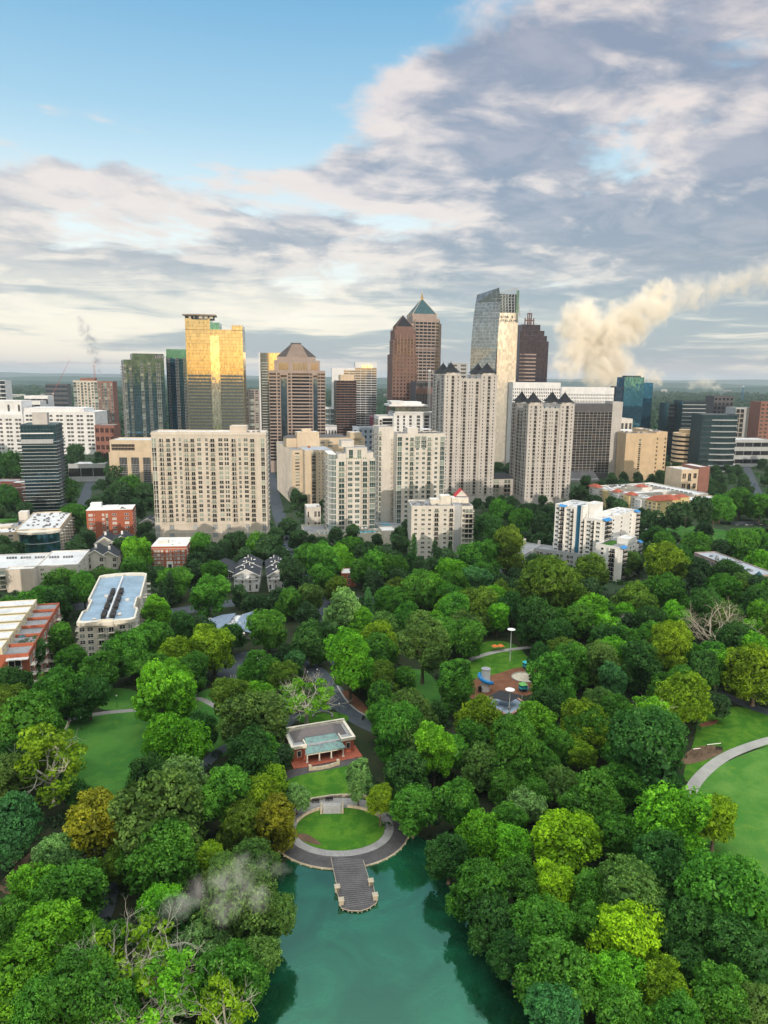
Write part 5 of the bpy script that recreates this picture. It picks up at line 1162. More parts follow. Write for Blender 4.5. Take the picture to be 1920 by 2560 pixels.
for r_i, (txt, s_) in enumerate((('KING &', 4.2), ('SPALDING', 4.2))):
    for i, c in enumerate(txt):
        if c == ' ': continue
        cu = bpy.data.curves.new('letter', 'FONT'); cu.body = c; cu.size = s_; cu.extrude = .2; ob = bpy.data.objects.new('sign_letter', cu); col.objects.link(ob); bpy.context.view_layer.update()
        me = bpy.data.meshes.new_from_object(ob); bpy.data.objects.remove(ob); me.materials.clear(); me.materials.append(m_dkgr)
        ob = bpy.data.objects.new('sign_letter', me); col.objects.link(ob); ob.parent = b.root; ob.location = (2.2 + i * 2.9, -1.0, h_ - 6.5 - r_i * 4.6); ob.rotation_euler = (math.pi / 2, 0, 0)
b.done()
# --- dark stepped tower
b = Bld('stepped_dark_tower', 'dark purplish tower stepping up to a spiky pinnacle, right of the sail tower', 'building', 1300, 1376, 852, D=1250, ang=14)
m_pl = mirror('plum glass', (.10, .085, .12), .15, .02, .7); tiers = [(1300, 1372, 852), (1302, 1370, 838), (1305, 1366, 825), (1313, 1358, 810)]; z = 0; pd = None
for i, (a0, a1, py) in enumerate(tiers):
    x0, zz = b.L(a0, py); x1, _ = b.L(a1, py); c_ = x1 - x0; y0 = i * 3.5; b.curtain(m_pl, x0, x1, y0, b.w - y0, z, zz, 30, 2.6, m_dkgr, roof=m_dkgr, par=0, part='tier'); z = zz
x0, zz = b.L(1326, 797); x1, _ = b.L(1348, 797); xc_ = (x0 + x1) / 2; _, zt = b.L(1337, 780); _, za = b.L(1338, 768)
q = MB()
for sx in (-1, -.33, .33, 1): q.box(xc_ + sx * (x1 - x0) / 2 - .7, xc_ + sx * (x1 - x0) / 2 + .7, 20, 22, z, zz + 3)
for sx in (-1, 0, 1): q.box(xc_ + sx * 3.4 - .6, xc_ + sx * 3.4 + .6, 20, 22, z, zt)
q.box(x0, x1, 20, 22, zz - 2, zz); q.box(xc_ - 4, xc_ + 4, 20, 22, zt - 2, zt); q.cone(xc_, 21, zt, za, .3, .1, 5); b.part('pinnacle', q, m_brown)
b.glass = gl_off; b.frame = m_pink; q = MB(); _, zb = b.L(1320, 885)
for i in range(14): z = zb - 2 - i * 6.2; q.box(2, b.w * .55, -.4, 0, z, z + 2.2); q.box(b.w * .02, b.w * .2, -.4, 0, z, z + 2.2)
b.part('spandrel_band', q, m_pink); b.done()
# --- white dotted office blocks
b = Bld('white_office_block', 'white concrete office block with rows of small dark windows, behind the shorter turreted tower', 'building', 1283, 1402, 957, D=930, ang=6)
h_ = b.h; b.box(m_wht, 0, b.w, 0, 30, 0, h_, m_roofw, .8); b.glass = gl_off; b.frame = m_wht; b.wall('F', (0, b.w, 0, 30), 'x' * 26, 6, h_ - 6, 24, hf=.55); b.done()
b = Bld('white_office_block', 'white concrete office block with a ribbon of small windows, above the dark grid tower', 'building', 1404, 1536, 969, D=1060, ang=4)
h_ = b.h; b.box(m_wht, 0, b.w, 0, 30, 0, h_, m_roofw, .8); b.glass = gl_off; b.frame = m_wht; b.wall('F', (0, b.w, 0, 30), 'x' * 34, 6, h_ - 8, 20, hf=.55); b.done()
# --- blue glass tower on the right
b = Bld('blue_glass_tower', 'bright blue faceted glass tower standing alone right of centre', 'building', 1562, 1611, 944, D=1100, ang=4)
h_ = b.h; b.curtain(gl_blue, 0, b.w, 0, 30, 0, h_, 4, 6, m_b); x1 = b.L(1640, 957); x0 = b.L(1545, 966)
q = MB().prism([(b.w, 3), (x1[0], 9), (x1[0], 34), (b.w, 34)], 0, x1[1]); b.part('east_facet', q, gl_blue); q = MB().prism([(x0[0], 9), (0, 3), (0, 30), (x0[0], 30)], 0, x0[1]); b.part('west_facet', q, gl_navy)
b.part('roof_frame', MB().box(4, b.w - 4, 4, 20, h_, h_ + 3), m_b); b.done()
# --- distant blocks on the right
def office(lb, xl, xr, yt, D, m, gl, cols, n, ang=4, dep=30, hf=.5, nm='office_block', roof=None, fr=None):
    b = Bld(nm, lb, 'building', xl, xr, yt, D=D, ang=ang); b.box(m, 0, b.w, 0, dep, 0, b.h, roof or m_roofg, .8); b.glass = gl; b.frame = fr or m
    if cols: b.wall('F', (0, b.w, 0, dep), cols, 1.5, b.h - .8, n, hf=hf)
    return b
b = office('dark blue-glass office block with pale floor lines, left of two on the right horizon', 1672, 1708, 1009, 1080, m_b, gl_navy, 'r', 14, hf=.8, fr=m_cool); b.done()
b = office('larger dark office block with pale floor lines, right of two on the right horizon', 1708, 1766, 1003, 1060, m_b, gl_navy, 'rr', 16, hf=.7, fr=m_cool)
for i in range(16): b.part('floor_line', MB().box(0, b.w, -.5, 0, i * b.h / 16 + .2, i * b.h / 16 + 1.1), m_cool)
b.done()
b = office('curved blue-glass office block with light bands, below the right-hand crane', 1757, 1845, 1037, 950, m_b, gl_green, 'rr', 10, hf=.7, fr=m_cool)
for i in range(10): b.part('floor_line', MB().prism([(b.w * .28 + b.w * .74 * j / 8, -4.5 * math.sin(math.pi * j / 8)) for j in range(9)], i * b.h / 10 + .2, i * b.h / 10 + 1.5), m_cool)
b.done()
office('dark brick block with white upper floors behind the curved glass office', 1786, 1835, 991, 1250, m_dkgr, gl_off, 'wwwww', 12).done()
office('pale concrete-frame apartment block at the right, left of the red brick tower', 1840, 1893, 1020, 1150, m_cool, gl_off, 'pp.pp', 10).done()
office('white panelled block edge between the concrete frame and red brick tower', 1893, 1905, 1022, 1200, m_wht, gl_off, 'w', 10).done()
office('red brick tower with tan trim cut by the right frame edge', 1903, 1975, 1006, 1120, m_mbrick, gl_off, 'wwwwww', 14, fr=m_tan).done()
office('low long white-roofed building below the curved glass office', 1800, 1925, 1100, 1010, m_cool, gl_off, 'rrrrrr', 3, 6, roof=m_roofw).done(False)
office('flat white hall with dark base left of the sand-coloured block', 1548, 1600, 1078, 1000, m_wht, gl_off, 'rrr', 3, roof=m_roofw).done()
office('dark low block between the grid tower and sand-coloured block', 1545, 1572, 1115, 900, m_dkgr, gl_off, 'rr', 4, roof=m_roofw).done()
office('small pale block at the foot of the blue glass tower', 1552, 1582, 1048, 1050, m_pale, gl_off, 'www', 3, roof=m_roofw).done()
b = office('small cream and orange-brick apartment house among trees on the right', 1705, 1772, 1176, 700, m_tan, gl_off, 'dbwdw', 3, 14, 26, roof=m_roofw); b.box(m_mbrick, b.w * .62, b.w + .6, -.8, 27, 0, b.h + 2.6, m_roofw, .6, 'brick_wing'); b.units(1, b.w * .6, 2, 22, b.h, 8, 1.6, m_roofw); b.done()
# --- distant blocks on the left
office('dark teal glass block with white edge at the left frame edge', -14, 12, 952, 1500, m_wht, gl_navy, 'rr', 12, hf=.8).done()
office('low white office block with strip windows at the upper left', 16, 100, 1003, 1350, m_wht, gl_off, 'rrrrr', 3).done()
office('brick-based office block with white upper floor behind the white bank building', 60, 119, 990, 1400, m_wht, gl_off, 'rrrr', 4).done()
office('small navy block on the far left horizon near the red crane', 113, 168, 960, 2300, m_dkgr, gl_navy, 'rrr', 6).done()
office('brown brick low building right of the white bank building', 236, 285, 1064, 1000, m_mbrick, gl_off, 'dddd', 4).done()
office('small grey glass block left of the dark bronze tower', 812, 838, 1020, 1100, m_wht, gl_cond, 'gg', 9).done()
office('flat white hotel podium left of the dark bronze tower', 812, 842, 1068, 960, m_wht, gl_off, 'xxxx', 4).done()
office('blue-grey block with square windows behind the tan condominium', 882, 946, 1070, 900, mat('blue grey panel', (.30, .36, .44), .8, .1, .3), gl_off, 'xxxxx', 8).done()
b = office('small maroon-gabled block left of the white penthouse tower', 926, 946, 1045, 1000, mat('maroon panel', (.20, .06, .10), .8, .1, .3), gl_off, None, 1); b.part('roof', MB().gable(0, b.w, 0, 20, b.h, 4), MATS['maroon panel']); b.done()
office('pale block peeking behind the taller turreted tower', 1125, 1170, 908, 1500, m_cool, gl_off, 'ww', 20).done()
# --- white tower with penthouse canopy
b = Bld('white_penthouse_tower', 'white tower with cantilevered penthouse canopy, behind the pale condominium tower', 'building', 984, 1078, 1034, D=760, ang=10)
h_ = b.h; x0, z0 = b.L(948, 1043); b.box(m_wht, 0, b.w, 0, 32, 0, h_, m_roofw, .6); b.box(m_wht, x0, 0, 4, 34, 0, z0, m_roofg, 1); b.glass = gl_off
b.wall('F', (x0, 0, 4, 34), [(.62, 11, 'r')], 0, z0 - 2, 22, hf=.9); b.wall('L', (x0, 0, 4, 34), 'bbb', 0, z0 - 2, 22); b.wall('F', (x0, 0, 4, 34), [(.15, 3, 'b')], 0, z0 - 2, 22)
b.wall('F', (0, b.w, 0, 32), [(.12, 2, 'x'), (.28, 2, 'x'), (.45, 2.5, 'x'), (.66, 3.5, 'w'), (.88, 5, 'w')], 4, h_ - 2, 21, hf=.75)
q = MB().box(2, b.w - 1, 2, 28, h_, h_ + 6.5); b.part('penthouse_glass', q, gl_gold); x1, z1 = b.L(1080, 1031); b.part('balcony_slab', MB().box(1, b.w + 1.5, -2.5, 30, h_ + .9, h_ + 2.1), m_wht)
x0, zr = b.L(972, 1014); x1, _ = b.L(1067, 1014); b.part('roof_canopy', MB().box(x0, x1, -3, 30, zr - .6, zr + 1.2), m_wht); b.part('roof_canopy', MB().box(x0 + 3, x1 - 6, 0, 24, zr + 1.2, zr + 4), m_wht); b.part('roof_canopy', MB().prism([(x0 + 1, -2), (x0 + 16, -2), (x0 + 14, 14), (x0 + 1, 18)], zr + 4, zr + 5), m_wht); b.done()
# --- pale condominium tower on a podium
b = Bld('pale_condo_tower', 'tall pale condominium tower with green glass corners and side balconies, centre', 'building', 993, 1114, 1087, D=572, ang=13)
h_ = b.h; wd = b.w; dp = 26; x0, z0 = b.L(952, 1078); zb = b.L(1000, 1308)[1]
b.box(m_pale, 0, wd, 0, dp, 0, h_, m_roofg, 1); b.box(m_pale, x0 + 1, 0, 12, 36, 0, z0 + 2, m_roofg, .6, 'rear_slab'); b.glass = gl_cond
n_ = 18; b.wall('F', (0, wd, 0, dp), [(.055, 3.6, 'g'), (.20, 2.2, 'x'), (.305, 3.6, 'b'), (.42, 2.2, 'x'), (.55, 2.2, 'x'), (.665, 3.6, 'b'), (.81, 2.1, 'x'), (.94, 3.8, 'g')], zb, h_ - 1.5, n_, hf=.5)
b.wall('F', (0, wd, 0, dp), [(.42, 4.2, 'g'), (.55, 4.2, 'g')], h_ - 11, h_ - 1, 3); b.wall('L', (0, wd, 0, dp), [(.93, 3, 'g'), (.55, 4.5, 'b'), (.12, 3, 'w')], zb, h_ - 1.5, n_, dp=2.0); b.wall('F', (x0 + 1, 0, 12, 36), [(.1, 2.0, 'b')], zb, z0, n_)
b.wall('L', (x0 + 1, 0, 12, 36), 'b.b', zb, z0, n_); b.wall('R', (0, wd, 0, dp), 'gwbwg', zb, h_ - 1.5, n_)
for u in (.125, .245, .365, .485, .605, .73, .87): b.part('pilaster', MB().box(wd * u - .15, wd * u + .15, -.22, 0, zb, h_ - .5), m_pale)
xa, za = b.L(1020, 1075); b.box(m_pale, wd * .26, wd * .48, 8, 18, h_, h_ + 5, m_roofw, .2, 'penthouse', foot=False); b.units(2, wd * .25, 3, 20, h_, 16, 1.3); b.units(wd * .5, wd - 2, 3, 20, h_, 22, 1.4, seed=2); b.part('roof_canopy', MB().box(wd * .6, wd * .8, 12, 24, h_ + 3, h_ + 3.4), m_roofw)
xp, _ = b.L(940, 1300); b.box(m_cool, xp, wd * .65, -22, 0, 0, zb - 1, m_roofg, 1.0, 'podium'); b.box(m_cool, xp, 0, 0, 40, 0, zb - .6, m_roofg, 1.0, 'podium')
b.part('pool', MB().box(xp + 5, xp + 12, -2, 7, zb - 1, zb - .5), mat('pool water', (.03, .42, .60), .1, .1, .5)); b.wall('F', (xp, wd * .65, -22, 0), '...ss.ss', 1, zb - 2, 6); b.wall('L', (xp, wd * .65, -22, 40), 'x' * 14, zb * .2, zb - 4, 3); b.done()
# --- tan hotel-like block
b = Bld('tan_apartment_block', 'tan apartment block with flat blue-grey roof and long receding side, left of the rounded condominium', 'building', 762, 812, 1127, D=660, ang=17)
h_ = b.h; wd = b.w + 8; b.slab = m_tan; b.box(m_tan, 0, wd, 0, 44, 0, h_, mat('blue grey roof', (.36, .40, .46), .8, .15, .2), .4); b.box(m_tan, -10, 0, 12, 110, 0, h_ - 1, m_roofg, .4); b.box(m_tan, -10, 70, 44, 64, 0, h_ + 7, m_roofg, 1, foot=True)
b.box(m_tan, 0, 22, 40, 54, h_, h_ + 14, m_roofw, .3, 'penthouse', foot=False); b.box(m_tan, 6, 15, 44, 52, h_ + 14, h_ + 17, None, 0, 'penthouse', foot=False); b.box(m_tan, 54, 66, 42, 56, h_ + 7, h_ + 13, m_roofw, .3, 'penthouse', foot=False)
b.part('dark_roof', MB().hip(-10, 52, 46, 62, h_ + 8, 2.5, .4, 0, 4), m_dkgr)
b.wall('F', (0, wd, 0, 44), [(.14, .1, 's'), (.30, 4.2, 'p'), (.50, .9, 's'), (.63, .9, 's'), (.85, 4.2, 'p')], 2, h_ - 1, 16, dp=1.2); b.wall('L', (0, wd, 0, 12), 'x.x', 2, h_ - 1, 16); b.wall('L', (-10, 0, 12, 110), 'sxsxsxsxsxsx', 2, h_ - 2, 16); b.wall('F', (-10, 0, 12, 110), 'x', 2, h_ - 2, 16)
b.wall('F', (22, 70, 44, 64), 'ww.w.w', h_ - 2, h_ + 5, 2, hf=.5)
for i in range(14): b.part('side_pier', MB().box(-10.7, -10, 14 + i * 7, 15 + i * 7, 0, h_ - 1), m_pale)
b.part('roof_vent', MB().box(8, 10, 24, 27, h_, h_ + 2), mat('rusty vent', (.35, .14, .10), .8, .2, 1)); b.done()
# --- rounded condominium in front
b = Bld('rounded_corner_condo', 'condominium tower with rounded blue-glass corner and planted balconies, pool at its foot', 'building', 840, 938, 1150, D=520, ang=11)
h_ = b.h; wd = b.w; dp = 28; b.slab = m_pale; b.glass = gl_cond
b.box(m_pale, 0, wd, 0, dp, 0, h_, m_roofg, .8); zb = b.L(880, 1352)[1] ; n_ = 15
arc = [(0 - 5.5 * math.sin(t), 5.5 - 5.5 * math.cos(t)) for t in [math.pi / 2 * i / 8 for i in range(9)]]
xs, zs = b.L(806, 1168, 14)
corner = [(0.2, 0)] + arc + [(-5.5, dp), (.2, dp)]
gl_pool = mirror('pale blue curtain glass', (.34, .52, .58), .08, .03, .75)
b.part('glass_corner', MB().prism(corner, 0, h_ + 4), gl_pool); q = MB()
for i in range(n_ + 2):
    z = zb + i * (h_ - zb) / n_; q.prism([(x - (.12 if x < 0 else 0), y - .12) for x, y in corner], z - .2, z + .2)
b.part('corner_floor_line', q, m_white); q = MB()
for i, (x, y) in enumerate(arc): q.box(x - .1, x + .1, y - .12, y + .1, 0, h_ + 4)
b.part('corner_mullion', q, m_white)
b.wall('F', (0, wd, 0, dp), [(.14, 5.2, 'b'), (.36, 3.3, 'w'), (.54, 3.3, 'w'), (.74, 4.2, 'b'), (.93, 4.2, 'g')], zb, h_ - .5, n_, dp=1.8); b.wall('L', (-5.5, 0, 6, dp), 'bbb', zb, h_, n_, dp=1.6); b.wall('R', (0, wd, 0, dp), 'gbwg', zb, h_, n_)
for u in (.27, .64, .84): b.part('pilaster', MB().box(wd * u - .2, wd * u + .2, -.3, 0, zb, h_), m_pink)
b.box(m_pale, wd * .27, wd * .80, 1.5, 18, h_, h_ + 8.5, m_roofg, .4, 'upper_floor', foot=False); b.wall('F', (wd * .27, wd * .80, 1.5, 18), [(.22, 3, 'g'), (.62, 3, 'g')], h_ + 1, h_ + 8, 1); b.box(m_pale, wd * .18, wd * .5, 10, 24, h_ + 8.5, h_ + 13, m_roofg, .3, 'penthouse', foot=False)
b.box(m_pale, wd * .05, wd * .27, 3, 16, h_, h_ + 4, m_roofg, .4, 'upper_floor', foot=False); b.box(m_pale, wd * .80, wd * .97, 3, 16, h_, h_ + 4.5, m_roofg, .4, 'upper_floor', foot=False)
for i in range(9): b.part('terrace_shrub', MB().cone(wd * .28 + i * wd * .06, .7, h_ + .3, h_ + 1.4, .8, .3, 7), m_lawn)
z_ = 7.0; b.box(m_cream, -14, wd + 10, -14, 0, 0, z_, m_roofg, 1.0, 'podium'); b.box(m_cream, -24, -5.5, -4, 26, 0, z_ - 1, m_roofg, 1.0, 'podium'); b.box(m_cream, wd + 2, wd + 12, -20, -6, 0, z_ + 3, m_roofw, .5, 'podium')
b.part('pool', MB().box(wd * .48, wd * .95, -11, -6, z_, z_ + .35), mat('pool water', (.03, .42, .60), .1, .1, .5))
for i in range(14): b.part('terrace_shrub', MB().cone(-12 + i * 3.4, -12.6 + (i % 2), z_ + .1, z_ + 1.8, .9, .2, 7), m_lawn)
for i in range(6): b.part('parasol', MB().cone(wd * .3 + i * 2.6, -3.5, z_ + .1, z_ + 2.4, .06, .06, 5).cone(wd * .3 + i * 2.6, -3.5, z_ + 2.2, z_ + 2.9, 1.2, .1, 8), m_white)
b.done()
b = office('low cream block with roof units between tan block and rounded condominium', 766, 802, 1270, 545, m_pale, gl_off, 's.dd', 2, 12, 14, roof=m_roofw); b.units(8, 12, 2, 6, b.h, 6, 1.1); b.done()
# --- cream block in front of pale tower
b = Bld('cream_apartment_block', 'cream mid-rise apartment block with red gable behind its roof, front centre', 'building', 1029, 1184, 1268, D=462, ang=4)
h_ = b.h; wd = b.w; x1, _ = b.L(1140, 1300); b.box(m_pale, 0, x1 - 1, 0, 24, 0, h_, m_roofg, .9); b.box(m_pale, x1 + 4, wd, 2, 24, 0, h_ - .5, m_roofg, .9); b.box(m_cool, x1 - 1, x1 + 4, 3, 22, 0, h_ + .6, m_roofg, .3)
b.wall('F', (0, x1 - 1, 0, 24), [(.10, 1.7, 'x'), (.27, 2.2, 'w'), (.42, 1.7, 'x'), (.58, 3.2, 'b'), (.78, 1.7, 'x'), (.92, 3.0, 'b')], 1, h_ - .4, 11, hf=.42); b.wall('F', (x1 + 4, wd, 2, 24), [(.2, 1.7, 'w'), (.66, 6.4, 'b')], 1, h_ - 1, 10, hf=.5); b.wall('L', (0, x1, 0, 24), 'g.s.g', 1, h_, 11, hf=.42); b.wall('R', (0, wd, 2, 24), 'bsb', 1, h_, 10)
b.box(m_cream, wd * .49, wd * .66, 8, 16, h_, h_ + 6, m_roofw, .2, 'penthouse', foot=False); b.box(m_cream, wd * .33, wd * .49, 9, 16, h_, h_ + 3.5, m_roofw, .2, 'penthouse', foot=False); b.box(m_cream, wd * .70, wd * .98, 14, 23, h_, h_ + 3.6, m_roofw, .2, 'penthouse', foot=False)
b.part('red_gable_roof', MB().gable(wd * .78, wd * .98, 18, 26, h_ + 4.2, 4.6, 'y', .4, 0, 1), [mat('bright red roof', (.55, .03, .04), .6, .1, 1), m_pale]); b.units(2, wd * .45, 2, 18, h_, 22, 1.2); b.units(wd * .7, wd - 2, 4, 12, h_ - .4, 8, 1.2, seed=2); b.done()
# --- white condominium with blue awnings
c_ = G(1494, 1437)
b = Bld('white_awning_condo', 'white condominium with rows of dark windows, balconies and blue awnings, right of centre', 'building', at=(c_.x - 32.5 * math.cos(R(-44)), c_.y - 32.5 * math.sin(R(-44))), ang=-44, w=27.5, h=38)
b.w = 27.5; wd = 27.5; zt = A(1494, 1302, c_.y).z; zl = A(1366, 1262, b.o.y).z; b.h = zl; gl_d2 = glass('black condo glass', (.012, .014, .02), (.10, .12, .14), .25); b.glass = gl_d2; b.frame = m_white; b.rail = m_black; b.slab = m_white
b.box(m_white, 0, 12.5, 0, 18, 0, zl, m_roofw, .8); b.box(m_white, 16, wd, 0, 40, 0, zt, m_roofw, .8); b.box(mat('blue glass strip', (.03, .16, .28), .2, .1, 1), 12.5, 16, 1.2, 16, 0, zl + 1.5, m_roofg, 0, 'stair_tower'); b.box(m_white, 15.2, 20.5, 5, 14, zt, zl + 2.4, m_roofw, .5, 'penthouse', foot=False); b.box(m_white, 20.5, 23.5, 8, 18, zt, zt + 2.6, m_roofw, .3, 'penthouse', foot=False)
b.box(m_white, 16, 17.2, -.8, 4, 0, zl + 2, None, 0, 'fin_wall', foot=False)
b.wall('F', (0, 12.5, 0, 18), [(.13, 1.7, 'x'), (.40, 2.9, 'p'), (.66, 1.7, 'x'), (.90, 1.7, 'p')], 1, zl - .4, 13, dp=1.2, hf=.42); b.wall('F', (16, wd, 0, 40), [(.14, 1.7, 'p'), (.40, 2.0, 'x'), (.64, 1.7, 'p'), (.87, 2.0, 'x')], 1, zt - .4, 12, dp=.9, hf=.42)
b.wall('R', (16, wd, 0, 40), [(.11, 7.6, 'p'), (.33, 1.5, 'x'), (.56, 1.5, 'x'), (.82, 1.5, 'x'), (.94, 4.6, 'p')], 1, zt - .4, 12, dp=2.0, hf=.40)
q = mat('blue awning', (.03, .22, .52), .5, .1, 1)
for (x, y, r0, ln) in ((wd, .6, 90, 7.5), (wd, 35.5, 90, 4.8)):
    k = MB(); k.hexa([(x, y, zt + .8), (x + 2.4, y + .4, zt - .4), (x + 2.4, y + ln - .4, zt - .4), (x, y + ln, zt + .8)], .15); b.part('awning', k, q)
k = MB(); k.hexa([(3, 0, zl + .9), (3.3, -1.9, zl - .2), (7, -1.9, zl - .2), (7.4, 0, zl + .9)], .15); b.part('awning', k, q)
b.units(17, wd - 1, 6, 38, zt, 26, 1.4, m_roofw, 2); b.units(1, 11, 2, 16, zl, 8, 1.3, m_roofw, 3)
for i in range(3): b.part('chimney_pipe', MB().cone(18 + i * 1.3, 2.5, zt, zt + 2.6, .4, .4, 8), m_white)
x0 = 20; b.box(m_white, wd + 1, wd + 14, -6, 16, 0, 21, m_roofg, .8, 'lower_block'); b.part('roof_garden', MB().box(wd + 3, wd + 8, -4, 8, 21, 21.3), m_lawn); b.wall('F', (wd + 1, wd + 14, -6, 16), [(.3, 1.4, 'x'), (.75, 3.4, 'p')], 1, 20.6, 7, dp=1.2); b.wall('R', (wd + 1, wd + 14, -6, 16), [(.14, 5, 'p'), (.40, 1.3, 'x'), (.55, 1.6, 'x'), (.70, 1.3, 'x'), (.90, 4, 'p')], 1, 20.6, 7, dp=1.8)
b.box(m_white, wd + 8, wd + 14, 3, 12, 21, 24.5, m_roofw, .6, 'stair_house', foot=False)
for y, ln in ((-6, 5.5), (13, 3.4)):
    k = MB(); k.hexa([(wd + 14, y, 22), (wd + 16.2, y + .3, 20.9), (wd + 16.2, y + ln - .3, 20.9), (wd + 14, y + ln, 22)], .15); b.part('awning', k, q)
b.root.scale = (1.18, 1.25, 1); b.done(); CLEAR.append((1500, 1395, 1628, 1462, 385))
# --- courtyard flats and small roofs around
b = Bld('courtyard_flats', 'grey courtyard flats with chimneys behind the trees, left of the white awning condominium', 'building', at=G(1275, 1440)[:2], ang=-30, w=26, h=10)
b.box(m_cool, -8, 4, 0, 46, 0, 11, m_roofg, .6); b.box(m_cool, 4, 44, 34, 46, 0, 11, m_roofg, .6); b.glass = gl_off; b.wall('F', (-8, 4, 0, 46), 'dd', 1, 10, 3); b.wall('L', (-8, 4, 0, 46), 'd' * 8, 1, 10, 3); b.wall('F', (4, 44, 34, 46), 'dddddd', 1, 10, 3)
for i in range(5): b.part('chimney', MB().box(-7 + i * 10, -5.6 + i * 10, 43, 44.4, 11, 14.5), m_pale)
b.done(False)
for args in (('small white gabled house roof among park-edge trees, below the courtyard flats', 1255, 1300, 1395, 420, 9, m_wht, m_roofw), ('pale hip-roofed house right behind the white awning condominium', 1590, 1625, 1325, 560, 20, m_pale, m_cool), ('low long green-grey roof right of the white awning condominium', 1612, 1665, 1352, 520, -10, m_wht, m_cool),
             ('small dark gabled roof in the trees left of the grey terrace', 1690, 1722, 1370, 520, 10, m_dkgr, m_shing), ('white-roofed house at the right frame edge', 1885, 1950, 1378, 560, 12, m_wht, m_roofw)):
    lb, xl, xr, yt, D, an, mw, mr = args; b = Bld('small_house', lb, 'house', xl, xr, yt, D=D, ang=an); b.box(mw, 0, b.w, 0, 14, 0, b.h, None, 0); b.part('roof', MB().gable(0, b.w, 0, 14, b.h, 2.6, 'x', .6, 0, 1), [mr, mw]); b.glass = gl_off; b.wall('F', (0, b.w, 0, 14), 'www', 1, b.h, 2); b.done(False)
# white townhouse row with dark roof on the right
b = Bld('townhouse_row', 'white two-storey townhouse row with dark roof behind the right-hand trees', 'house', 1836, 1908, 1318, D=590, ang=9, ); b.box(m_wht, 0, b.w, 0, 12, 0, b.h, None, 0); b.part('roof', MB().gable(0, b.w, 0, 12, b.h, 3.2, 'x', .8, 0, 1), [m_shing, m_shing]); b.glass = gl_off; b.wall('F', (0, b.w, 0, 12), 'd.dd.d', 1, b.h, 2); b.done()
# long grey terrace at right
p0, p1 = G(1765, 1402, 10), G(1890, 1478, 12)
b = Bld('grey_terrace', 'long grey flat-roofed apartment terrace with green turret roofs at its near end', 'building', at=(208.5, 386), ang=12, w=15, h=13)
b.box(m_pink, 0, 15, 0, 54, 0, 12.5, mat('blue grey roof', (.36, .40, .46), .8, .15, .2), .7); b.glass = gl_off; b.wall('L', (0, 15, 0, 54), 'w' * 10, 1, 12, 3); b.wall('F', (0, 15, 0, 84), 'dbd', 1, 12, 3); b.units(3, 12, 8, 50, 12.6, 14, 1.5, m_roofg)
for x in (.5, 10.5): b.box(m_pale, x, x + 4, -1.8, 0, 0, 12, None, 0, 'bay', foot=False); b.part('turret_roof', MB().cone(x + 2, -.6, 12, 15.5, 3.4, .1, 4, rot=math.pi / 4), m_bronze); b.wall('F', (x, x + 4, -1.8, 0), 'w', 1, 12, 3)
b.part('cream_door', MB().box(6.8, 8.2, -.3, -.1, .2, 2.6), m_cream); b.done(False)  # door panel in the cream trim colour
# --- left side: car deck block, white-roofed block, terrace row, blue roof
b = Bld('parking_deck_block', 'cream apartment block with rooftop parking deck and curved teal glass corner, far left', 'building', at=G(86, 1385)[:2], ang=16, w=18, h=20)
b.h = A(86, 1330, b.o.y).z; h_ = b.h; b.box(m_tan, -60, -8, 4, 20, 0, h_ - 1, m_roofw, .8); b.box(m_cool, -70, -12, 20, 56, 0, h_ - 3, mat('parking deck', (.28, .28, .29), .9, .15, .2), 1.0); b.box(m_tan, -12, 16, 6, 72, 0, h_, m_roofw, .8)
arc = [(3 + 13 * math.cos(t), 6.5 - 8 * math.sin(t)) for t in [math.pi * i / 12 for i in range(13)]]
b.part('glass_corner', MB().prism(arc, 0, h_ - 1.5), gl_teal); b.part('curved_cornice', MB().prism([(3 + (x - 3) * 1.1, 6.5 + (y - 6.5) * 1.15) for x, y in arc], h_ - 1.5, h_), m_cream); b.part('corner_floor_line', MB().prism([(3 + (x - 3) * 1.02, 6.5 + (y - 6.5) * 1.03) for x, y in arc], h_ * .45, h_ * .45 + .5), m_cool)
b.glass = gl_cond; b.wall('F', (-60, -12, 4, 20), 'bw.bw.bwbw', 1, h_ - 1.5, 5); b.wall('R', (-12, 16, 6, 72), 'bwbwbwbwbwbw', 1, h_ - 1, 6, dp=2.0); b.units(-8, 13, 12, 66, h_, 40, 1.4); b.units(-58, -14, 6, 17, h_ - .9, 16, 1.3, seed=7)
b.box(m_pale, -18, -12, 50, 58, h_ - 3, h_ + 5, None, 0, 'stair_house', foot=False); b.box(m_pale, -28, -17, 22, 28, h_ - 3, h_ + 1, None, 0, 'stair_house', foot=False); b.part('hedge', MB().box(-48, -20, 52, 56, h_ - 3, h_ - .6), m_lawn); b.done()
deck = (b, h_ - 2.9)
b = Bld('white_roof_block', 'cream four-storey apartment block with broad white roof and rows of rooftop units, left', 'building', at=G(48, 1480)[:2], ang=12, w=24, h=16)
h_ = A(48, 1425, b.o.y).z; b.h = h_; b.box(m_pale, -26, 8, 6, 40, 0, h_ - .8, m_roofw, .7); b.box(m_beige, -6, 8.4, 0, 6, 0, h_, m_roofw, .5, 'bay'); b.box(m_pale, 8, 30, 8, 44, 0, h_ - .8, m_roofw, .7); b.glass = gl_cond; b.wall('F', (-26, -6, 6, 40), 'bb', 1, h_ - 1.4, 4, dp=3); b.wall('F', (8, 30, 8, 44), 's...', 1, h_ - 1, 4); b.wall('R', (8, 30, 8, 44), 'w.w.w', 1, h_ - 1, 4)
for k in range(5):
    for i in range(4): b.part('rooftop_unit', MB().box(-14 + k * 8 + i * 1.5, -13 + k * 8 + i * 1.5, 30 - k * .8, 31 - k * .8, h_ - .8, h_ + .4), m_unit)
b.done()
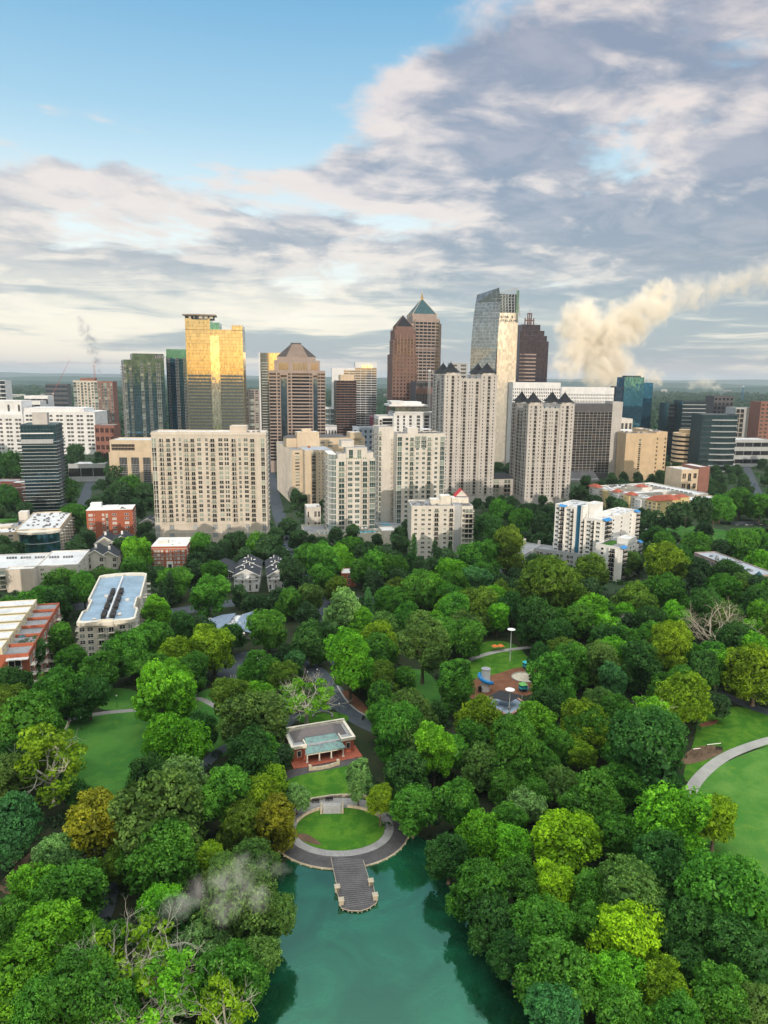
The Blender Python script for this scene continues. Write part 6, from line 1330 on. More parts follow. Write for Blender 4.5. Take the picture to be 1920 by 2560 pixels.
b = Bld('brick_terrace_row', 'red brick and cream terrace with stepped white roof pavilions at the lower left edge', 'building', at=(-143.5, 248), ang=14.5, w=20, h=19)
ht = 20.0; b.h = ht; b.glass = gl_home; b.slab = m_cream
b.box(m_rbrick, -30, 11.5, 0, 62, 0, ht - 3.2, m_roofg, .7); q = m_pale
for i in range(6): b.box(W('light yellow stucco', (.66, .58, .40)), -18, 2.5, .6 + i * 10.4, 8.4 + i * 10.4, ht - 3.2, ht, m_roofw, .25, 'roof_pavilion', foot=False); b.wall('R', (-18, 2.5, .6 + i * 10.4, 8.4 + i * 10.4), 's.s', ht - 3.1, ht, 1, hf=.5)
b.wall('F', (-18, 2.5, .6, 8), 'd.d.d', ht - 3.2, ht, 1, hf=.55); b.box(W('light yellow stucco', (.66, .58, .40)), -30, -18, 2, 62, ht - 3.2, ht + .4, m_roofg, .8, 'roof_pavilion', foot=False)
b.wall('F', (-30, 11.5, 0, 62), [(.50, 3, 'd'), (.66, 3, 'd'), (.88, 5.4, 'b')], 1, ht - 4, 4, dp=2.0, hf=.52); b.wall('R', (-30, 11.5, 0, 62), 'bwbwbwbwbwbw', 1, ht - 4, 4, dp=1.8)
b.part('porch_roof', MB().box(4, 11.5, -2.2, 0, ht - 4.3, ht - 3.9), m_roofw)
for i in range(5): b.part('parapet_wall', MB().box(2.5, 11.5, 9.4 + i * 10.4, 9.9 + i * 10.4, ht - 3.2, ht - 1.9), m_rbrick)
b.part('parasol', MB().cone(6, 5 + 10.4, ht - 3, ht - .8, .06, .06, 6).cone(6, 15.4, ht - 1.2, ht - .3, 1.5, .05, 8), m_bronze); b.done()
# blue roofed apartment building
c0, c1 = G(188, 1690), G(330, 1672)
h_ = 17.0; p0, p1, p2 = G(192, 1560, h_), G(330, 1545, h_), G(285, 1432, h_)
an = 14.5; Lw = 23.0; dl = 75.0
b = Bld('blue_roof_block', 'cream apartment block with long blue flat roof and central rows of dark rooftop units', 'building', at=p0[:2], ang=an + 0, w=Lw, h=h_)
m_br = mat('blue roof membrane', (.25, .35, .46), .55, .2, .15, fine=.3); b.glass = gl_home; b.frame = m_white
pl_ = [(0, 1.5), (2.2, 0), (8, 0), (8.5, -1), (Lw - 8.5, -1), (Lw - 8, 0), (Lw - 2.2, 0), (Lw, 1.5), (Lw, 16), (Lw - 1.5, 17.5), (Lw - 1.5, 32), (Lw, 33.5), (Lw, dl - 2), (Lw - 2, dl), (Lw * .66, dl + 1.5), (Lw * .34, dl + 1.5), (2, dl), (0, dl - 2), (0, 33.5), (1.5, 32), (1.5, 17.5), (0, 16)]
b.part('wall', MB().prism(pl_, 0, h_ - 1.0), m_cream); cc = Vector((Lw / 2, dl / 2)); sh = lambda s_: [tuple(cc + (Vector(p) - cc) * s_) for p in pl_]
b.part('roof', MB().prism(sh(.955), h_ - 1.0, h_ - .55), m_br); q = MB(); o1, o2 = sh(1.02), sh(.955); n_ = len(o1)
for i in range(n_):
    j = (i + 1) % n_; q.face([(*o1[i], h_ - 1), (*o1[j], h_ - 1), (*o1[j], h_ + .5), (*o1[i], h_ + .5)]); q.face([(*o2[j], h_ - 1), (*o2[i], h_ - 1), (*o2[i], h_ + .5), (*o2[j], h_ + .5)]); q.face([(*o1[i], h_ + .5), (*o1[j], h_ + .5), (*o2[j], h_ + .5), (*o2[i], h_ + .5)])
b.part('parapet', q, m_cream); q = MB().prism([(Lw * .5 - 6, -1.15), (Lw * .5 + 6, -1.15), (Lw * .5 + 6, -.75), (Lw * .5 - 6, -.75)], h_ - 1, h_ + .8); q.prism([(Lw * .5 - 3, -1.15), (Lw * .5 + 3, -1.15), (Lw * .5 + 3, -.75), (Lw * .5 - 3, -.75)], h_ + .8, h_ + 1.6); b.part('pediment', q, m_cream)
b.part('roof_duct', MB().box(Lw * .5 - .35, Lw * .5 + .35, 5, dl - 4, h_ - .5, h_ + .5), m_roofw)
for i in range(4):
    for j in range(4):
        for s in (-1, 1): b.part('rooftop_unit', MB().box(Lw * .5 + s * 1.9 - .9, Lw * .5 + s * 1.9 + .9, 6 + i * 11 + j * 2.0, 7.6 + i * 11 + j * 2.0, h_ - .5, h_ + 1.3).cone(Lw * .5 + s * 1.8, 6.65 + i * 11 + j * 2, h_ + 1.3, h_ + 1.5, .45, .45, 8), mat('black roof condenser', (.045, .04, .04), .6, .4, .7))
for x, y in ((Lw * .24, 4), (Lw * .28, 38), (Lw * .72, 30), (Lw * .66, 9)): b.part('roof_hatch', MB().box(x, x + 1.6, y, y + 1.2, h_ - .5, h_ + .4), m_pale)
b.wall('F', (0, Lw, 0, dl), [(.08, 2, 'w'), (.22, 2.2, 'w'), (.78, 2.2, 'w'), (.92, 1.6, 'w')], 1.5, h_ - 1.4, 5); b.wall('F', (8.5, Lw - 8.5, -1, 0), [(.15, 2.6, 'b'), (.42, 1, 's'), (.58, 1, 's'), (.85, 2.6, 'b')], 1.5, h_ - 1.4, 5); b.wall('R', (0, Lw, 2, dl - 2), 'bw.wbbw.wbbw.wb', 1.5, h_ - 1.4, 5, dp=2.0); b.wall('L', (0, Lw, 2, dl - 2), 'bw.wb.wbw.b', 1.5, h_ - 1.4, 5)
b.done(); CLEAR.append((185, 1425, 345, 1625, 330))
# --- small houses
def gable_house(lb, at, ang, w, d, h, rh, mw, mr, cols='w.w', dormers=0, group=None):
    b = Bld('gabled_house', lb, 'house', at=at, ang=ang, w=w, h=h + rh, group=group); b.box(mw, 0, w, 0, d, 0, h, None, 0); b.part('roof', MB().gable(0, w, 0, d, h, rh, 'y', .7, 0, 1), [mr, mw]); b.part('roof_edge', MB().tube((w / 2, -.8, h + rh + .35), (-.8, -.8, h - rh * .13 + .3), .28, k=4).tube((w / 2, -.8, h + rh + .35), (w + .8, -.8, h - rh * .13 + .3), .28, k=4), m_white)
    b.glass = gl_dark; b.wall('F', (0, w, 0, d), cols, .6, h, max(1, int(h / 3.2))); b.wall('R', (0, w, 0, d), 'w.w.w', .6, h, max(1, int(h / 3.2))); b.wall('L', (0, w, 0, d), 'w.w.w', .6, h, max(1, int(h / 3.2))); return b
def manor(lb, px, py, px2, ang):
    p = G(px, py); q = G(px2, py); w = (q - p).length; b = gable_house(lb, p[:2], ang, w, 34, 9.5, 3.4, m_wht, m_shing, 'w.b.b.w')
    for y in (17.0,): b.part('roof_edge', MB().tube((w / 2, y, 9.5 + 3.4 + .35), (-.8, y, 9.4), .2, k=4).tube((w / 2, y, 13.25), (w + .8, y, 9.4), .2, k=4), m_white)
    q = MB()
    for i in range(4): q.cone(w * (.2 + .2 * i), -.5, 0, 7.0, .35, .28, 8)
    q.box(0.6, w - .6, -.9, 0, 7.0, 8.0); b.part('portico', q, m_white)
    for i in range(7): b.part('skylight', MB().box(w * .5 + (2.2 if i % 2 else -3.6), w * .5 + (3.4 if i % 2 else -2.4), 3 + i * 4.4, 4.2 + i * 4.4, 12.1, 12.4), m_roofw)
    for i in range(5): b.part('vent_pipe', MB().cone(w * .5 + (1.2 if i % 2 else -1.2), 5 + i * 6, 12.4, 14.2, .25, .25, 6), m_white)
    b.done(); return b
manor('white gabled manor house with dark slate roof, left one of two', 586, 1480, 646, 6); manor('white gabled manor house with dark slate roof, right one beside the street', 672, 1480, 724, 12)
p = G(522, 1452); b = gable_house('low house with plain dark hip roof left of the two white manor houses', p[:2], 5, 14, 22, 5, 3, m_dkgr, m_shing); b.done(False)
for lb, px, py, an, w, d, h, rh in (('cream gabled townhouse nearest of the cluster below the orange-brick block', 216, 1428, 14, 11, 20, 9, 4.0), ('cream gabled townhouse with white dormer right of its cluster', 252, 1425, 14, 10, 18, 8, 3.4), ('cream gabled townhouse at the back of the cluster below the orange-brick block', 240, 1396, 14, 12, 18, 10, 4.2), ('pale grey gabled townhouse beside the lime-green tree', 280, 1398, 14, 13, 18, 11, 4.2)):
    p = G(px, py); b = gable_house(lb, p[:2], an, w, d, h, rh, m_pale, m_shing, 'w.w'); b.part('chimney', MB().box(w * .5 - .6, w * .5 + .6, 6, 7.2, h + rh - .6, h + rh + 2.2), m_white); b.done()
for lb, px, py in (('dark gabled cottage right of the orange-brick block, left one', 350, 1322), ('white-gabled cottage between the orange-brick block and wide beige block', 372, 1316)):
    p = G(px, py); b = gable_house(lb, p[:2], 10, 12, 14, 4.5, 3.5, m_wht, m_shing); b.done(False)
p = G(30, 1300); b = Bld('red_brick_house', 'red brick house with stepped flat roof beside the balcony tower', 'house', 22, 75, 1222, D=620, ang=12); b.box(m_mbrick, 0, b.w, 0, 20, 0, b.h, m_roofw, .5); b.box(m_mbrick, 1, b.w, 6, 20, b.h, b.h + 4, m_roofw, .4, foot=False); b.wall('F', (0, b.w, 0, 20), '.ss.', 1, b.h, 4); b.done()
b = Bld('long_dark_hall', 'long dark-roofed low hall at the left edge behind the red brick house', 'building', -20, 60, 1205, D=720, ang=6); b.box(m_brickd, 0, b.w, 0, 20, 0, b.h, m_roofg, .5); b.wall('F', (0, b.w, 0, 20), 'wwwwww', 1, b.h, 1); b.done(False)
b = Bld('flat_white_hall', 'low hall with thin white roof among the trees behind the balcony tower', 'building', 170, 262, 1161, D=800, ang=10); b.box(m_cool, 0, b.w, 0, 20, 0, b.h, m_roofw, .6); b.wall('F', (0, b.w, 0, 20), 'rrr', 1, b.h, 1); b.done()
p = G(853, 1466); b = Bld('small_brick_house', 'small red brick house with flat white roof among the park-edge trees', 'house', at=p[:2], ang=4, w=9, h=7); b.box(m_rbrick, 0, 9, 0, 12, 0, 7.5, m_roofw, .4); b.frame = m_white; b.wall('F', (0, 9, 0, 12), 's.w.s', .5, 7.4, 2); b.done(); CLEAR.append((850, 1420, 890, 1470, 410))
# community building with angled blue-grey roofs
p = G(492, 1598); b = Bld('clinic_building', 'low building with two angled blue-grey shingle roofs and white roof plant between', 'building', at=p[:2], ang=-4, w=48, h=9)
m_bs = mat('blue grey shingle', (.20, .26, .36), .85, .2, .3, fine=.5); b.box(m_pale, 0, 44, 3, 22, 0, 5, None, 0)
q = MB(); q.hexa([(9, 27, 5.2), (-2, 14, 5.0), (6, -1, 4.6), (22, -1, 7.2)], .3); q.hexa([(9, 27, 5.2), (22, -1, 7.2), (22, 22, 8.0), (21, 24, 7.5)], .3); b.part('roof', q, m_bs)
q = MB(); q.hexa([(27, 0, 7), (41, 0, 4.6), (48, 14, 5), (34, 27, 8)], .3); q.hexa([(27, 0, 7), (34, 27, 8), (27, 22, 7.5), (26.5, 20, 7)], .3); b.part('roof', q, m_bs); b.box(m_roofg, 21, 28, 0, 24, 4, 6.4, m_roofw, .4, foot=False); b.units(21.5, 31, 2, 23, 6.6, 16, 1.3, m_roofw); b.part('entrance_canopy', MB().cone(33, -2, 4.4, 5.0, 4.5, 4.2, 14), m_cream); b.root.scale = (.62, .8, .85); b.done(); CLEAR.append((490, 1525, 640, 1595, 320))
# --- poles, wires and cars
def pole(px, py, h, lb, arms=2, rz=0.0):
    t = thing('utility_pole', lb, 'utility pole', G(px, py), rz); MB().cone(0, 0, 0, h, .2, .12).build('pole', mat('weathered timber', (.20, .13, .09), .9, .2, 1), t)
    for i in range(arms): MB().box(-1.4, 1.4, -.08, .08, h - .8 - i * 1.5, h - .65 - i * 1.5).build('crossarm', MATS['weathered timber'], t)
    return t, h
pole(1709, 1356, 20, 'tall brown utility pole standing on the small lawn behind the trees, right', 3, .6); u1 = pole(442, 1500, 13, 'utility pole by the street junction left of the clinic building'); u2 = pole(724, 1492, 13, 'utility pole at the foot of the street beside the right manor house')
pole(728, 1320, 11, 'utility pole on the right side of the street, farther one'); pole(186, 1350, 11, 'utility pole beside the left street, near the parking deck block'); pole(1780, 1345, 14, 'slim floodlight pole among trees on the right')
def wire(a, b2, sag, lb):
    q = MB(); pr = None
    for i in range(17): t = i / 16; p = a.lerp(b2, t) - Vector((0, 0, sag * 4 * t * (1 - t))); (q.tube(pr, p, .05, k=4) if pr else None); pr = p
    tag(q.build('power_line', m_black), lb, 'power line', 'power lines along the cross street')
pa, pb = G(442, 1500) + Vector((0, 0, 12.4)), G(724, 1492) + Vector((0, 0, 12.4))
for i in (-1, 0, 1): wire(pa + Vector((i * 1.2, 0, 0)), pb + Vector((i * 1.2, 0, 0)), 1.5, 'thin overhead power line sagging between the two utility poles on the cross street')
CARP = {}
def car(p, rz, c, lb, grp):
    mt = {'white': (.75, .75, .75), 'black': (.02, .02, .022), 'silver': (.45, .46, .48), 'red': (.40, .04, .04), 'blue': (.05, .12, .30), 'grey': (.16, .17, .18)}[c]
    if c not in CARP:
        body = MB().prism([(-2.2, .3), (-2.2, .85), (-1.9, .95), (-1.0, 1.0), (1.0, .98), (2.1, .8), (2.25, .55), (2.2, .3)], -.88, .88).mesh('car_body', [mat(c + ' car paint', mt, .3, .05, 1, spec=.6)])
        cab = MB().prism([(-1.75, .93), (-1.25, 1.42), (.35, 1.45), (1.15, .98)], -.78, .78).mesh('car_cabin', [m_dark]); CARP[c] = (body, cab)
    t = thing('parked_car', lb, 'car', p, rz, grp)
    for nm, me in zip(('body', 'cabin'), CARP[c]):
        o = bpy.data.objects.new(nm, me); col.objects.link(o); o.parent = t; o.rotation_euler = (math.pi / 2, 0, 0)
    for x in (-1.35, 1.4):
        for y in (-.8, .8):
            if 'wh' not in CARP: CARP['wh'] = MB().tube((0, -.12, 0), (0, .12, 0), .33, k=10).mesh('wheel', [m_black])
            o = bpy.data.objects.new('wheel', CARP['wh']); col.objects.link(o); o.parent = t; o.location = (x, y, .33)
cs = ['white', 'silver', 'white', 'grey', 'black', 'white', 'blue', 'silver']
ords = ['nearest', 'second', 'third', 'fourth', 'fifth', 'sixth', 'seventh', 'farthest']
for i in range(7): car(G(733 - i * 3.6, 1432 - i * 11.5, .06), R(102), cs[i], '%s parked car, %s from the near end of the street-side row' % (cs[i], ords[i]), 'cars parked along the street')
bb, z = deck
for i, c in enumerate(('white', 'white', 'silver', 'black', 'white', 'blue')): car(bb.wp(-44 + i * 5.5, 36 + (i % 2) * 9, z + .1), R(16 + 90), c, '%s car on the rooftop parking deck, %s from the left' % (c, ords[i] if i else 'first'), 'cars on the rooftop parking deck')
for i, c in enumerate(('black', 'silver', 'white')): car(G(634 + i * 10, 1640 + i * 3, .1), R(8), c, '%s car parked in the small park car park' % c, 'cars in the park car park')
for (px, py, rz, c, lb) in ((172, 1345, 102, 'white', 'white car on the left street, nearest of three in a line'), (168, 1362, 102, 'blue', 'blue car on the left street, middle of three in a line'), (190, 1300, 102, 'grey', 'grey car on the left street, farthest of three in a line'), (716, 1345, 102, 'black', 'black car driving up the street beside the wide beige block'), (704, 1312, 102, 'white', 'white car far up the street beside the wide beige block'), (180, 1320, 100, 'red', 'red-tailed car driving down the left street'), (234, 1195, 170, 'silver', 'silver car at the far end of the left street'), (243, 1560, 20, 'grey', 'grey car on the street beside the blue-roof block'), (1886, 1212, 60, 'black', 'black car on the road at the right edge')): car(G(px, py, .08), R(rz), c, lb, None)
# ---------------------------------------------------------------- trees standing in the photograph (pixel of crown centre, crown radius, kind, colour)
TL = '''
148 2147 66 N pg;187 2234 76 R gr;87 2234 66 R br;130 2342 95 R br;43 2450 92 R br;182 2494 100 R gr;100 2529 74 N gr;269 2515 88 R gr;30 2320 70 R gr
330 2395 112 H ye;370 2500 98 H br;425 2472 78 L br;521 2364 78 N pg;577 2450 92 R gr;564 2540 74 L ye;586 2268 112 N gy;677 2310 66 N gy;456 2320 66 N dk;640 2400 60 N gy
412 2147 88 R gr;409 2060 112 N gy;405 2150 58 T gr;293 2163 48 R ol;463 1978 84 N pg;567 1993 66 T gr;247 2070 92 R or;197 1989 36 N dk;127 1916 86 L ye;69 1835 100 R gr;25 1920 66 N dk;30 2070 80 N bl
432 1880 86 R br;372 1960 56 T dk;509 1827 36 T dk;602 2066 62 N ol;650 2010 60 R ye;409 1742 82 N br;224 1746 48 N dk;143 1738 62 R gr;23 1723 50 N dk;70 1650 50 N dk;579 1758 46 T ol;521 2155 48 N ye;560 2190 50 N gy
640 2160 55 N gy;534 1626 62 R ye;459 1573 38 N dk;500 1570 32 N dk;578 1595 36 N dk;672 1580 54 N gr;778 1608 54 N dk;876 1658 62 T br;735 1664 34 N bl;710 1640 26 N gr;644 1677 46 R gr;709 1705 44 R ol;587 1746 40 T ol;644 1742 40 R br
766 1739 66 H br;640 1808 76 N gy;521 1495 48 R gr;540 1438 34 R gr;487 1432 32 N gr;628 1514 26 N gr;660 1517 26 N dk;600 1490 26 N gr;700 1497 28 N gr;731 1438 32 T dk;810 1407 46 R gr;769 1391 34 R gr;778 1498 38 N gy;725 1507 36 R gr;769 1470 28 N pg;841 1476 34 N ol;857 1535 54 N pg;769 1541 32 N pg
923 1470 30 C bl;923 1532 34 C bl;941 1416 42 R gr;950 1598 48 R ye;939 1400 34 N dk;983 1423 38 R gr;1030 1400 34 C dk;1086 1404 26 C dk;1124 1396 24 C dk;1049 1482 58 R gr;1127 1438 38 R br;1205 1404 48 R gr;1196 1457 42 N bl;970 1504 38 R gr;1020 1545 34 N gr;1121 1498 38 R gr;1196 1523 52 R ol;1252 1492 38 N ol
1359 1473 78 N ol;1430 1500 46 N ol;1058 1605 64 T gy;1171 1595 46 R gr;1139 1700 46 T gr;1340 1561 60 N dk;1390 1600 48 N dk;1384 1705 66 N gr;1370 1760 44 N dk;951 1705 42 N ol;954 1748 42 N gr;1023 1760 28 N dk;1036 1800 62 N gy;965 1800 48 N gr;1202 1805 58 R ye;1331 1815 56 R br
1666 1419 56 R ye;1478 1434 44 N ol;1425 1470 42 N ol;1660 1488 56 R gr;1588 1510 50 N ol;1801 1485 52 N gr;1820 1447 42 N dk;1889 1525 52 N dk;1513 1585 46 L br;1441 1550 42 R gr;1500 1545 36 R gr;1673 1622 56 T ye;1785 1557 66 D or;1839 1613 56 N dk;1760 1676 40 T dk
1600 1666 62 N dk;1428 1665 56 N gr;1531 1707 36 T bl;1889 1688 72 R ye;1713 1751 68 N ye;1795 1767 30 N dk;1619 1790 44 L br;1632 1848 70 N gr;1463 1817 62 R ye;1530 1790 50 N gr
1044 1865 62 N gy;1128 1888 48 N gr;1205 1921 52 N gy;1344 1910 52 R gr;1471 1830 58 R gr;1455 1893 40 R ye;1399 1965 52 N gy;1610 1895 100 N dk;1483 2004 72 R gr;1033 2026 60 N gr;1144 2020 66 R gr;1311 2010 52 W pg;1410 2104 84 W lm;1194 2093 60 R br;1272 2115 52 R br;1122 2143 58 N dk
1555 2104 62 N gr;1665 2070 96 N br;1650 2170 86 N dk;1787 2054 66 N ye;1388 2220 60 R lm;1300 2205 62 N gr;1194 2231 72 N gr;1233 2315 72 N dk;1477 2242 64 R gr;1804 2270 112 N gr;1720 2342 84 N dk;1566 2353 90 R lm;1344 2342 82 N gr;1388 2442 90 R gr
1660 2481 68 R ye;1721 2414 62 N dk;1532 2453 72 R br;1288 2392 62 N dk;1860 2398 88 N dk;1799 2509 76 R gr;1887 2530 66 N gy;1388 2540 74 N bl;1555 2545 70 R gr;1693 2550 64 R gr;1470 2330 60 R gr;1900 2330 60 N gr
660 1881 46 N gr;703 1895 32 N gr;678 1965 52 R ye;741 1995 34 N pg;686 2064 64 R or;896 1950 40 T pg;951 2003 36 T ye;994 1849 72 N gr;1020 1950 60 N dk;1330 1985 44 N gr;1260 1980 44 N gr;1560 1960 54 N gr;1300 1870 44 N gr;1400 1870 44 N gr;1270 2050 44 N gr
330 1640 56 R gr;390 1610 50 N gr;300 1600 36 N gr;250 1680 50 N gr;180 1660 44 N gr;140 1510 44 N dk;185 1650 36 N gr;150 1600 40 N gr;130 1560 30 N or;115 1610 36 N gr;100 1500 34 N gr;160 1470 42 N gr;445 1640 54 R ye;480 1680 44 N gr;396 1680 46 N gr
405 1500 26 C br;425 1480 30 C gr;415 1525 20 C gr;345 1385 38 R br;310 1370 26 N gr;500 1370 34 R gr;560 1375 24 N gr;585 1362 26 N dk;640 1370 34 N gr;670 1372 32 R br;690 1350 26 N gr;610 1395 24 N gr;700 1390 26 N dk;745 1350 26 N gr;720 1320 24 N or
800 1450 38 N gr;850 1400 38 R br;880 1380 34 N gr;905 1430 34 N gr;190 1290 34 R gr;240 1270 26 N br;160 1230 36 N dk;300 1240 30 N dk;330 1225 34 N gr;365 1240 30 R gr;20 1250 34 N dk;290 1190 30 N dk;350 1180 30 N dk;170 1170 28 N dk;30 1165 34 N dk;250 1170 26 N gr;190 1135 24 N gr
100 1345 20 N gr;130 1340 22 N gr;150 1310 20 N gr;175 1280 20 N gr;1250 1290 40 N gr;1300 1310 36 N gr;1350 1320 28 N gr;1220 1330 40 N dk;1270 1380 44 T ol;1400 1340 26 N dk;1450 1240 26 N ol;1490 1260 22 N dk;1640 1305 30 N gr;1700 1290 30 T gr;1755 1280 30 T gr;1800 1270 34 R gr;1850 1260 36 R gr;1900 1270 36 N gr
1545 1280 28 N dk;1590 1310 24 N dk;1010 1702 34 N gr;1090 1792 34 N dk;1352 1650 40 N dk;1139 1745 44 N gr;1745 1370 36 N gr;1800 1380 30 N br;1850 1370 40 N gr;1890 1360 36 N gr;1640 1350 36 N dk;1660 1370 34 N gr;1700 1410 40 N dk;1760 1330 26 N dk
'''
PAR = []
for ln in TL.strip().replace('\n', ';').split(';'):
    px, py, rp, kd, cl = ln.split(); px, py, rp = int(px), int(py), int(rp)
    tree_px(px, py, rp * 1.04, kd, cl, lift=(8 if kd == 'D' else 3.5 if py > 1600 else 3.0))
# ---------------------------------------------------------------- filler trees between them
def inpoly(x, y, P):
    c = False; j = len(P) - 1
    for i in range(len(P)):
        if (P[i][1] > y) != (P[j][1] > y) and x < (P[j][0] - P[i][0]) * (y - P[i][1]) / (P[j][1] - P[i][1]) + P[i][0]: c = not c
        j = i
    return c
OPEN = [[(190, 1770), (420, 1760), (455, 1850), (365, 2050), (280, 2055), (190, 2010), (150, 1850)], [(225, 1715), (345, 1712), (360, 1780), (235, 1780)], [(460, 1770), (510, 1712), (610, 1705), (590, 1900), (500, 1850)],
        [(975, 1690), (1020, 1650), (1095, 1680), (1125, 1800), (1000, 1790)], [(1140, 1650), (1170, 1600), (1330, 1590), (1375, 1700), (1330, 1800), (1140, 1800)], [(1690, 2080), (1735, 1850), (1800, 1740), (1990, 1760), (2050, 2600), (1880, 2250)],
        [(600, 2560), (640, 2330), (700, 2160), (690, 2000), (730, 1900), (640, 1830), (700, 1780), (770, 1690), (750, 1640), (820, 1650), (960, 1800), (960, 1860), (900, 1930), (980, 2090), (1080, 2130), (1180, 2340), (1370, 2560)],
        [(430, 1510), (640, 1500), (660, 1600), (640, 1720), (530, 1720), (430, 1600)], [(-20, 2300), (150, 2060), (330, 1990), (340, 2080), (220, 2350), (120, 2200)], [(570, 1390), (745, 1390), (745, 1490), (570, 1490)], [(1700, 1305), (1910, 1305), (1910, 1350), (1690, 1355)], [(845, 1420), (895, 1420), (895, 1480), (845, 1480)]]
STREETS = []
for o in bpy.data.objects:
    if o.get('kind') == 'structure' and o.name.split('.')[0] in ('street', 'park_road', 'lake', 'drive', 'playing_field'):
        me = o.data
        for p in me.polygons: STREETS.append([tuple(me.vertices[i].co[:2]) for i in p.vertices])
def okay(X, Y, Rd, zc, far=False):
    for t in TREES:
        if (t['x'] - X) ** 2 + (t['y'] - Y) ** 2 < ((t['r'] + Rd) * (0.56 if Y < 430 else 0.48)) ** 2: return False
    for P in FOOT + STREETS:
        for a in range(9):
            r_ = Rd * .85 if a else 0
            if inpoly(X + r_ * math.cos(a * .785), Y + r_ * math.sin(a * .785), P): return False
    pts = [proj((X + dx_ * Rd, Y, z)) for dx_, z in ((0, zc), (0, zc + Rd), (-.9, zc), (.9, zc), (0, 0), (0, zc - Rd * .8))]
    for P in OPEN:
        if any(inpoly(p[0], p[1], P) for p in pts): return False
    for x0, y0, x1, y1, D in CLEAR:
        if Y < D + 4 and pts[2][0] < x1 and pts[3][0] > x0 and pts[1][1] < y1: return False
    return True
rr = random.Random(5); n_ind = 0
cand = []
for i in range(16000):
    Y = 112 + 330 * rr.random() if i < 3600 else 430 + 560 * rr.random() ** 1.1
    X = rr.uniform(-.60, .60) * Y; cand.append((X, Y))
MASS = []
for X, Y in cand:
    park_ = Y < 430; Rd = rr.uniform(5.5, 9.0) if park_ else rr.uniform(4.2, 7.2); zc = 3 + Rd * .85
    if not okay(X, Y, Rd, zc): continue
    cl = rr.choice(['dk', 'gr', 'gr', 'gr', 'br', 'ol', 'gy', 'br']); kd = rr.choice('RNNNT')
    if len(TREES) < 400 or (not park_ and len(TREES) < 900): tree(X, Y, Rd, kd, cl, None, 2.5)
print('TREES', len(TREES))
# keep the 300 that show largest as things; the rest becomes one wood
order = sorted(TREES, key=lambda t: -t['r'] / t['px'][2]); keep = order[:300]; rest = order[300:]
LMK = [('lake pier', 890, 2200), ('oval lawn', 850, 2080), ('brick pavilion', 800, 1860), ('upper lawn', 810, 1960), ('left lawn', 280, 1900), ('bottom-left corner', 60, 2520), ('bottom-right corner', 1860, 2520), ('playing field', 1880, 2050), ('light mast', 1275, 1620), ('playground', 1260, 1710),
       ('splash pad', 1262, 1765), ('swing frames', 1765, 1880), ('clinic building', 565, 1560), ('blue-roof block', 270, 1520), ('white manor houses', 650, 1440), ('small brick house', 868, 1445), ('cream mid-rise block', 1105, 1330), ('white awning condominium', 1480, 1340),
       ('grey terrace', 1830, 1430), ('leafless tree', 1785, 1540), ('rounded condominium', 880, 1250), ('wide beige block', 520, 1200), ('orange-brick block', 275, 1310), ('balcony tower', 105, 1180), ('turreted towers', 1270, 1150), ('yellow complex', 1660, 1260), ('sand-coloured block', 1620, 1140),
       ('brick terrace row', 60, 1600), ('half-bare tree', 766, 1739), ('park car park', 610, 1660), ('right lake shore', 1180, 2250), ('left lake shore', 640, 2350), ('white-roofed block', 85, 1430), ('townhouse row', 1870, 1320), ('small lawn behind the townhouses', 1760, 1335), ('street', 730, 1330), ('small car park', 600, 1690), ('gold mirror tower', 530, 1100), ('dark path', 250, 2260), ('park road', 850, 1740)]
def place_words(px, py):
    best = min(LMK, key=lambda l: (l[1] - px) ** 2 + (l[2] - py) ** 2); dx_, dy_ = px - best[1], py - best[2]
    if abs(dx_) > abs(dy_) * 1.2: r_ = 'right of' if dx_ > 0 else 'left of'
    else: r_ = 'in front of' if dy_ > 0 else 'behind'
    return r_, best[0]
seen = {}
for t in keep:
    k = KIND[t['kind']]; r_, lm = place_words(t['px'][0], t['px'][1])
    if t['kind'] in 'D' and lm == 'leafless tree': r_, lm = 'left of', 'dark path' if False else 'right edge path'
    if t['kind'] == 'H' and t['px'][1] < 1900: r_, lm = 'behind', 'brick pavilion'
    c = CW[t['col']] + ' ' if t['kind'] != 'D' else 'pale '
    base = '%s%s tree' % (c, k[3]); key = (base, r_, lm); seen.setdefault(key, []).append(t)
OR = ['first', 'second', 'third', 'fourth', 'fifth', 'sixth', 'seventh', 'eighth', 'ninth', 'tenth', 'eleventh', 'twelfth', 'thirteenth', 'fourteenth']
for (base, r_, lm), L in seen.items():
    L.sort(key=lambda t: t['px'][0]); m = len(L)
    for i, t in enumerate(L):
        if m == 1: s = '%s %s the %s' % (base, r_, lm)
        elif m == 2: s = '%s %s the %s, %s one' % (base, r_, lm, 'left' if i == 0 else 'right')
        else: s = '%s %s the %s, %s from the left' % (base, r_, lm, OR[i])
        t['o']['label'] = s
        if t['kind'] not in 'DH': t['o']['group'] = 'trees of the park and streets'
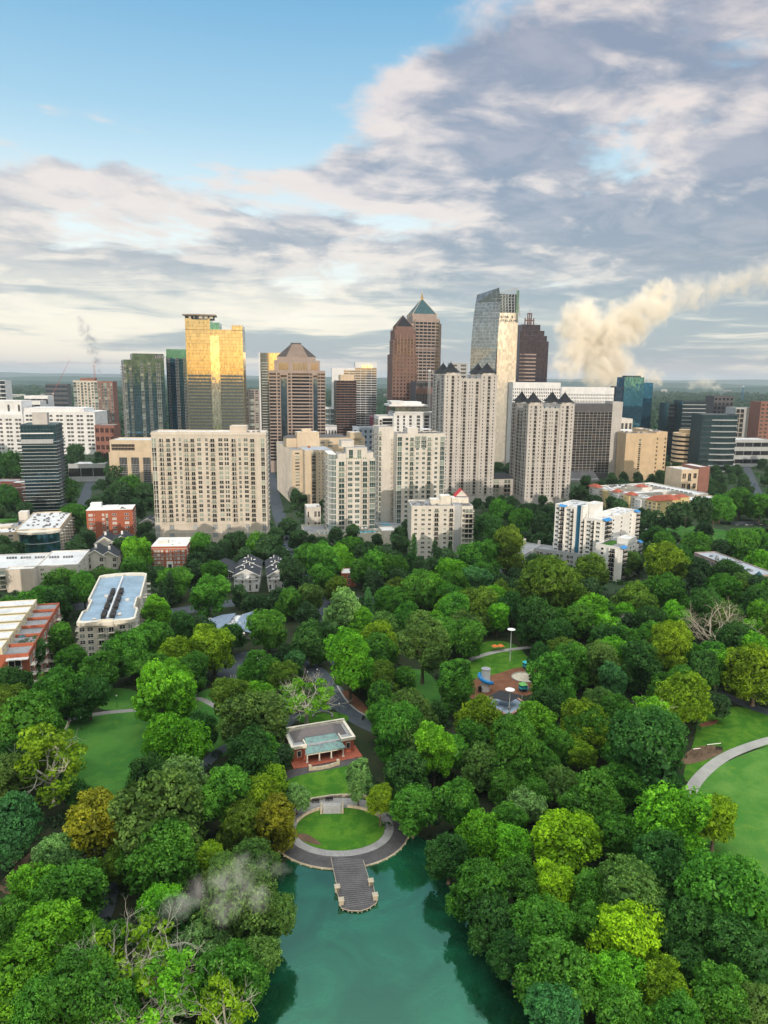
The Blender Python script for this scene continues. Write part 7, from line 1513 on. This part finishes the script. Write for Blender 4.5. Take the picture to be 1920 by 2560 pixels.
if rest:
    Vs, Qs, Ts = [], [], []; off = 0; src = {}
    wood = MB(); 
    for key in set((t['col'] for t in rest)):
        pass
    V = []; Q = []; T = []; MI = []; off = 0
    for t in rest:
        cr_ = [c for c in t['o'].children if c.name.startswith('crown')]
        if not cr_: continue
        c = cr_[0]; me = c.data; k = 'rest' + me.name
        if k not in src:
            v = np.empty(len(me.vertices) * 3, np.float32); me.vertices.foreach_get('co', v); tt = np.empty(len(me.polygons), np.float32); me.attributes['tint'].data.foreach_get('value', tt)
            src[k] = (v.reshape(-1, 4, 3)[::4] , tt[::4])
        v, tt = src[k]; v = (v - v.mean(1, keepdims=True)) * 1.9 + v.mean(1, keepdims=True); a = c.rotation_euler[2]; s_ = np.array(c.scale); w_ = v * s_
        w_ = np.stack([w_[..., 0] * math.cos(a) - w_[..., 1] * math.sin(a) + t['x'], w_[..., 0] * math.sin(a) + w_[..., 1] * math.cos(a) + t['y'], w_[..., 2] + t['zc']], -1).reshape(-1, 3)
        V.append(w_); T.append(tt * .6 + .35 * random.random()); 
        for ch in list(t['o'].children): bpy.data.objects.remove(ch)
        bpy.data.objects.remove(t['o'])
    V = np.concatenate(V); T = np.concatenate(T); me = big_mesh('city_wood', V, np.arange(len(V)).reshape(-1, 4), [fol], attr=T, aname='tint')
    o = bpy.data.objects.new('tree_cover', me); col.objects.link(o); o.color = (0.034, 0.085, 0.030, 1)
    tag(o, 'small dark green treetops filling the gaps between the city buildings', 'trees', kind='stuff')
# ---------------------------------------------------------------- shrubs under the park trees
def scatter(name, N_, sampler, size, per, label, cat, colr, seed, leaf=.35):
    r_ = np.random.default_rng(seed); C = []
    for i in range(N_):
        q = sampler(r_)
        if q is None: continue
        C.append((q[0], q[1], q[2], q[3], .8))
    V = []; T = []
    for x, y, z, rad, sq in C:
        k = per; d = r_.normal(size=(k, 3)); d[:, 2] = np.abs(d[:, 2]); d /= np.linalg.norm(d, axis=1)[:, None]
        c = np.array([x, y, z]) + d * rad * (.7 + .35 * r_.random(k))[:, None] * np.array([1, 1, sq]); nn = d + r_.normal(size=(k, 3)) * .5; nn /= np.linalg.norm(nn, axis=1)[:, None]
        a = np.cross(nn, r_.normal(size=(k, 3))); a /= np.linalg.norm(a, axis=1)[:, None]; b = np.cross(nn, a); s = leaf * (rad / size) * (.6 + .8 * r_.random(k))[:, None]
        V.append(np.stack([c - a * s, c - b * s * .7, c + a * s, c + b * s * .7], 1).reshape(-1, 3)); T.append(np.clip(r_.random() * .5 + r_.random(k) * .5, 0, 1))
    V = np.concatenate(V); me = big_mesh(name, V, np.arange(len(V)).reshape(-1, 4), [fol], attr=np.concatenate(T), aname='tint')
    o = bpy.data.objects.new(name, me); col.objects.link(o); o.color = (*colr, 1); return tag(o, label, cat, kind='stuff')
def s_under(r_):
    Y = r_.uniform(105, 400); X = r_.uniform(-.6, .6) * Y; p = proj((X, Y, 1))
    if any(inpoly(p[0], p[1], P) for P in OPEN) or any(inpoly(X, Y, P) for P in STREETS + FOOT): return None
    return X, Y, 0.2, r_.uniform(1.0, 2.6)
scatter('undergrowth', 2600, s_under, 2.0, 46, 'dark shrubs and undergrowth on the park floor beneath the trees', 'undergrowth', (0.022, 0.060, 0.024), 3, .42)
def s_city(r_):
    Y = r_.uniform(395, 1050); X = r_.uniform(-.6, .6) * Y
    if any(inpoly(X, Y, P) for P in STREETS + FOOT) or any(inpoly(*proj((X, Y, 1))[:2], P) for P in OPEN[-3:]): return None
    return X, Y, 0.1, r_.uniform(1.6, 4.2)
scatter('garden_shrubs', 3200, s_city, 3.0, 34, 'low green shrubs and hedges around the feet of the city buildings', 'shrubs', (0.040, 0.105, 0.028), 21, .75)
def s_far(r_):
    Y = 1000 + 5200 * r_.random() ** 1.3; X = r_.uniform(-.62, .62) * Y
    if any(inpoly(X, Y, P) for P in FOOT): return None
    p = proj((X, Y, 12))
    if any(Y < D and x0 < p[0] < x1 for x0, y0, x1, y1, D in CLEAR): return None
    return X, Y, 3 + Y * .0006, r_.uniform(9, 17) * (1 + Y / 5000)
scatter('distant_wood', 5200, s_far, 14, 60, 'hazy distant woodland spreading to the horizon behind the towers', 'woodland', (0.028, 0.070, 0.040), 9, 3.6)
# ---------------------------------------------------------------- far suburbs and hills
rg = random.Random(12); far = [W('far white wall', (.62, .62, .60)), W('far tan wall', (.45, .38, .30)), W('far grey wall', (.30, .32, .34))]
FARW = {0: 'white', 1: 'tan', 2: 'grey'}
spots = [(30, 1000), (55, 975), (150, 1008), (190, 1000), (120, 1035), (830, 985), (900, 1010), (825, 1040), (960, 1000), (1655, 985), (1780, 975), (1810, 984), (1880, 990), (1550, 1060), (1845, 1105), (1900, 1120), (1800, 1125), (1860, 1140), (1905, 975), (1700, 965), (628, 962), (170, 985), (85, 962), (560, 968)]
for i, (px, py) in enumerate(spots):
    p = G(px, py); w_ = rg.uniform(18, 46) * (1 + p.y / 4000); h_ = rg.uniform(8, 20) * (1 + p.y / 6000); m = i % 3; a = R(rg.uniform(-10, 20))
    t = thing('distant_building', '%s flat-roofed distant building %s the %s' % ((FARW[m],) + ((lambda q: (q[0], q[1]))(place_words(px, py)))), 'building', p, a)
    mb = MB().box(0, w_, 0, 20, 0, h_); mb.build('wall', far[m], t); MB().box(.5, w_ - .5, .5, 19.5, h_, h_ + .8).build('roof', m_roofw, t)
    for k in range(int(h_ / 4.5)): MB().box(1.5, w_ - 1.5, -.12, 0, 1.5 + k * 4.4, 3.4 + k * 4.4).build('window_strip', gl_off, t)
NA = ['nearest', 'second nearest', 'third nearest', 'fourth nearest', 'fifth nearest', 'sixth nearest', 'seventh nearest']
labs = {}
for o in bpy.data.objects:
    if o.parent is None and 'label' in o.keys() and o.name.startswith('distant_building'): labs.setdefault(o['label'], []).append(o)
for l, L in labs.items():
    if len(L) > 1:
        for i, o in enumerate(sorted(L, key=lambda o: o.location.y)): o['label'] = l + ', ' + NA[i]
def hill(Y0, hmax, seed, z0):
    r_ = np.random.default_rng(seed); n_ = 160; xs = np.linspace(-.75 * Y0, .75 * Y0, n_); h = np.zeros(n_)
    for f, a in ((2, 1), (5, .6), (11, .35), (27, .15)): h += a * np.sin(xs / Y0 * f * 3 + r_.uniform(0, 6))
    h = z0 + hmax * np.clip((h + 2.1) / 4.2, .05, 1); mb = MB(); dY = Y0 * .10
    prof = ((0, 0), (.35, .75), (.6, 1), (1, .1))
    for i in range(n_ - 1):
        for (a, k), (b2, k2) in zip(prof, prof[1:]): mb.face([(xs[i], Y0 + dY * a, h[i] * k - 1), (xs[i + 1], Y0 + dY * a, h[i + 1] * k - 1), (xs[i + 1], Y0 + dY * b2, h[i + 1] * k2 - 1), (xs[i], Y0 + dY * b2, h[i] * k2 - 1)])
    o = mb.build('hills', grass('far hills', (.030, .075, .060), (.045, .090, .070), (.06, .10, .08), .002)); tag(o, kind='structure')
hill(7500, 60, 1, 25); hill(12000, 90, 2, 50); hill(20000, 120, 5, 80)
# ---------------------------------------------------------------- haze
hz = bpy.data.materials.new('haze air'); hz.use_nodes = True; n = N(hz.node_tree)
v = n.new('ShaderNodeVolumePrincipled'); v.inputs['Density'].default_value = 0.00004; v.inputs['Color'].default_value = (0.80, 0.88, 1.0, 1); v.inputs['Anisotropy'].default_value = 0.2
o = n.new('ShaderNodeOutputMaterial'); n.t.links.new(v.outputs[0], o.inputs['Volume'])
hb = MB().box(-40000, 40000, -1500, 45000, -1.5, 420).build('haze', hz); tag(hb, 'thin pale morning haze over the park and the city', 'haze', kind='stuff')
# ---------------------------------------------------------------- steam, smoke and mist
def puff_mat(name, dens, colr, an, freq, lo, hi, edge=0.25):
    m = bpy.data.materials.new(name); m.use_nodes = True; n = N(m.node_tree); tc = n.new('ShaderNodeTexCoord'); ob = tc.outputs['Object']
    ln = n.new('ShaderNodeVectorMath', operation='LENGTH'); n.put(ln.inputs[0], ob); oi = n.new('ShaderNodeObjectInfo')
    off = n.new('ShaderNodeVectorMath', operation='ADD'); n.put(off.inputs[0], ob); n.put(off.inputs[1], oi.outputs['Location'])
    f = n.noise(off.outputs[0], freq, 6.0, 0.62, 0.5); d = n.step(E(n, ln.outputs['Value']) + (0.5 - f) * 1.5, 1.0 - edge, edge, 0.0, 1.0)
    d = n.step(E(n, ln.outputs['Value']) + (0.5 - f) * 2.2, edge, 0.92, 1.0, 0.0) * n.step(f, lo, hi)
    v = n.new('ShaderNodeVolumePrincipled'); v.inputs['Color'].default_value = (*colr, 1); v.inputs['Anisotropy'].default_value = an; n.put(v.inputs['Density'], d * dens)
    o = n.new('ShaderNodeOutputMaterial'); n.t.links.new(v.outputs[0], o.inputs['Volume']); return m
ico = bmesh.new(); bmesh.ops.create_icosphere(ico, subdivisions=3, radius=1.0); puff_me = {}
def puffs(name, label, cat, D, spec, m, dy=0.35, seed=1, root_kind='stuff', z=None, k_=1.0):
    r_ = random.Random(seed); p0 = A(spec[0][0], spec[0][1], D); t = thing(name, label, cat, (p0.x, D, max(0, p0.z - 30)), 0); t['kind'] = root_kind
    if 'thin' not in puff_me: me = bpy.data.meshes.new('puff'); ico.to_mesh(me); me.materials.append(m_steam2); puff_me['thin'] = me
    if m.name not in puff_me: me = bpy.data.meshes.new('puff'); ico.to_mesh(me); me.materials.append(m); puff_me[m.name] = me
    for px, py, rp in spec:
        thin = m.name == 'sunlit steam' and px > 1670
        Y = D + r_.uniform(-1, 1) * rp * D / F * dy * 2; p = A(px, py, Y) if z is None else G(px, py, z + r_.uniform(-2, 3)); o = bpy.data.objects.new('puff', puff_me['thin' if thin else m.name]); col.objects.link(o); o.parent = t
        s_ = rp * k_ * proj(p)[2] / F; o.location = p - t.location; o.scale = (s_ * r_.uniform(.95, 1.25), s_ * 1.1, s_ * r_.uniform(.85, 1.05)); o.rotation_euler = (r_.random() * 6, r_.random() * 6, r_.random() * 6)
    return t
m_steam = puff_mat('sunlit steam', 0.042, (1.0, 0.95, 0.86), -0.52, 1.7, .38, .56, .20)
m_steam2 = puff_mat('thinning steam', 0.020, (1.0, 0.95, 0.88), -0.5, 1.5, .38, .60, .10)
puffs('steam_plume', 'tall billowing sunlit steam plume drifting up right behind the blue glass tower', 'steam plume', 1700, [(1490, 925, 44), (1520, 890, 50), (1470, 880, 46), (1500, 850, 52), (1440, 860, 40), (1455, 820, 42), (1420, 815, 32), (1440, 788, 36), (1468, 772, 25), (1500, 800, 40), (1545, 840, 46), (1560, 800, 44), (1600, 785, 44), (1590, 825, 32), (1640, 765, 42), (1680, 745, 42), (1630, 735, 28), (1720, 738, 42), (1765, 728, 42), (1660, 722, 24), (1810, 715, 40), (1850, 705, 38), (1890, 697, 40), (1940, 685, 44), (1545, 930, 44), (1420, 905, 42), (1600, 942, 28), (1640, 945, 20)], m_steam, k_=1.3)
puffs('low_cloud', 'small pale low cloud on the horizon between the blue glass tower and right-hand crane', 'cloud', 2600, [(1755, 952, 26), (1778, 962, 22), (1732, 966, 17), (1800, 968, 14)], m_steam, seed=4)
m_smoke = puff_mat('grey smoke', 0.035, (0.42, 0.46, 0.55), 0.0, 1.6, .40, .60, .15)
puffs('smoke_column', 'thin grey smoke column rising above the beige and brick residential tower', 'smoke', 2200, [(203, 800, 14), (212, 825, 20), (225, 850, 20), (235, 878, 18), (243, 905, 15), (249, 928, 11)], m_smoke, seed=2)
m_mist = puff_mat('lake mist', 0.060, (1.0, 1.0, 1.0), -0.5, 0.8, .30, .72, .02)
puffs('lake_mist', 'thin white mist wisp drifting over the treetops left of the pier', 'mist', 158, [(455, 2255, 50), (420, 2275, 36), (500, 2225, 50), (550, 2195, 44), (610, 2180, 46), (665, 2165, 40), (700, 2180, 30), (560, 2260, 56), (640, 2240, 48)], m_mist, seed=3, z=23)
# ---------------------------------------------------------------- pieces that belong to a part become its sub-parts
UP = {'rooftop_unit': ('roof', 'wall'), 'chimney': ('roof',), 'skylight': ('roof',), 'vent_pipe': ('roof',), 'chimney_pipe': ('roof',), 'roof_hatch': ('roof',), 'roof_duct': ('roof',), 'roof_vent': ('roof',), 'roof_edge': ('roof',), 'sign_letter': ('sign_band', 'silver_shaft'),
      'crown_window': ('crown_drum',), 'tier_window': ('upper_tier',), 'crown_fin': ('crown',), 'corner_mullion': ('glass_corner',), 'corner_floor_line': ('glass_corner',), 'sail_mullion': ('glass_sail',), 'shaft_fin': ('silver_shaft',), 'roof_rib': ('pyramid_roof',),
      'roof_panel': ('pyramid_roof',), 'window_grille': ('window_bay',), 'pool': ('podium', 'pool_terrace'), 'spandrel_band': ('glass_wall', 'tier'), 'side_fin': ('side_wall',), 'facade_grid': ('wall',), 'door': ('entrance',), 'handrail': ('steps',), 'board_joint': ('deck',), 'edge_trim': ('deck',), 'column': ('porch_roof',), 'porch_beam': ('porch_roof',), 'control_box': ('pole',)}
for root in [o for o in bpy.data.objects if o.type == 'EMPTY' and o.parent is None]:
    ch = list(root.children); first = {}
    for c in ch:
        k = c.name.split('.')[0]
        if k not in first and c.matrix_basis == Matrix.Identity(4): first[k] = c
    for c in ch:
        k = c.name.split('.')[0]
        for p in UP.get(k, ()):
            if p in first and first[p] is not c: c.parent = first[p]; break
